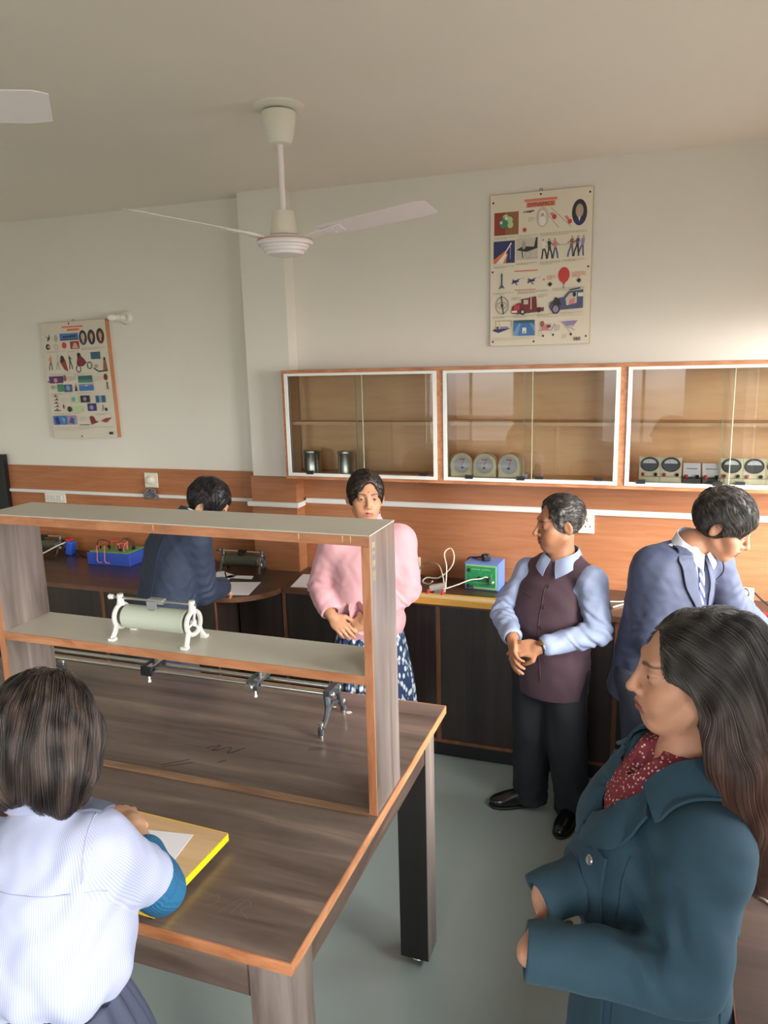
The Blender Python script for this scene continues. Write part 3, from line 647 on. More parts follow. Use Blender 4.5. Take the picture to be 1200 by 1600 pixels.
cable('signal_wire', [(-1.04, 3.79, CT+.05), (-.98, 3.86, CT+.06), (-.92, 3.92, CT+.075), (-.87, 3.955, CT+.075), (-.84, 3.965, CT+.085), (-.825, 3.97, CT+.06)], .0035, M['wire_white'], 'white wire running across the front of the power supply', 'wire')
t = thing('multi_plug', 'small white connector block among the wires on the metre bridge', 'connector', (-1.09, 3.85, CT))
part('body', MB().box((-1.09, 3.86, CT+.04), (.09, .04, .03), rotm('Y', -.25)).b2(-1.11, -1.07, 3.85, 3.87, CT, CT+.03), M['trunk'], t, bevel=.004)
cable('signal_wire', [(-.67, 3.735, CT+.05), (-.68, 3.69, CT+.03), (-.685, 3.668, CT-.01), (-.68, 3.66, CT-.06), (-.655, 3.66, CT-.075), (-.63, 3.66, CT-.06)], .004, M['wire_white'], 'white wire hanging over the worktop edge beside the man in the waistcoat', 'wire')
cable('signal_wire', [(-.16, 3.86, CT+.004), (-.1, 3.93, CT+.006), (-.04, 3.98, CT+.012), (.0, 4.02, CT+.03), (-.05, 4.0, CT+.02), (-.11, 3.96, CT+.008), (-.18, 3.95, CT+.004)], .004, M['wire_white'], 'white wire coiled on the worktop between the man and the boy in blue', 'wire')

# ------------------------------------------------------------------ right worktop
t = thing('bench_multimeter', 'pale grey test box with round knob and red leads on the right worktop', 'test box', (.42, 3.95, CT))
g = V3(.41, 3.95, CT); R = rotm('Z', -.12); tl = R@rotm('X', -.35)
part('case', MB().box(g+V3(0, 0, .035), (.18, .16, .07), R), M['trunk'], t, bevel=.005)
part('upper_panel', MB().box(g+R@V3(0, .03, .09), (.18, .02, .07), tl), M['trunk'], t, bevel=.004)
part('knob', MB().lathe([(.026, 0), (.026, .014), (.02, .02), (.0001, .02)], g+R@V3(.045, .015, .1), tl@rotm('X', PI/2)), M['black'], t, smooth=35)
part('dial', MB().lathe([(.018, .02), (.018, .0215), (.0001, .0215)], g+R@V3(.045, .015, .1), tl@rotm('X', PI/2)), M['dial'], t, smooth=35)
for k in range(4): part('terminal', MB().lathe([(.009, 0), (.009, .022), (.0001, .022)], g+R@V3(-.07+.025*k, -.05, .07)), M['red'] if k < 3 else M['black'], t, smooth=35)
for k in range(3): part('lead', MB().tube(spline([g+R@V3(-.06+.02*k, -.03, .09), g+R@V3(-.08+.02*k, 0, .14), g+R@V3(-.05+.01*k, .02, .12+.01*k), g+R@V3(-.03+.012*k, -.04, .08)], 6), .004, 7), M['wire_red'], t, smooth=True)
t = thing('test_lead', 'red test lead with plug lying right of the pale test box', 'lead', (.58, 3.9, CT))
part('plug', MB().cyl((.52, 3.93, CT+.012), (.62, 3.88, CT+.012), .012, .006, 12), M['red'], t, smooth=35)
part('wire', MB().tube(spline([(.62, 3.88, CT+.012), (.68, 3.86, CT+.006), (.74, 3.9, CT+.005), (.80, 3.88, CT+.005)], 6), .005, 8), M['wire_red'], t, smooth=True)
cable('power_cable', [(.50, 4.02, CT+.10), (.56, 3.98, CT+.05), (.64, 3.93, CT+.012), (.74, 3.92, CT+.012), (.82, 3.95, CT+.008)], .005, M['wire_black'], 'black cord running right from the pale test box', 'cord')
sheet([(.32, 3.50), (.30, 3.70), (.60, 3.72), (.62, 3.50)], CT+.0004, 'white paper sheet the boy in the blue blazer writes on')
t = thing('metre_bridge', 'yellow edged metre bridge lying along the window worktop', 'metre bridge', (.45, 2.9, CT))
part('board', MB().prism([(.42, 3.47), (.49, 3.475), (.52, 2.45), (.43, 2.45)], CT, CT+.026), M['scale'], t)
part('side_edge', MB().prism([(.405, 3.47), (.42, 3.47), (.43, 2.45), (.415, 2.45)], CT, CT+.032).prism([(.49, 3.475), (.50, 3.475), (.53, 2.45), (.52, 2.45)], CT, CT+.03), plain('amber_paint', rgb(232, 176, 52), .4), t)
part('printed_band', MB().prism([(.447, 3.3), (.462, 3.3), (.482, 2.5), (.462, 2.5)], CT+.026, CT+.0268), M['red'], t)
cable('signal_wire', [(.44, 3.44, CT+.004), (.50, 3.42, CT+.004), (.56, 3.36, CT+.004), (.64, 3.30, CT+.004), (.75, 3.31, CT+.004)], .0035, M['wire_white'], 'thin white wire below the paper on the window worktop', 'wire')
pts = [(.50, 3.0, CT+.034)]+[(.53+.02*k/2+.012*math.cos(k*1.57), 2.98+.018*math.sin(k*1.57), CT+.012) for k in range(14)]+[(.72, 2.97, CT+.006), (.8, 2.96, CT+.005)]
cable('signal_wire', pts, .003, M['wire_white'], 'white wire coiled into a spring on the window worktop', 'wire')
cable('signal_wire', [(.53, 2.70, CT+.004), (.60, 2.69, CT+.004), (.70, 2.70, CT+.004), (.8, 2.69, CT+.004)], .003, M['wire_white'], 'straight white wire right of the yellow edged metre bridge', 'wire')
cable('signal_wire', [(.262, 1.79, CT+.004), (.30, 1.76, CT+.004), (.36, 1.72, CT+.004), (.45, 1.73, CT+.004)], .003, M['wire_white'], 'frayed white string end on the worktop behind the woman in teal', 'string')
cable('signal_wire', [(.285, 2.03, CT+.004), (.35, 2.01, CT+.004), (.45, 2.02, CT+.004), (.6, 2.0, CT+.004)], .003, M['wire_white'], 'white wire behind the shoulder of the woman in teal', 'wire')

# ------------------------------------------------------------------ ceiling fans
def make_fan(loc, th0):
    t = thing('ceiling_fan', 'white three-bladed ceiling fan hanging in front of the pillar', 'ceiling fan', loc, 'ceiling fans'); g = np.array(loc)
    part('ceiling_plate', MB().lathe([(.10, 0), (.10, -.008), (.085, -.014), (.05, -.016)], g, n=40), M['fan_cream'], t, smooth=35)
    part('canopy', MB().lathe([(.062, -.022), (.066, -.026), (.065, -.05), (.058, -.095), (.048, -.128), (.040, -.138), (.02, -.14)], g), M['fan_cream'], t, smooth=40)
    part('down_rod', MB().cyl(g+V3(0, 0, -.016), g+V3(0, 0, -.44), .0115, n=16), M['fan_pink'], t, smooth=35)
    part('lower_canopy', MB().lathe([(.02, -.385), (.042, -.385), (.044, -.39), (.054, -.455), (.056, -.472), (.05, -.476)], g), M['fan_cream'], t, smooth=40)
    part('motor', MB().lathe([(.03, -.476), (.07, -.478), (.098, -.486), (.108, -.494), (.112, -.504), (.108, -.512), (.096, -.515), (.094, -.522), (.088, -.525), (.085, -.535), (.076, -.537), (.072, -.548), (.055, -.552), (.0001, -.553)], g, n=48), M['fan_pink'], t, smooth=40)
    part('red_ring', MB().torus(g+V3(0, 0, -.494), .109, .0015, 48, 6), M['fan_red'], t, smooth=True)
    for k in range(3):
        a = th0+k*2*PI/3; Rz = rotm('Z', a); o = g+V3(0, 0, -.492)
        mb = MB(); n = 14; V = []; F = []
        for i in range(n+1):
            u = i/n; x = .17+.45*u; w = .052+.014*u; z = .012+.05*(x-.1)/.52
            if i == n: w *= .8
            for s, dz in ((-1, 1), (1, 1), (1, -1), (-1, -1)):
                pz = -s*w*.20
                V.append(o+Rz@V3(x+(.012 if (s > 0 and i == n) else 0), s*w, z+pz+dz*.0012+ .004*(1-(s*1.0)**2)))
        for i in range(n): F += [(i*4+j, i*4+(j+1) % 4, i*4+4+(j+1) % 4, i*4+4+j) for j in range(4)]
        F += [(0, 3, 2, 1), (n*4, n*4+1, n*4+2, n*4+3)]
        b = part('blade', mb.add(V, F), M['fan_pink'], t)
        br = MB()
        Vb = [o+Rz@V3(x, y, z+dz) for dz in (-.002, .002) for x, y, z in ((.085, -.02, .0), (.085, .02, .0), (.15, .028, .012), (.26, .03, .025-.006), (.26, -.03, .025+.006), (.15, -.028, .012))]
        br.add(Vb, [(0, 5, 4, 3, 2, 1), (6, 7, 8, 9, 10, 11)]+[(i, (i+1) % 6, 6+(i+1) % 6, 6+i) for i in range(6)])
        part('blade_bracket', br, M['fan_pink'], b)
        sc = MB()
        for x, y in ((.19, 0), (.225, .015), (.225, -.015), (.105, 0)): sc.sphere(o+Rz@V3(x, y, .012+.05*(x-.1)/.52-y*.2-.006), .005, 8)
        part('screw', sc, M['dial'], b, smooth=True)
    return t
fan = make_fan((-1.418, 2.84, ZC), math.radians(235))
fan2 = dup(fan, (-1.665, .945, ZC), math.radians(46-235), 'white ceiling fan of which only a blade tip shows at top left')
# ------------------------------------------------------------------ printed posters
PC = {'sheet': rgb(226, 218, 198), 'red': rgb(205, 62, 62), 'salmon': rgb(222, 128, 104), 'maroon': rgb(122, 44, 50), 'dkred': rgb(150, 60, 48), 'brown': rgb(150, 98, 66), 'grey': rgb(168, 162, 150), 'lgrey': rgb(200, 194, 180),
      'dark': rgb(52, 48, 52), 'navy': rgb(50, 56, 110), 'blue': rgb(70, 118, 180), 'sky': rgb(112, 160, 205), 'green': rgb(66, 140, 104), 'lime': rgb(180, 206, 150), 'skin': rgb(206, 160, 140), 'purple': rgb(84, 56, 110), 'white': rgb(236, 232, 222),
      'orange': rgb(220, 120, 70), 'denim': rgb(78, 88, 122), 'teal': rgb(60, 96, 110), 'lilac': rgb(150, 140, 180), 'pink': rgb(216, 130, 134)}
PCM = {k: plain('print_'+k, c, .45) for k, c in PC.items()}; PCK = list(PCM)
class Print:
    def __init__(s, x0, x1, z0, z1, y): s.a = (x0, x1, z0, z1); s.y = y; s.mb = MB(); s.k = 0
    def P(s, u, v, d=0): x0, x1, z0, z1 = s.a; return (x0+(x1-x0)*u, s.y-.00025-d, z1-(z1-z0)*v)
    def poly(s, pts, c):
        s.k += 1; d = .000012*s.k; s.mb.poly([s.P(u, v, d) for u, v in pts], PCK.index(c)); return s
    def rect(s, u0, v0, u1, v1, c, sk=0): return s.poly([(u0, v0), (u0, v1), (u1, v1+sk), (u1, v0+sk)], c)
    def ell(s, u, v, a, b, c, n=24): return s.poly([(u+a*math.cos(2*PI*i/n), v-b*math.sin(2*PI*i/n)) for i in range(n)], c)
    def line(s, pts, w, c):
        asp = (s.a[1]-s.a[0])/(s.a[3]-s.a[2])
        for (a, b), (e, f) in zip(pts[:-1], pts[1:]):
            dx, dy = (e-a), (f-b)/asp; L = math.hypot(dx, dy)+1e-9; nx, ny = -dy/L*w, dx/L*w*asp
            s.poly([(a+nx, b+ny), (a-nx, b-ny), (e-nx, f-ny), (e+nx, f+ny)], c)
        return s
    def ring(s, u, v, a, b, w, c, n=28):
        return s.line([(u+a*math.cos(2*PI*i/n), v+b*math.sin(2*PI*i/n)) for i in range(n+1)], w, c)
    def txt(s, u0, v0, u1, n, c='grey', dv=.0075):
        for i in range(n):
            e = u1 if i < n-1 else u0+(u1-u0)*.6; x = u0
            while x < e:
                w = RNG.uniform(.012, .035); s.rect(x, v0+i*dv, min(x+w, e), v0+i*dv+.003, c); x += w+.006
        return s
    def person(s, u, v, h, top, leg, lean=0.):
        s.ell(u+lean*h*.9, v-h*.91, h*.055, h*.05, 'dark').ell(u+lean*h*.9, v-h*.89, h*.045, h*.045, 'skin')
        s.poly([(u-h*.10+lean*h*.45, v-h*.5), (u+h*.10+lean*h*.45, v-h*.5), (u+h*.12+lean*h*.85, v-h*.84), (u-h*.12+lean*h*.85, v-h*.84)], top)
        s.line([(u+lean*h*.8, v-h*.78), (u+lean*h*.3+h*.28*(1 if lean < 0 else -1), v-h*.66)], h*.03, top)
        s.line([(u+lean*h*.45-h*.04, v-h*.5), (u-h*.15, v-h*.22), (u-h*.20, v)], h*.05, leg).line([(u+lean*h*.45+h*.04, v-h*.5), (u+h*.12, v-h*.24), (u+h*.16, v)], h*.05, leg); return s
    def portrait(s, u, v, a, b, bg, hair, coat):
        s.ell(u, v, a, b, bg); s.poly([(u-a*.62, v+b*.75), (u-a*.45, v+b*.35), (u+a*.45, v+b*.35), (u+a*.62, v+b*.75), (u, v+b*.97)], coat)
        s.ell(u, v-b*.12, a*.52, b*.52, hair).ell(u, v-b*.05, a*.32, b*.38, 'skin').poly([(u-a*.15, v+b*.35), (u+a*.15, v+b*.35), (u, v+b*.7)], 'white'); return s
    def done(s, parent): return part('printed_picture', s.mb, [PCM[k] for k in PCK], parent)

# right poster
x0, x1, z0, z1 = -.868, -.340, 2.258, 3.037
t = thing('wall_poster', 'framed chart headed DYNAMICS high on the wall above the glass cabinets', 'poster', ((x0+x1)/2, YW, z0), 'printed wall charts')
part('backing_board', MB().b2(x0, x1, YW-.014, YW-.001, z0, z1), plain('poster_board_edge', rgb(176, 140, 108), .5), t)
part('sheet', MB().b2(x0+.001, x1-.001, YW-.0155, YW-.0141, z0+.001, z1-.001), plain('poster_paper', PC['sheet'], .35), t)
p = Print(x0, x1, z0, z1, YW-.0155)
p.rect(.34, .045, .66, .062, 'salmon').rect(.36, .066, .64, .098, 'salmon')
p.rect(.04, .115, .285, .262, 'dkred').rect(.15, .115, .285, .262, 'brown')
for a in range(10): p.ell(.15+.055*math.cos(a*2.4)*(a % 3)/2, .185+.035*math.sin(a*2.4)*(a % 3)/2, .03, .022, ('green', 'green', 'lime')[a % 3])
p.ell(.11, .18, .012, .01, 'white').ell(.19, .185, .012, .01, 'lime').ell(.16, .155, .014, .01, 'white')
p.line([(.33, .125), (.44, .12)], .01, 'grey').poly([(.35, .124), (.44, .115), (.40, .132)], 'maroon').txt(.38, .16, .44, 4)
p.ell(.345, .238, .02, .014, 'red').portrait(.52, .165, .062, .065, 'lgrey', 'white', 'lgrey').ell(.52, .19, .035, .03, 'white')
p.line([(.60, .11), (.80, .24)], .003, 'grey').line([(.58, .16), (.68, .24)], .003, 'grey').poly([(.585, .145), (.62, .14), (.65, .165), (.63, .18)], 'pink').ell(.635, .17, .022, .016, 'red').poly([(.73, .17), (.76, .17), (.79, .2), (.775, .215)], 'pink').ell(.785, .207, .02, .015, 'red')
p.portrait(.875, .155, .072, .082, 'dark', 'grey', 'navy')
p.txt(.04, .275, .26, 2).txt(.28, .272, .48, 2).txt(.50, .268, .95, 3)
p.rect(.035, .30, .25, .445, 'navy').poly([(.035, .445), (.035, .42), (.15, .365), (.18, .385), (.16, .445)], 'orange').poly([(.06, .445), (.15, .38), (.17, .39), (.13, .445)], 'white').line([(.15, .38), (.215, .315)], .006, 'white').line([(.205, .33), (.205, .42)], .004, 'lilac')
p.rect(.265, .29, .48, .43, 'lgrey').poly([(.265, .365), (.32, .345), (.34, .31), (.36, .345), (.44, .35), (.46, .29), (.475, .29), (.475, .36), (.40, .375), (.36, .38)], 'dark').ell(.34, .335, .02, .028, 'grey').line([(.32, .37), (.33, .42)], .005, 'dark').ring(.385, .40, .025, .018, .003, 'grey').txt(.36, .42, .48, 2)
for u, tp, lg, ln in ((.545, 'white', 'dark', -.12), (.60, 'dark', 'dark', -.10), (.655, 'pink', 'denim', -.08), (.80, 'brown', 'denim', .10), (.855, 'purple', 'dark', .12), (.90, 'lilac', 'denim', .16)): p.person(u, .435 if u < .7 else .43, .135, tp, lg, ln)
p.line([(.55, .355), (.90, .345)], .0025, 'grey').txt(.04, .465, .24, 2).txt(.26, .452, .47, 2).txt(.50, .452, .70, 3).txt(.72, .448, .95, 2)
p.rect(.25, .50, .48, .508, 'salmon').line([(.12, .515), (.12, .61)], .008, 'teal').poly([(.108, .53), (.12, .505), (.132, .53)], 'teal').line([(.12, .585), (.095, .615)], .005, 'denim').line([(.12, .585), (.145, .612)], .005, 'denim')
for u in (.25, .41):
    p.ell(u+.01, .57, .035, .008, 'purple').line([(u-.03, .585), (u+.05, .555)], .005, 'navy').line([(u-.02, .555), (u+.03, .595)], .004, 'navy').line([(u+.05, .555), (u+.1, .55)], .002, 'grey')
p.poly([(.53, .568), (.55, .56), (.55, .576)], 'orange').txt(.575, .545, .66, 4, 'salmon').poly([(.58, .6), (.605, .585), (.63, .6), (.605, .618)], 'dark')
p.ell(.74, .545, .055, .05, 'red').poly([(.705, .575), (.775, .575), (.74, .61)], 'red').line([(.74, .61), (.735, .625), (.75, .63)], .003, 'teal').txt(.82, .53, .95, 5, 'salmon').poly([(.86, .585), (.885, .57), (.91, .585), (.885, .603)], 'dark')
p.rect(.25, .625, .46, .63, 'pink').txt(.03, .64, .24, 2).txt(.28, .635, .58, 3).txt(.63, .628, .94, 3)
p.ring(.125, .725, .065, .056, .006, 'grey').ring(.125, .725, .05, .02, .004, 'grey').line([(.115, .66), (.14, .785)], .005, 'dark').ell(.125, .725, .014, .012, 'dark').txt(.22, .675, .31, 3).txt(.49, .665, .58, 3)
p.poly([(.22, .765), (.23, .735), (.29, .715), (.32, .715), (.32, .69), (.40, .685), (.40, .68), (.47, .675), (.48, .75), (.55, .75), (.55, .77), (.30, .785), (.225, .785)], 'maroon').poly([(.245, .735), (.305, .72), (.305, .76), (.25, .765)], 'red').rect(.345, .695, .39, .725, 'lgrey').line([(.42, .67), (.42, .76)], .004, 'white').ell(.335, .775, .026, .021, 'dark').ell(.335, .775, .014, .011, 'lgrey').ell(.50, .765, .022, .018, 'dark').rect(.225, .765, .28, .778, 'white').line([(.27, .79), (.55, .772)], .003, 'dark')
p.poly([(.60, .75), (.61, .72), (.68, .695), (.74, .69), (.79, .655), (.93, .645), (.93, .765), (.62, .775)], 'denim').poly([(.63, .73), (.66, .685), (.70, .70), (.72, .74), (.66, .745)], 'dark').poly([(.76, .70), (.80, .665), (.87, .66), (.87, .73), (.77, .745)], 'lgrey').ell(.845, .675, .017, .016, 'dark').poly([(.80, .71), (.85, .695), (.85, .735), (.79, .74)], 'pink').line([(.80, .645), (.90, .635)], .007, 'teal').ell(.665, .765, .042, .034, 'dark').ell(.665, .765, .028, .023, 'lilac').rect(.88, .665, .93, .69, 'white')
p.txt(.03, .80, .24, 2).txt(.25, .80, .46, 2).txt(.48, .795, .68, 2).txt(.71, .79, .94, 2).line([(.47, .815), (.93, .81)], .0012, 'salmon')
p.poly([(.03, .895), (.04, .885), (.22, .88), (.09, .91)], 'navy').line([(.06, .83), (.06, .885)], .002, 'brown').line([(.22, .83), (.22, .875)], .002, 'brown').line([(.05, .83), (.22, .83)], .002, 'brown').line([(.10, .83), (.10, .87)], .0015, 'brown').ell(.08, .875, .01, .008, 'dark').rect(.11, .868, .19, .88, 'lilac')
p.rect(.245, .83, .46, .935, 'blue').poly([(.245, .91), (.30, .85), (.32, .85), (.29, .935), (.245, .935)], 'sky').poly([(.40, .84), (.46, .87), (.46, .91)], 'sky').rect(.335, .88, .375, .918, 'white').rect(.345, .905, .365, .913, 'blue').rect(.245, .83, .46, .85, 'teal')
p.line([(.50, .905), (.63, .90), (.66, .86)], .003, 'lilac').poly([(.53, .87), (.62, .86), (.60, .90), (.53, .905)], 'pink').ell(.535, .86, .02, .02, 'brown').rect(.58, .87, .62, .885, 'navy').ell(.545, .94, .01, .008, 'dark').ell(.645, .935, .01, .008, 'dark').line([(.52, .91), (.55, .935)], .002, 'lgrey').line([(.61, .90), (.64, .93)], .002, 'lgrey').txt(.66, .87, .71, 6)
p.poly([(.72, .85), (.88, .845), (.84, .875), (.78, .88)], 'lilac').line([(.74, .85), (.82, .93)], .003, 'grey').line([(.88, .845), (.83, .89)], .003, 'pink').line([(.78, .88), (.86, .91)], .003, 'lilac').ell(.82, .935, .012, .009, 'dark').txt(.73, .935, .78, 4)
for k in range(9): p.rect(.85+.0075*k, .955, .85+.0075*k+(.004 if k % 3 else .006), .978, 'dark')
p.txt(.03, .945, .46, 3, 'lgrey').txt(.49, .91, .53, 4, 'lgrey')
p.done(t)
text('title_text', 'DYNAMICS', .026, t, PCM['maroon'], (x0+.5*(x1-x0), YW-.0165, z1-.0825*(z1-z0)))
pin = [(.03, .05), (.97, .035), (.97, .5), (.965, .95), (.03, .97), (.45, .975), (.025, .5), (.5, .02)]
for u, v in pin: part('pin', MB().lathe([(.005, 0), (.005, .002), (.002, .004), (.0001, .004)], (x0+u*(x1-x0), YW-.0158, z1-v*(z1-z0)), rotm('X', PI/2), 10), M['black'], t, smooth=35)
part('hanger', MB().torus((x0+.5*(x1-x0), YW-.006, z1+.006), .008, .0015, 16, 6, R=rotm('X', PI/2)), M['black'], t, smooth=True)

# left poster
x0, x1, z0, z1 = -3.935, -3.400, 1.728, 2.503
t = thing('wall_poster', 'framed chart hanging slightly askew on the left wall below the bulb holder', 'poster', ((x0+x1)/2, YW, z0), 'printed wall charts')
part('backing_board', MB().b2(x0+.002, x1+.004, YW-.034, YW-.001, z0, z1), M['edge_v'], t)
part('sheet', MB().b2(x0, x1, YW-.0355, YW-.0341, z0, z1), plain('poster_paper_glossy', rgb(214, 206, 190), .22), t)
p = Print(x0, x1, z0, z1, YW-.0355)
p.rect(.33, .035, .66, .05, 'salmon').rect(.41, .058, .60, .078, 'orange')
p.poly([(.05, .10), (.10, .125), (.12, .09), (.13, .13), (.08, .16), (.09, .13)], 'dark').ell(.22, .13, .03, .03, 'grey').rect(.285, .095, .575, .155, 'blue').line([(.33, .125), (.55, .12)], .012, 'navy').rect(.285, .14, .575, .155, 'teal')
p.ell(.08, .20, .035, .025, 'dark').ell(.09, .20, .02, .012, 'grey').ell(.21, .205, .035, .025, 'lgrey').ring(.21, .205, .03, .022, .004, 'grey').ell(.34, .195, .037, .027, 'red').rect(.435, .165, .575, .23, 'dkred').poly([(.46, .225), (.49, .18), (.53, .18), (.56, .225)], 'skin')
p.portrait(.645, .14, .062, .063, 'dark', 'grey', 'denim').portrait(.775, .14, .058, .063, 'dark', 'brown', 'dark').portrait(.91, .135, .06, .065, 'dark', 'brown', 'maroon')
p.txt(.05, .24, .35, 2).txt(.38, .245, .56, 2).txt(.60, .225, .96, 3)
for u, tp, lg, ln in ((.09, 'orange', 'denim', .1), (.20, 'lgrey', 'grey', .15), (.41, 'teal', 'dark', -.1)): p.person(u, .40, .13, tp, lg, ln)
p.poly([(.24, .33), (.28, .28), (.33, .32), (.36, .42), (.30, .40)], 'dkred').ell(.285, .31, .03, .03, 'dark').poly([(.50, .36), (.53, .29), (.60, .30), (.66, .35), (.60, .38), (.55, .38)], 'maroon').ell(.55, .285, .03, .022, 'dark').ring(.525, .40, .035, .028, .006, 'dark').ring(.70, .375, .035, .028, .006, 'dark')
p.rect(.735, .265, .88, .325, 'teal').poly([(.90, .42), (.92, .33), (.95, .33), (.97, .42)], 'brown').ell(.935, .325, .015, .014, 'dark').line([(.76, .40), (.83, .43), (.97, .425)], .008, 'dark').ell(.80, .385, .03, .015, 'grey')
p.txt(.05, .435, .4, 2).txt(.43, .44, .72, 2)
p.rect(.04, .455, .26, .515, 'purple').ell(.14, .49, .03, .02, 'pink').ell(.29, .475, .028, .028, 'brown').txt(.33, .46, .47, 6).rect(.50, .46, .72, .52, 'teal').rect(.50, .495, .72, .52, 'green').txt(.74, .47, .87, 6, 'lgrey').ell(.925, .48, .03, .028, 'maroon')
p.ell(.09, .55, .04, .018, 'grey').rect(.155, .525, .25, .59, 'green').rect(.26, .53, .39, .595, 'denim').ell(.325, .56, .03, .022, 'sky').poly([(.43, .59), (.45, .52), (.47, .59)], 'dark').rect(.50, .53, .725, .59, 'blue').rect(.50, .53, .725, .545, 'lilac').poly([(.58, .55), (.62, .535), (.65, .55)], 'lime').person(.94, .585, .075, 'maroon', 'dark', -.1)
p.txt(.05, .605, .40, 2).txt(.45, .605, .72, 2)
for i in range(5):
    p.line([(.07, .63+.03*i), (.15, .632+.03*i)], .003, 'dark').ell(.11+.01*(i % 2), .622+.03*i, .012, .008, 'maroon')
p.txt(.18, .645, .30, 6, 'lgrey').rect(.34, .635, .47, .69, 'lime').ell(.39, .66, .03, .02, 'sky').rect(.50, .63, .645, .69, 'dark').ell(.57, .66, .025, .018, 'lilac').rect(.74, .635, .885, .695, 'teal').rect(.79, .635, .83, .695, 'sky').txt(.66, .64, .73, 5, 'lgrey')
p.line([(.06, .755), (.17, .755)], .004, 'dark').ell(.22, .72, .012, .02, 'maroon').ell(.31, .745, .035, .025, 'dark').rect(.36, .72, .52, .77, 'lime').rect(.60, .70, .735, .765, 'navy').ell(.66, .735, .03, .02, 'lilac').person(.83, .77, .06, 'denim', 'denim', .2).ell(.88, .755, .02, .015, 'dark')
p.txt(.05, .78, .5, 2).txt(.72, .79, .95, 2)
p.rect(.03, .80, .245, .88, 'blue').poly([(.05, .82), (.11, .805), (.14, .87), (.08, .88)], 'navy').poly([(.16, .81), (.22, .83), (.20, .87)], 'sky').rect(.26, .80, .40, .88, 'lilac').poly([(.28, .86), (.32, .81), (.37, .83), (.36, .88)], 'denim').line([(.44, .885), (.60, .885)], .004, 'dark').ell(.50, .83, .05, .02, 'lgrey').poly([(.61, .82), (.64, .805), (.68, .82), (.70, .85), (.75, .86), (.70, .87), (.63, .885)], 'maroon').poly([(.79, .85), (.86, .83), (.96, .825), (.90, .85), (.88, .865), (.83, .865)], 'dkred')
p.txt(.04, .90, .94, 3, 'lgrey').txt(.04, .925, .6, 2, 'lgrey').rect(.89, .95, .95, .972, 'dark')
p.done(t)
for u, v in ((.45, .985), (.45, .015), (.02, .5)): part('pin', MB().lathe([(.005, 0), (.005, .002), (.002, .004), (.0001, .004)], (x0+u*(x1-x0), YW-.0358, z1-v*(z1-z0)), rotm('X', PI/2), 10), M['black'], t, smooth=35)
part('hanger', MB().torus((x0+.5*(x1-x0), YW-.02, z1+.006), .008, .0015, 16, 6, R=rotm('X', PI/2)), M['black'], t, smooth=True)
t.rotation_euler = (0, -.02, 0)
# ------------------------------------------------------------------ implicit surfaces for people and their clothes
def nrm(v): v = np.asarray(v, float); return v/(np.linalg.norm(v)+1e-12)
class Pr:
    """one primitive: f(P)->distance, with blend k and op"""
    __slots__ = ('f', 'op', 'k', 'm')
    def __init__(s, f, op='u', k=.01, m=None): s.f, s.op, s.k, s.m = f, op, k, m
def cap(a, b, ra, rb=None):
    a = np.asarray(a, float); b = np.asarray(b, float); rb = ra if rb is None else rb; ab = b-a; L2 = ab@ab+1e-12
    def f(P):
        t = np.clip(((P-a)@ab)/L2, 0, 1); return np.linalg.norm(P-a-t[:, None]*ab, axis=1)-(ra+(rb-ra)*t)
    return f
def chain(pts, rs):
    """tapered polyline (hard union of capsules)"""
    fs = [cap(pts[i], pts[i+1], rs[i], rs[i+1]) for i in range(len(pts)-1)]
    def f(P):
        d = fs[0](P)
        for g in fs[1:]: d = np.minimum(d, g(P))
        return d
    return f
def ell(c, r, R=None):
    c = np.asarray(c, float); r = np.asarray(r, float)
    def f(P):
        q = P-c
        if R is not None: q = q@R
        k0 = np.linalg.norm(q/r, axis=1); k1 = np.linalg.norm(q/r**2, axis=1)+1e-9
        return np.where(k0 > .05, k0*(k0-1)/k1, -r.min()*.95)
    return f
def sph(c, r): return ell(c, (r, r, r))
def rbox(c, h, R=None, rr=.005):
    c = np.asarray(c, float); h = np.asarray(h, float)-rr
    def f(P):
        q = P-c
        if R is not None: q = q@R
        q = np.abs(q)-h; return np.linalg.norm(np.maximum(q, 0), axis=1)+np.minimum(q.max(1), 0)-rr
    return f
def halfspace(p, n):
    p = np.asarray(p, float); n = nrm(n); return lambda P: (P-p)@n
def loft(rows, p=2.2, R=None, o=(0, 0, 0), rnd=.01):
    """rows: (z, cx, cy, a, b): stacked ellipses, smooth in z, in a local frame"""
    A = np.array(rows, float); z = A[:, 0]; o = np.asarray(o, float)
    zz = np.linspace(z[0], z[-1], 96)
    def cr(col):
        m = np.gradient(A[:, col], z); i = np.clip(np.searchsorted(z, zz)-1, 0, len(z)-2); h = z[i+1]-z[i]; t = (zz-z[i])/h
        return (2*t**3-3*t**2+1)*A[i, col]+(t**3-2*t**2+t)*h*m[i]+(-2*t**3+3*t**2)*A[i+1, col]+(t**3-t**2)*h*m[i+1]
    T = [cr(k) for k in range(1, 5)]
    zm, zh = (z[0]+z[-1])/2, (z[-1]-z[0])/2
    def f(P):
        q = P-o
        if R is not None: q = q@R
        cx, cy, a, b = (np.interp(q[:, 2], zz, t) for t in T)
        x, y = np.abs(q[:, 0]-cx), np.abs(q[:, 1]-cy)
        rho = ((x/a)**p+(y/b)**p)**(1/p)+1e-6
        d = np.where(rho > .2, np.hypot(x, y)*(1-1/np.maximum(rho, .2)), -.8*np.minimum(a, b))
        e = np.abs(q[:, 2]-zm)-zh
        return np.minimum(np.maximum(d, e), 0)+np.hypot(np.maximum(d, 0), np.maximum(e, 0))
    return f
def smin(a, b, k):
    if k <= 0: return np.minimum(a, b)
    h = np.maximum(k-np.abs(a-b), 0)/k; return np.minimum(a, b)-h*h*k*.25
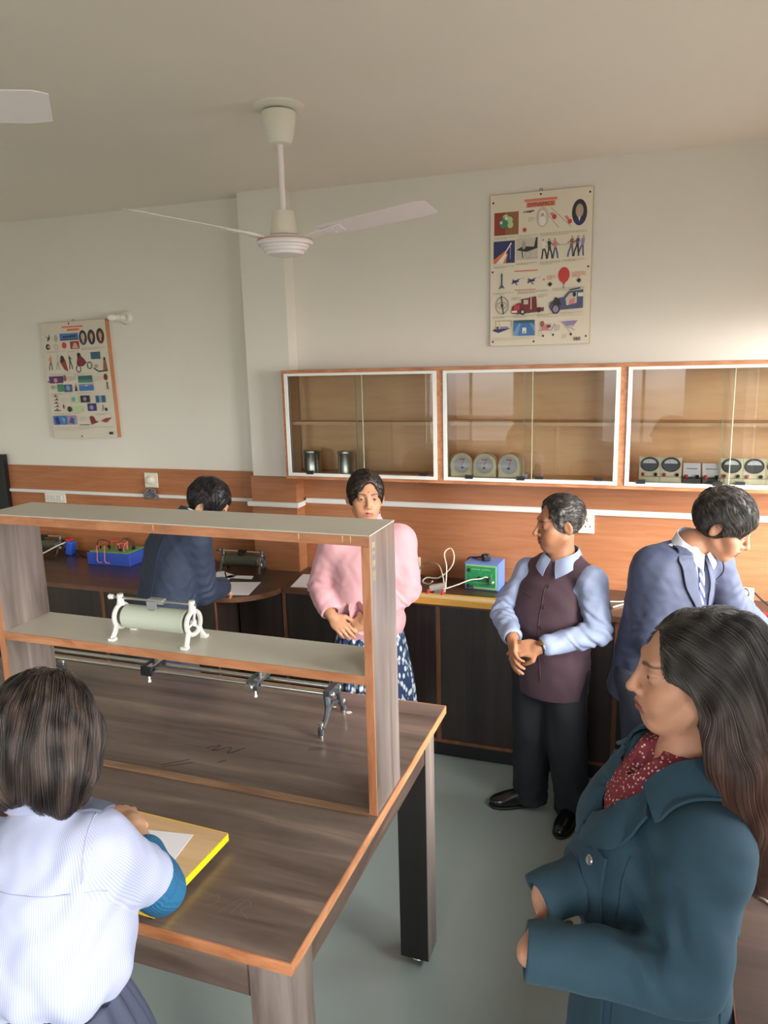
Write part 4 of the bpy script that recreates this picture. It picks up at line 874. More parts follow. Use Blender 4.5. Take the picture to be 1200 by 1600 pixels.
def end_cut(p, d, r):
    p = np.asarray(p, float); d = nrm(d); return lambda P: np.maximum(-((P-p)@d), np.linalg.norm(P-p, axis=1)-r)
class Sdf:
    def __init__(s): s.p = []; s.post = None
    def disp(s, P):
        if s.post is None: return np.zeros_like(P)
        N = s.grad(P); return N*s.post(P, N)[:, None]
    def u(s, f, k=.01): s.p.append(Pr(f, 'u', k)); return s
    def sub(s, f, k=.004): s.p.append(Pr(f, 's', k)); return s
    def cut(s, f, k=.004): s.p.append(Pr(f, 'i', k)); return s
    def ev(s, P, act=None):
        d = np.full(len(P), 9.)
        for i, q in enumerate(s.p):
            if act is not None and not act[i]: continue
            e = q.f(P)
            if q.op == 'u': d = smin(d, e, q.k)
            elif q.op == 's': d = -smin(-d, e, q.k)
            else: d = -smin(-d, -e, q.k)
        return d
    def __call__(s, P): return s.ev(P)
    def grad(s, P, e=.002):
        g = np.zeros_like(P)
        for i in range(3):
            q = P.copy(); q[:, i] += e; p2 = P.copy(); p2[:, i] -= e; g[:, i] = s.ev(q)-s.ev(p2)
        return g/(np.linalg.norm(g, axis=1)[:, None]+1e-9)
def surface(S, lo, hi, h, B=16):
    """surface nets over sparse blocks -> verts, quads"""
    lo = np.asarray(lo, float); n = np.ceil((np.asarray(hi)-lo)/h).astype(int)+2; nb = (n+B-1)//B
    bi = np.stack(np.meshgrid(*[np.arange(k) for k in nb], indexing='ij'), -1).reshape(-1, 3)
    cen = lo+(bi*B+B/2)*h; rad = B*h*.87
    # coarse culling
    d = S.ev(cen); keep = np.abs(d) < rad*1.75+.006
    bi, cen = bi[keep], cen[keep]
    pd = [q.f(cen) for q in S.p]
    g = np.stack(np.meshgrid(*[np.arange(B+1)]*3, indexing='ij'), -1).reshape(-1, 3)
    co = np.array([[x, y, z] for x in (0, 1) for y in (0, 1) for z in (0, 1)])
    ed = [(a, b) for a in range(8) for b in range(a+1, 8) if np.abs(co[a]-co[b]).sum() == 1]
    KY = n[2]+B+3; KX = KY*(n[1]+B+3)
    key = lambda q: (q[:, 0]+1)*KX+(q[:, 1]+1)*KY+q[:, 2]+1
    VK, VP, Q = [], [], []
    for b in range(len(bi)):
        act = []
        dmin = min([pd[i][b] for i, q in enumerate(S.p) if q.op == 'u'])
        for i, q in enumerate(S.p):
            e = pd[i][b]
            act.append(e < max(dmin, 0)+2.2*rad+q.k+.004 if q.op == 'u' else (e < 1.8*rad+q.k+.004 if q.op == 's' else e > -1.8*rad-q.k-.004))
        base = bi[b]*B; P = lo+(g+base)*h
        F = S.ev(P, act).reshape((B+1,)*3); sgn = F < 0
        if sgn.all() or not sgn.any(): continue
        C = [F[c[0]:c[0]+B, c[1]:c[1]+B, c[2]:c[2]+B] for c in co]; cnt = sum((c < 0).astype(int) for c in C)
        idx = np.argwhere((cnt > 0) & (cnt < 8)); 
        if len(idx) == 0: continue
        vals = np.stack([c[idx[:, 0], idx[:, 1], idx[:, 2]] for c in C], 1); acc = np.zeros((len(idx), 3)); num = np.zeros(len(idx))
        for a, c in ed:
            va, vb = vals[:, a], vals[:, c]; m = (va < 0) != (vb < 0); t = np.where(m, va/(va-vb+1e-12*(va == vb)), 0)
            acc += m[:, None]*(co[a]+t[:, None]*(co[c]-co[a])); num += m
        VK.append(key(idx+base)); VP.append(lo+(idx+base+acc/num[:, None])*h)
        for ax in range(3):
            s0 = [slice(0, B)]*3; s1 = list(s0); s1[ax] = slice(1, B+1); a, c = sgn[tuple(s0)], sgn[tuple(s1)]
            e = np.argwhere(a != c)
            if len(e) == 0: continue
            fl = a[e[:, 0], e[:, 1], e[:, 2]]; e = e+base; u, v = (ax+1) % 3, (ax+2) % 3
            o = [e.copy() for _ in range(4)]; o[1][:, u] -= 1; o[2][:, u] -= 1; o[2][:, v] -= 1; o[3][:, v] -= 1
            q = np.stack([key(x) for x in o], 1); q[~fl] = q[~fl][:, ::-1]; Q.append(q)
    K = np.concatenate(VK); VP = np.concatenate(VP); Q = np.concatenate(Q)
    srt = np.argsort(K); K, VP = K[srt], VP[srt]; j = np.searchsorted(K, Q); ok = (j < len(K)).all(1); j = np.clip(j, 0, len(K)-1); ok &= (K[j] == Q).all(1)
    return VP, j[ok]
def fast_mesh(name, V, Q, mats, midx=None, col=None):
    me = bpy.data.meshes.new(name); me.vertices.add(len(V)); me.vertices.foreach_set('co', np.ascontiguousarray(V, np.float32).ravel())
    k = Q.shape[1]; me.loops.add(len(Q)*k); me.loops.foreach_set('vertex_index', Q.astype(np.int32).ravel())
    me.polygons.add(len(Q)); me.polygons.foreach_set('loop_start', np.arange(0, len(Q)*k, k, dtype=np.int32))
    for m in mats: me.materials.append(m)
    me.update(calc_edges=True); me.polygons.foreach_set('use_smooth', np.ones(len(Q), dtype=bool))
    if midx is not None: me.polygons.foreach_set('material_index', np.asarray(midx, np.int32))
    if col is not None:
        a = me.color_attributes.new('tone', 'FLOAT_COLOR', 'POINT'); a.data.foreach_set('color', np.concatenate([col, np.ones((len(col), 1))], 1).astype(np.float32).ravel())
    me.validate(); me.update(); return me
def noise3(P, sc, seed=0):
    """cheap smooth noise in [-1, 1]"""
    r = np.random.default_rng(seed); s = 0
    for k in range(7):
        w = r.normal(size=3); w = w/np.linalg.norm(w)*r.uniform(.6, 1.6)*sc*2*PI; s = s+np.sin(P@w+r.uniform(0, 6.28)+1.3*np.sin(P@(w[[1, 2, 0]]*.53)+k))
    return s/3.2
def sdf_part(name, S, lo, hi, h, mats, parent, col=None, post=None, midx=None, extra=None, label=None, attr=None):
    """S in the person's local frame"""
    V, Q = surface(S, lo, hi, h)
    if post is not None:
        S.post = post; N = S.grad(V); V = V+N*post(V, N)[:, None]
    c = col(V) if col is not None else None
    mi = None
    if midx is not None: mi = midx(V[Q].mean(1))
    if extra is not None:                       # further pieces of the same mesh, e.g. eyeballs
        for (v, f, m, cc) in extra:
            f = np.array(f)
            if mi is None: mi = np.zeros(len(Q), int)
            Q = np.concatenate([Q, f+len(V)]); V = np.concatenate([V, v]); mi = np.concatenate([mi, np.full(len(f), m)])
            if c is not None: c = np.concatenate([c, cc])
    o = bpy.data.objects.new(name, fast_mesh(name, V, Q, mats if isinstance(mats, (list, tuple)) else [mats], mi, c)); COL.objects.link(o); o.parent = parent
    ORG[o.name] = ORG[parent.name]
    if attr is not None:
        at = o.data.attributes.new('stripe', 'FLOAT', 'POINT'); at.data.foreach_set('value', attr(V).astype(np.float32))
    if label: o['label'] = label
    return o
def tone_mat(name, rough=.5, spec=.4, sss=0., bump=0., bscale=300., sheen=0., aniso=False):
    m, nt, b = new_mat(name); N = nt.nodes; L = nt.links
    a = N.new('ShaderNodeVertexColor'); a.layer_name = 'tone'; L.new(a.outputs['Color'], b.inputs['Base Color'])
    b.inputs['Roughness'].default_value = rough; b.inputs['Specular IOR Level'].default_value = spec
    if sss:
        b.inputs['Subsurface Weight'].default_value = sss; b.inputs['Subsurface Radius'].default_value = (.012, .005, .003); b.inputs['Subsurface Scale'].default_value = .6
    if sheen: b.inputs['Sheen Weight'].default_value = sheen
    if bump:
        tc = N.new('ShaderNodeTexCoord'); n = N.new('ShaderNodeTexNoise'); n.inputs['Scale'].default_value = bscale; L.new(tc.outputs['Object'], n.inputs['Vector'])
        bp = N.new('ShaderNodeBump'); bp.inputs['Strength'].default_value = bump; bp.inputs['Distance'].default_value = .001; L.new(n.outputs['Fac'], bp.inputs['Height']); L.new(bp.outputs['Normal'], b.inputs['Normal'])
    return m
SKIN = tone_mat('skin', .5, .35, .08, bump=.12)
HAIRM = tone_mat('hair', .42, .5)
EYEW = plain('eye_white', rgb(222, 214, 206), .25); IRIS = plain('iris', rgb(44, 28, 20), .2)
def lin(c): return np.array(c[:3])

# frames: columns = right, forward, up
def hframe(heading, pitch=0., roll=0.):
    f = V3(math.cos(heading)*math.cos(pitch), math.sin(heading)*math.cos(pitch), math.sin(pitch)); r = V3(math.sin(heading), -math.cos(heading), 0); u = np.cross(r, f)
    c, s = math.cos(roll), math.sin(roll); r, u = c*r+s*u, -s*r+c*u
    return np.stack([r, f, u], 1)
class Head:
    def __init__(s, c, R, sc=1., fem=0., wide=1., nose=1.):
        s.c = np.asarray(c, float); s.R = R; s.sc = sc; s.fem = fem; s.wide = wide; s.nose = nose
    def w(s, x, y, z): return s.c+s.R@(np.array([x*s.wide, y, z])*s.sc)
    def loc(s, P): return ((P-s.c)@s.R)/s.sc/np.array([s.wide, 1, 1])
    def e(s, x, y, z, a, b, c, R=None):
        return ell(s.w(x, y, z), np.array([a*s.wide, b, c])*s.sc, s.R if R is None else s.R@R)
    def cp(s, a, b, ra, rb=None): return cap(s.w(*a), s.w(*b), ra*s.sc, (ra if rb is None else rb)*s.sc)
    def add(s, S):
        j = .92 if s.fem else 1.; n = s.nose
        S.u(s.e(0, -.020, .030, .0745, .093, .083), .01)
        S.u(s.e(0, .028, -.030, .060*j, .060, .082), .03)
        S.u(s.e(0, .052, -.092, .028*j, .026, .024), .035)
        for q in (-1, 1):
            S.u(s.cp((q*.054*j, .002, -.058), (q*.016, .062, -.099), .017, .015), .03)
            S.u(s.e(q*.044, .050, -.026, .022, .024, .020), .025)
            S.u(s.e(q*.033, .064, -.052, .020, .020, .024), .025)
        S.u(s.cp((-.036, .071, .026), (.036, .071, .026), .011), .02)
        for q in (-1, 1): S.sub(s.e(q*.0315, .094, .003, .018, .019, .0125), .016)
        S.u(s.cp((0, .083, .016), (0, .083+.024*n, -.026), .0062, .0085), .014)
        S.u(s.e(0, .083+.022*n, -.031, .0105, .012, .0095), .008)
        for q in (-1, 1):
            S.u(s.e(q*.0125, .090+.002*n, -.035, .0075, .011, .0075), .006)
            S.sub(s.e(q*.007, .098+.006*n, -.0415, .0034, .0055, .003), .002)
        S.u(s.e(0, .076, -.062, .027, .019, .022), .02)
        S.u(s.cp((-.019, .083, -.0615), (0, .0955, -.0585), .0032, .0052), .006).u(s.cp((.019, .083, -.0615), (0, .0955, -.0585), .0032, .0052), .006)
        S.u(s.cp((-.015, .083, -.069), (0, .0925, -.0715), .0035, .0062), .006).u(s.cp((.015, .083, -.069), (0, .0925, -.0715), .0035, .0062), .006)
        S.sub(s.e(0, .099, -.0648, .0235, .013, .0011), .003)
        for q in (-1, 1):     # lids round the eyeball, open slit
            S.u(s.e(q*.0315, .0715, .003, .0148, .0138, .0130), .006)
            S.sub(s.e(q*.0315, .088, .0022, .0125, .012, .0044), .0015)
            Re = np.array(Matrix.Rotation(q*.5, 3, 'Z'))@np.array(Matrix.Rotation(-.2, 3, 'X'))
            S.u(s.e(q*.083, -.014, -.008, .0075, .020, .033, Re), .006)
            S.sub(s.e(q*.0925, -.007, -.004, .0075, .0115, .021, Re), .004)
        return S
    def eyes(s, look=(0, 0)):
        out = []
        for q in (-1, 1):
            mb = MB().sphere((0, 0, 0), .0118, 20); V = mb.verts(); F4 = [f if len(f) == 4 else (f[0], f[1], f[2], f[2]) for f in mb.f]
            cen = np.array([q*.0315, .0715, .003]); g = nrm([look[0], 1, look[1]]); dirs = V/.0118
            fc = np.array([dirs[list(f)].mean(0) for f in F4]); fc /= np.linalg.norm(fc, axis=1)[:, None]
            m = np.where(fc@g > .86, 2, 1)
            W = s.c+((V+cen)*s.sc*np.array([s.wide, 1, 1]))@s.R.T
            for mm in (1, 2):
                sel = [F4[i] for i in range(len(F4)) if m[i] == mm]
                if sel: out.append((W if mm == 1 else W+1e-5, [list(f) for f in sel], mm, np.zeros((len(W), 3))))
        return out
    def tint(s, base, lip, brow=True, mous=0., stub=0., under=.0, browc=(.012, .009, .008), bindi=None):
        base = lin(base); lip = lin(lip); browc = np.array(browc)
        def f(V):
            q = s.loc(V); n = len(V); C = np.tile(base, (n, 1))
            C *= (1+.06*noise3(V, 14, 3))[:, None]
            near = np.abs(q).max(1) < .16
            def mix(mask, col, a=1.):
                w = (np.clip(mask, 0, 1)*a*near)[:, None]; C[:] = C*(1-w)+np.asarray(col)*w
            x, y, z = q.T; fr = y > .05
            rosy = np.exp(-(((np.abs(x)-.04)/.02)**2+((z+.035)/.02)**2))*fr; mix(rosy*.35, base*np.array([1.12, .86, .82]))
            mix(np.exp(-(((np.abs(x)-.03)/.017)**2+((z+.012)/.007)**2))*fr*under, base*.62)
            u = 1.25-np.sqrt((x/.0235)**2+((z+.0655+.006*np.abs(x)/.02)/.0115)**2); mix(np.clip(u*4, 0, 1)*(y > .07), lip)
            mix(np.exp(-((z+.0648)/.0012)**2)*(np.abs(x) < .023)*(y > .07), lip*.35)
            if brow:
                bz = .0235+.0055*np.sin(np.clip((np.abs(x)-.012)/.042, 0, 1)*PI*.8); th = .0046*np.clip(1.15-(np.abs(x)-.014)/.05, .25, 1)
                m = np.clip(1.5-np.abs(z-bz)/th, 0, 1)*(np.abs(x) > .011)*(np.abs(x) < .056)*(y > .03); mix(m, browc, .85)
            lash = np.exp(-(((np.abs(x)-.0315)/.014)**2))*np.clip(1.4-np.abs(z-.0068)/.0016, 0, 1)*(y > .066); mix(lash, browc, .85)
            if mous:
                m = np.clip(1.4-np.sqrt((x/.026)**2+((z+.050+.10*np.abs(x)*.5)/.0075)**2)*1., 0, 1)*1.6*(y > .072)*(np.abs(x) > .001); mix(np.clip(m, 0, 1), np.array([.035, .03, .03]), mous)
            if stub: mix(np.clip(1-np.abs(z+.08)/.05, 0, 1)*(y > 0), base*.7, stub)
            if bindi is not None: mix((np.hypot(x, z-.038) < .0035)*(y > .05)*1., bindi)
            return C
        return f
def hand(S, wrist, dirn, palm_n, curl=.5, side=1, sc=1., spread=.12, thumb=(.7, .5), curls=None):
    """wrist point, pointing direction, palm normal (the way the palm faces); side=+1: thumb lies towards cross(dirn, palm_n)"""
    d = nrm(dirn); n = nrm(np.asarray(palm_n, float)-d*np.dot(palm_n, d)); x = np.cross(d, n)*side; w = np.asarray(wrist, float)
    p = lambda a, b, c: w+sc*(a*x+b*d+c*n)
    S.u(cap(p(0, -.02, 0), p(.003, .02, 0), .023*sc, .024*sc), .012)
    Rm = np.stack([x, d, n], 1)
    S.u(ell(p(0, .052, 0), np.array([.040, .050, .0155])*sc, Rm), .014)
    S.u(cap(p(.012, .022, .004), p(.030, .048, .007), .015*sc, .011*sc), .012)
    fl = [(.029, .088, .071, .0083), (.010, .094, .079, .0086), (-.010, .090, .073, .0082), (-.028, .080, .058, .0072)]
    tips = []
    for i, (fx, fy, L, r) in enumerate(fl):
        c = (curls[i] if curls is not None else curl)+.05*(i-1.5)
        a0 = c*.75; q = p(fx*.82, fy-.026, 0); sp = (fx/.03)*spread
        pts = [q, p(fx, fy, -.001)]; ang = a0; prev = pts[-1]
        for k, fr in enumerate((.46, .30, .24)):
            v = math.cos(ang)*(d*math.cos(sp)+x*math.sin(sp))+math.sin(ang)*n; prev = prev+v*L*fr*sc; pts.append(prev); ang += c*(.95 if k == 0 else .7)
        S.u(chain(pts, [r*1.1*sc, r*1.12*sc, r*1.0*sc, r*.92*sc, r*.80*sc]), .0045)
        tips.append(prev)
    t0 = p(.022, .028, .003); a, b = thumb
    v1 = nrm(x*math.cos(a)+d*math.sin(a)*1.0+n*b*.5); v2 = nrm(x*math.cos(a)*.35+d+n*b); v3 = nrm(x*math.cos(a)*.1+d+n*b*1.1)
    pts = [t0, t0+v1*.034*sc, t0+v1*.034*sc+v2*.032*sc, t0+v1*.034*sc+v2*.032*sc+v3*.024*sc]
    S.u(chain(pts, [.013*sc, .0115*sc, .0098*sc, .008*sc]), .007)
    return tips
def strands(S, roots, flow, n_step, step, off, w=.0006, taper=True, seed=1, cols=None, sides=3):
    """thin hair strands that follow the surface of S; flow(P, i)->direction"""
    r = np.random.default_rng(seed); P = roots.copy(); path = [P.copy()]; o = off*r.uniform(.2, 1.3, len(P))
    for i in range(n_step):
        g = S.grad(P, .003); v = flow(P, i); v = v-g*(v*g).sum(1)[:, None]*.9; v /= np.linalg.norm(v, axis=1)[:, None]+1e-9
        P = P+v*step; dd = S.ev(P); g = S.grad(P, .003); P = P-g*np.clip(dd-o, -.02, .02)[:, None]; path.append(P.copy())
    T = np.stack(path, 1)                                         # strands x steps x 3
    if S.post is not None: q = T.reshape(-1, 3); T = (q+S.disp(q)).reshape(T.shape)
    n, k = T.shape[:2]; D = np.gradient(T, axis=1); D /= np.linalg.norm(D, axis=2)[..., None]+1e-9
    a = np.cross(D, np.array([.3, .5, .81])); a /= np.linalg.norm(a, axis=2)[..., None]+1e-9; b = np.cross(D, a)
    wd = w*r.uniform(.7, 1.5, n)[:, None]*(np.linspace(1, .35, k) if taper else np.ones(k))[None]
    V = np.stack([T+wd[..., None]*(math.cos(2*PI*j/sides)*a+math.sin(2*PI*j/sides)*b) for j in range(sides)], 2).reshape(-1, 3)
    i0 = (np.arange(n)[:, None]*k+np.arange(k-1)[None])[..., None]*sides; j = np.arange(sides); j1 = (j+1) % sides
    Q = np.stack([i0+j, i0+j1, i0+sides+j1, i0+sides+j], -1).reshape(-1, 4)
    C = None
    if cols is not None:
        c = cols(T[:, :, :].reshape(-1, 3)).reshape(n, k, 3)*(r.uniform(.6, 1.6, n)[:, None, None]); C = np.repeat(c, sides, axis=1).reshape(-1, 3)
    return V, Q, 0, C
def rand_on(S, lo, hi, n, cond=None, seed=1):
    r = np.random.default_rng(seed); out = []; m = 0
    for _ in range(12):
        P = r.uniform(lo, hi, (6000, 3))
        for _ in range(4): P = P-S.grad(P, .004)*S.ev(P)[:, None]
        k = np.abs(S.ev(P)) < .003
        if cond is not None: k &= cond(P)
        out.append(P[k]); m += k.sum()
        if m >= n: break
    return np.concatenate(out)[:n]
# ------------------------------------------------------------------ figures
class Human: pass
def human(O, label, J, hd, chestR, pelvR, skin, hands, build=1., torso_w=.15, torso_d=.095, h=.0045, lips=None, tint=None, headbox=None):
    """J: joints in local coordinates; body is one continuous surface"""
    S = Sdf(); b = build; C, P, N = J['chest'], J['pelvis'], J['neck']
    up = nrm(np.array(C)-P); 
    S.u(ell(C, (torso_w*b, torso_d*b, .17), chestR), .05).u(ell(np.array(P)*.45+np.array(C)*.55, (torso_w*.82*b, torso_d*.95*b, .16), chestR), .06).u(ell(P, (.14*b, .095*b, .12), pelvR), .06)
    S.u(cap(J['neck'], hd.w(0, -.015, -.06), .052*b**.5, .05*b**.5), .03)
    S.u(cap(C+up*.08, J['neck'], .08, .055), .04)
    for s in ('R', 'L'):
        S.u(sph(J[s+'sh'], .052*b), .04)
        S.u(chain([J[s+'sh'], J[s+'el'], J[s+'wr']], [.046*b, .037*b, .0255]), .02)
        S.u(chain([J[s+'hip'], J[s+'kn'], J[s+'an']], [.085*b, .055*b, .036]), .03)
        S.u(chain([J[s+'an'], np.array(J[s+'an'])*[1, 1, 0]+[0, 0, .03], J[s+'toe']], [.036, .034, .024]), .02)
    hd.add(S)
    for kw in hands: hand(S, **kw)
    allp = np.array([v for v in J.values()]+[hd.c]); lo, hi = allp.min(0)-.22, allp.max(0)+.24; lo[2] = .0
    V, Q = surface(S, lo, hi, h)
    c = (tint or hd.tint(skin, lips))(V); mi = np.zeros(len(Q), int)
    for (v, f, m, cc) in hd.eyes():
        f = np.array(f); Q = np.concatenate([Q, f+len(V)]); V = np.concatenate([V, v]); mi = np.concatenate([mi, np.full(len(f), m)]); c = np.concatenate([c, np.zeros((len(v), 3))])
    o = bpy.data.objects.new('person', fast_mesh('person', V, Q, [SKIN, EYEW, IRIS], mi, c)); COL.objects.link(o); o.location = O
    ORG[o.name] = np.zeros(3)     # children are given in the local frame
    props(o, label, 'person'); H = Human(); H.o, H.S, H.J, H.hd, H.cR, H.pR = o, S, J, hd, chestR, pelvR; H.lo, H.hi = lo, hi
    return H
def march(S, p, d, mx=.6):
    """walk from points p along d to the surface"""
    P = np.array(p, float); d = nrm(d)*np.ones_like(P); t = np.zeros(len(P))
    for _ in range(60): t = t+np.clip(S.ev(P+d*t[:, None]), -.02, .03)*.8; t = np.clip(t, 0, mx)
    return P+d*t[:, None]
def grid_patch(name, rows, mat, parent, thick=.003, nu=18, nv=8, S=None, off=.002, outward=None, push=None):
    """rows: polylines of equal length; a smooth sheet with thickness; pressed onto S when given"""
    A = np.array(rows, float)
    def rs(A, n, ax):
        k = A.shape[ax]; x = np.linspace(0, k-1, n); i = np.clip(x.astype(int), 0, k-2); t = x-i; a = np.take(A, i, ax); b = np.take(A, i+1, ax)
        m0 = np.take(A, np.clip(i-1, 0, k-1), ax); m1 = np.take(A, np.clip(i+2, 0, k-1), ax); sh = [1, 1, 1]; sh[ax] = n; t = t.reshape(sh)
        return .5*((2*a)+(b-m0)*t+(2*m0-5*a+4*b-m1)*t*t+(3*a-m0-3*b+m1)*t**3)
    A = rs(rs(A, nu, 1), nv, 0); sh = A.shape; P = A.reshape(-1, 3)
    if S is not None:
        for _ in range(5): P = P-S.grad(P)*(S.ev(P)-off)[:, None]
        P = P+S.disp(P)
    if push is not None:
        for _ in range(6): P = P+push.grad(P)*np.maximum(off-push.ev(P), 0)[:, None]
        P = P+push.disp(P)*np.clip(1-(push.ev(P)-off)/.01, 0, 1)[:, None]
    G = P.reshape(sh); du = np.gradient(G, axis=1); dv = np.gradient(G, axis=0); n = np.cross(du, dv); n /= np.linalg.norm(n, axis=2)[..., None]+1e-9; n = n.reshape(-1, 3)
    if S is not None:
        g = S.grad(P); n = np.where(((n*g).sum(1) < 0)[:, None], -n, n)
    elif outward is not None and (n.mean(0)@np.array(outward)) < 0: n = -n
    V = np.concatenate([P, P+n*thick]); nv, nu = sh[:2]; idx = np.arange(nv*nu).reshape(nv, nu)
    q = np.stack([idx[:-1, :-1], idx[:-1, 1:], idx[1:, 1:], idx[1:, :-1]], -1).reshape(-1, 4); m = nv*nu
    rim = np.concatenate([idx[0, :], idx[1:, -1], idx[-1, ::-1][1:], idx[::-1, 0][1:-1]]); r2 = np.roll(rim, -1)
    Q = np.concatenate([q[:, ::-1], q+m, np.stack([rim, r2, r2+m, rim+m], 1)])
    o = bpy.data.objects.new(name, fast_mesh(name, V, Q, [mat])); COL.objects.link(o); o.parent = parent; ORG[o.name] = np.zeros(3)
    smooth_angle(o, 50); return o
def button(S, p, d, r, mat, parent, off=.0):
    q = march(S, [p], d)[0]; n = S.grad(q[None])[0]; q = q+S.disp(q[None])[0]+n*off; R = np.stack([*frame_from(n)[:2], n], 1)
    return part('button', MB().lathe([(r, -.002), (r, .002), (r*.8, .0035), (r*.35, .003), (.0001, .0028)], q, R, 18), mat, parent, smooth=35)
def seam(name, S, pts, w, mat, parent, off=.0005):
    P = np.array(spline(pts, 6))
    for _ in range(5): P = P-S.grad(P)*(S.ev(P)-off)[:, None]
    P = P+S.disp(P)
    return part(name, MB().tube(list(P), w, 6), mat, parent, smooth=True)
def trousers(H, mat, z_top, rad=(.105, .085, .075, .085), h=.006, name='trousers', zb=.03, belly=None, fold=.004):
    J = H.J; S = Sdf()
    for s in ('R', 'L'):
        an = np.array(J[s+'an']); ft = an*[1, 1, 0]+[0, 0, zb]
        S.u(chain([J[s+'hip'], J[s+'kn'], an, ft], rad), .03)
    P = np.array(J['pelvis']); S.u(ell(P+[0, 0, .0], belly or (.165, .125, .16), H.pR), .06)
    S.cut(halfspace((0, 0, z_top), (0, 0, 1)), .002).cut(halfspace((0, 0, zb), (0, 0, -1)), .003)
    f = lambda V, N: fold*noise3(V*[1, 1, .45], 9, 4)+fold*.7*noise3(V*[1, 1, 1.2], 16, 5)*np.exp(-((V[:, 2]-.12)/.12)**2)
    return sdf_part(name, S, H.lo, np.array([H.hi[0], H.hi[1], z_top+.02]), h, mat, H.o, post=f), S
def shoe(H, s, mat, sole, L=.27):
    J = H.J; an = np.array(J[s+'an']); toe = np.array(J[s+'toe']); d = nrm((toe-an)*[1, 1, 0]); r = np.array([d[1], -d[0], 0]); heel = an*[1, 1, 0]-d*.055
    R = np.stack([r, d, [0, 0, 1]], 1); p = lambda x, y, z: heel+r*x+d*y+np.array([0, 0, z])
    S = Sdf().u(ell(p(0, .05, .045), (.037, .058, .05), R), .02).u(ell(p(0, .19, .032), (.043, .075, .036), R), .04).u(ell(p(0, .12, .045), (.036, .08, .042), R), .03).u(cap(p(0, .055, .05), p(0, .05, .09), .038, .04), .02)
    S.cut(halfspace((0, 0, .014), (0, 0, -1)), .002).cut(halfspace((0, 0, .088), (0, 0, 1)), .002)
    lo, hi = heel-[.3, .3, 0], heel+[.3, .3, .13]; o = sdf_part('shoe', S, lo, hi, .004, mat, H.o)
    T = Sdf().u(ell(p(0, .05, .01), (.04, .06, .03), R), .01).u(ell(p(0, .19, .01), (.046, .078, .03), R), .03).u(ell(p(0, .12, .01), (.037, .08, .03), R), .03).cut(halfspace((0, 0, .001), (0, 0, -1)), .001).cut(halfspace((0, 0, .016), (0, 0, 1)), .001)
    q = sdf_part('sole', T, lo, hi, .004, sole, o); return o
def hair_cap(hd, th=.012, line=None, extra=None):
    """scalp-hugging hair volume without the face"""
    S = Sdf(); k = hd.sc
    S.u(hd.e(0, -.022, .036, .0745+th*.8, .094+th*.8, .083+th), .01)
    if extra: extra(S)
    return S
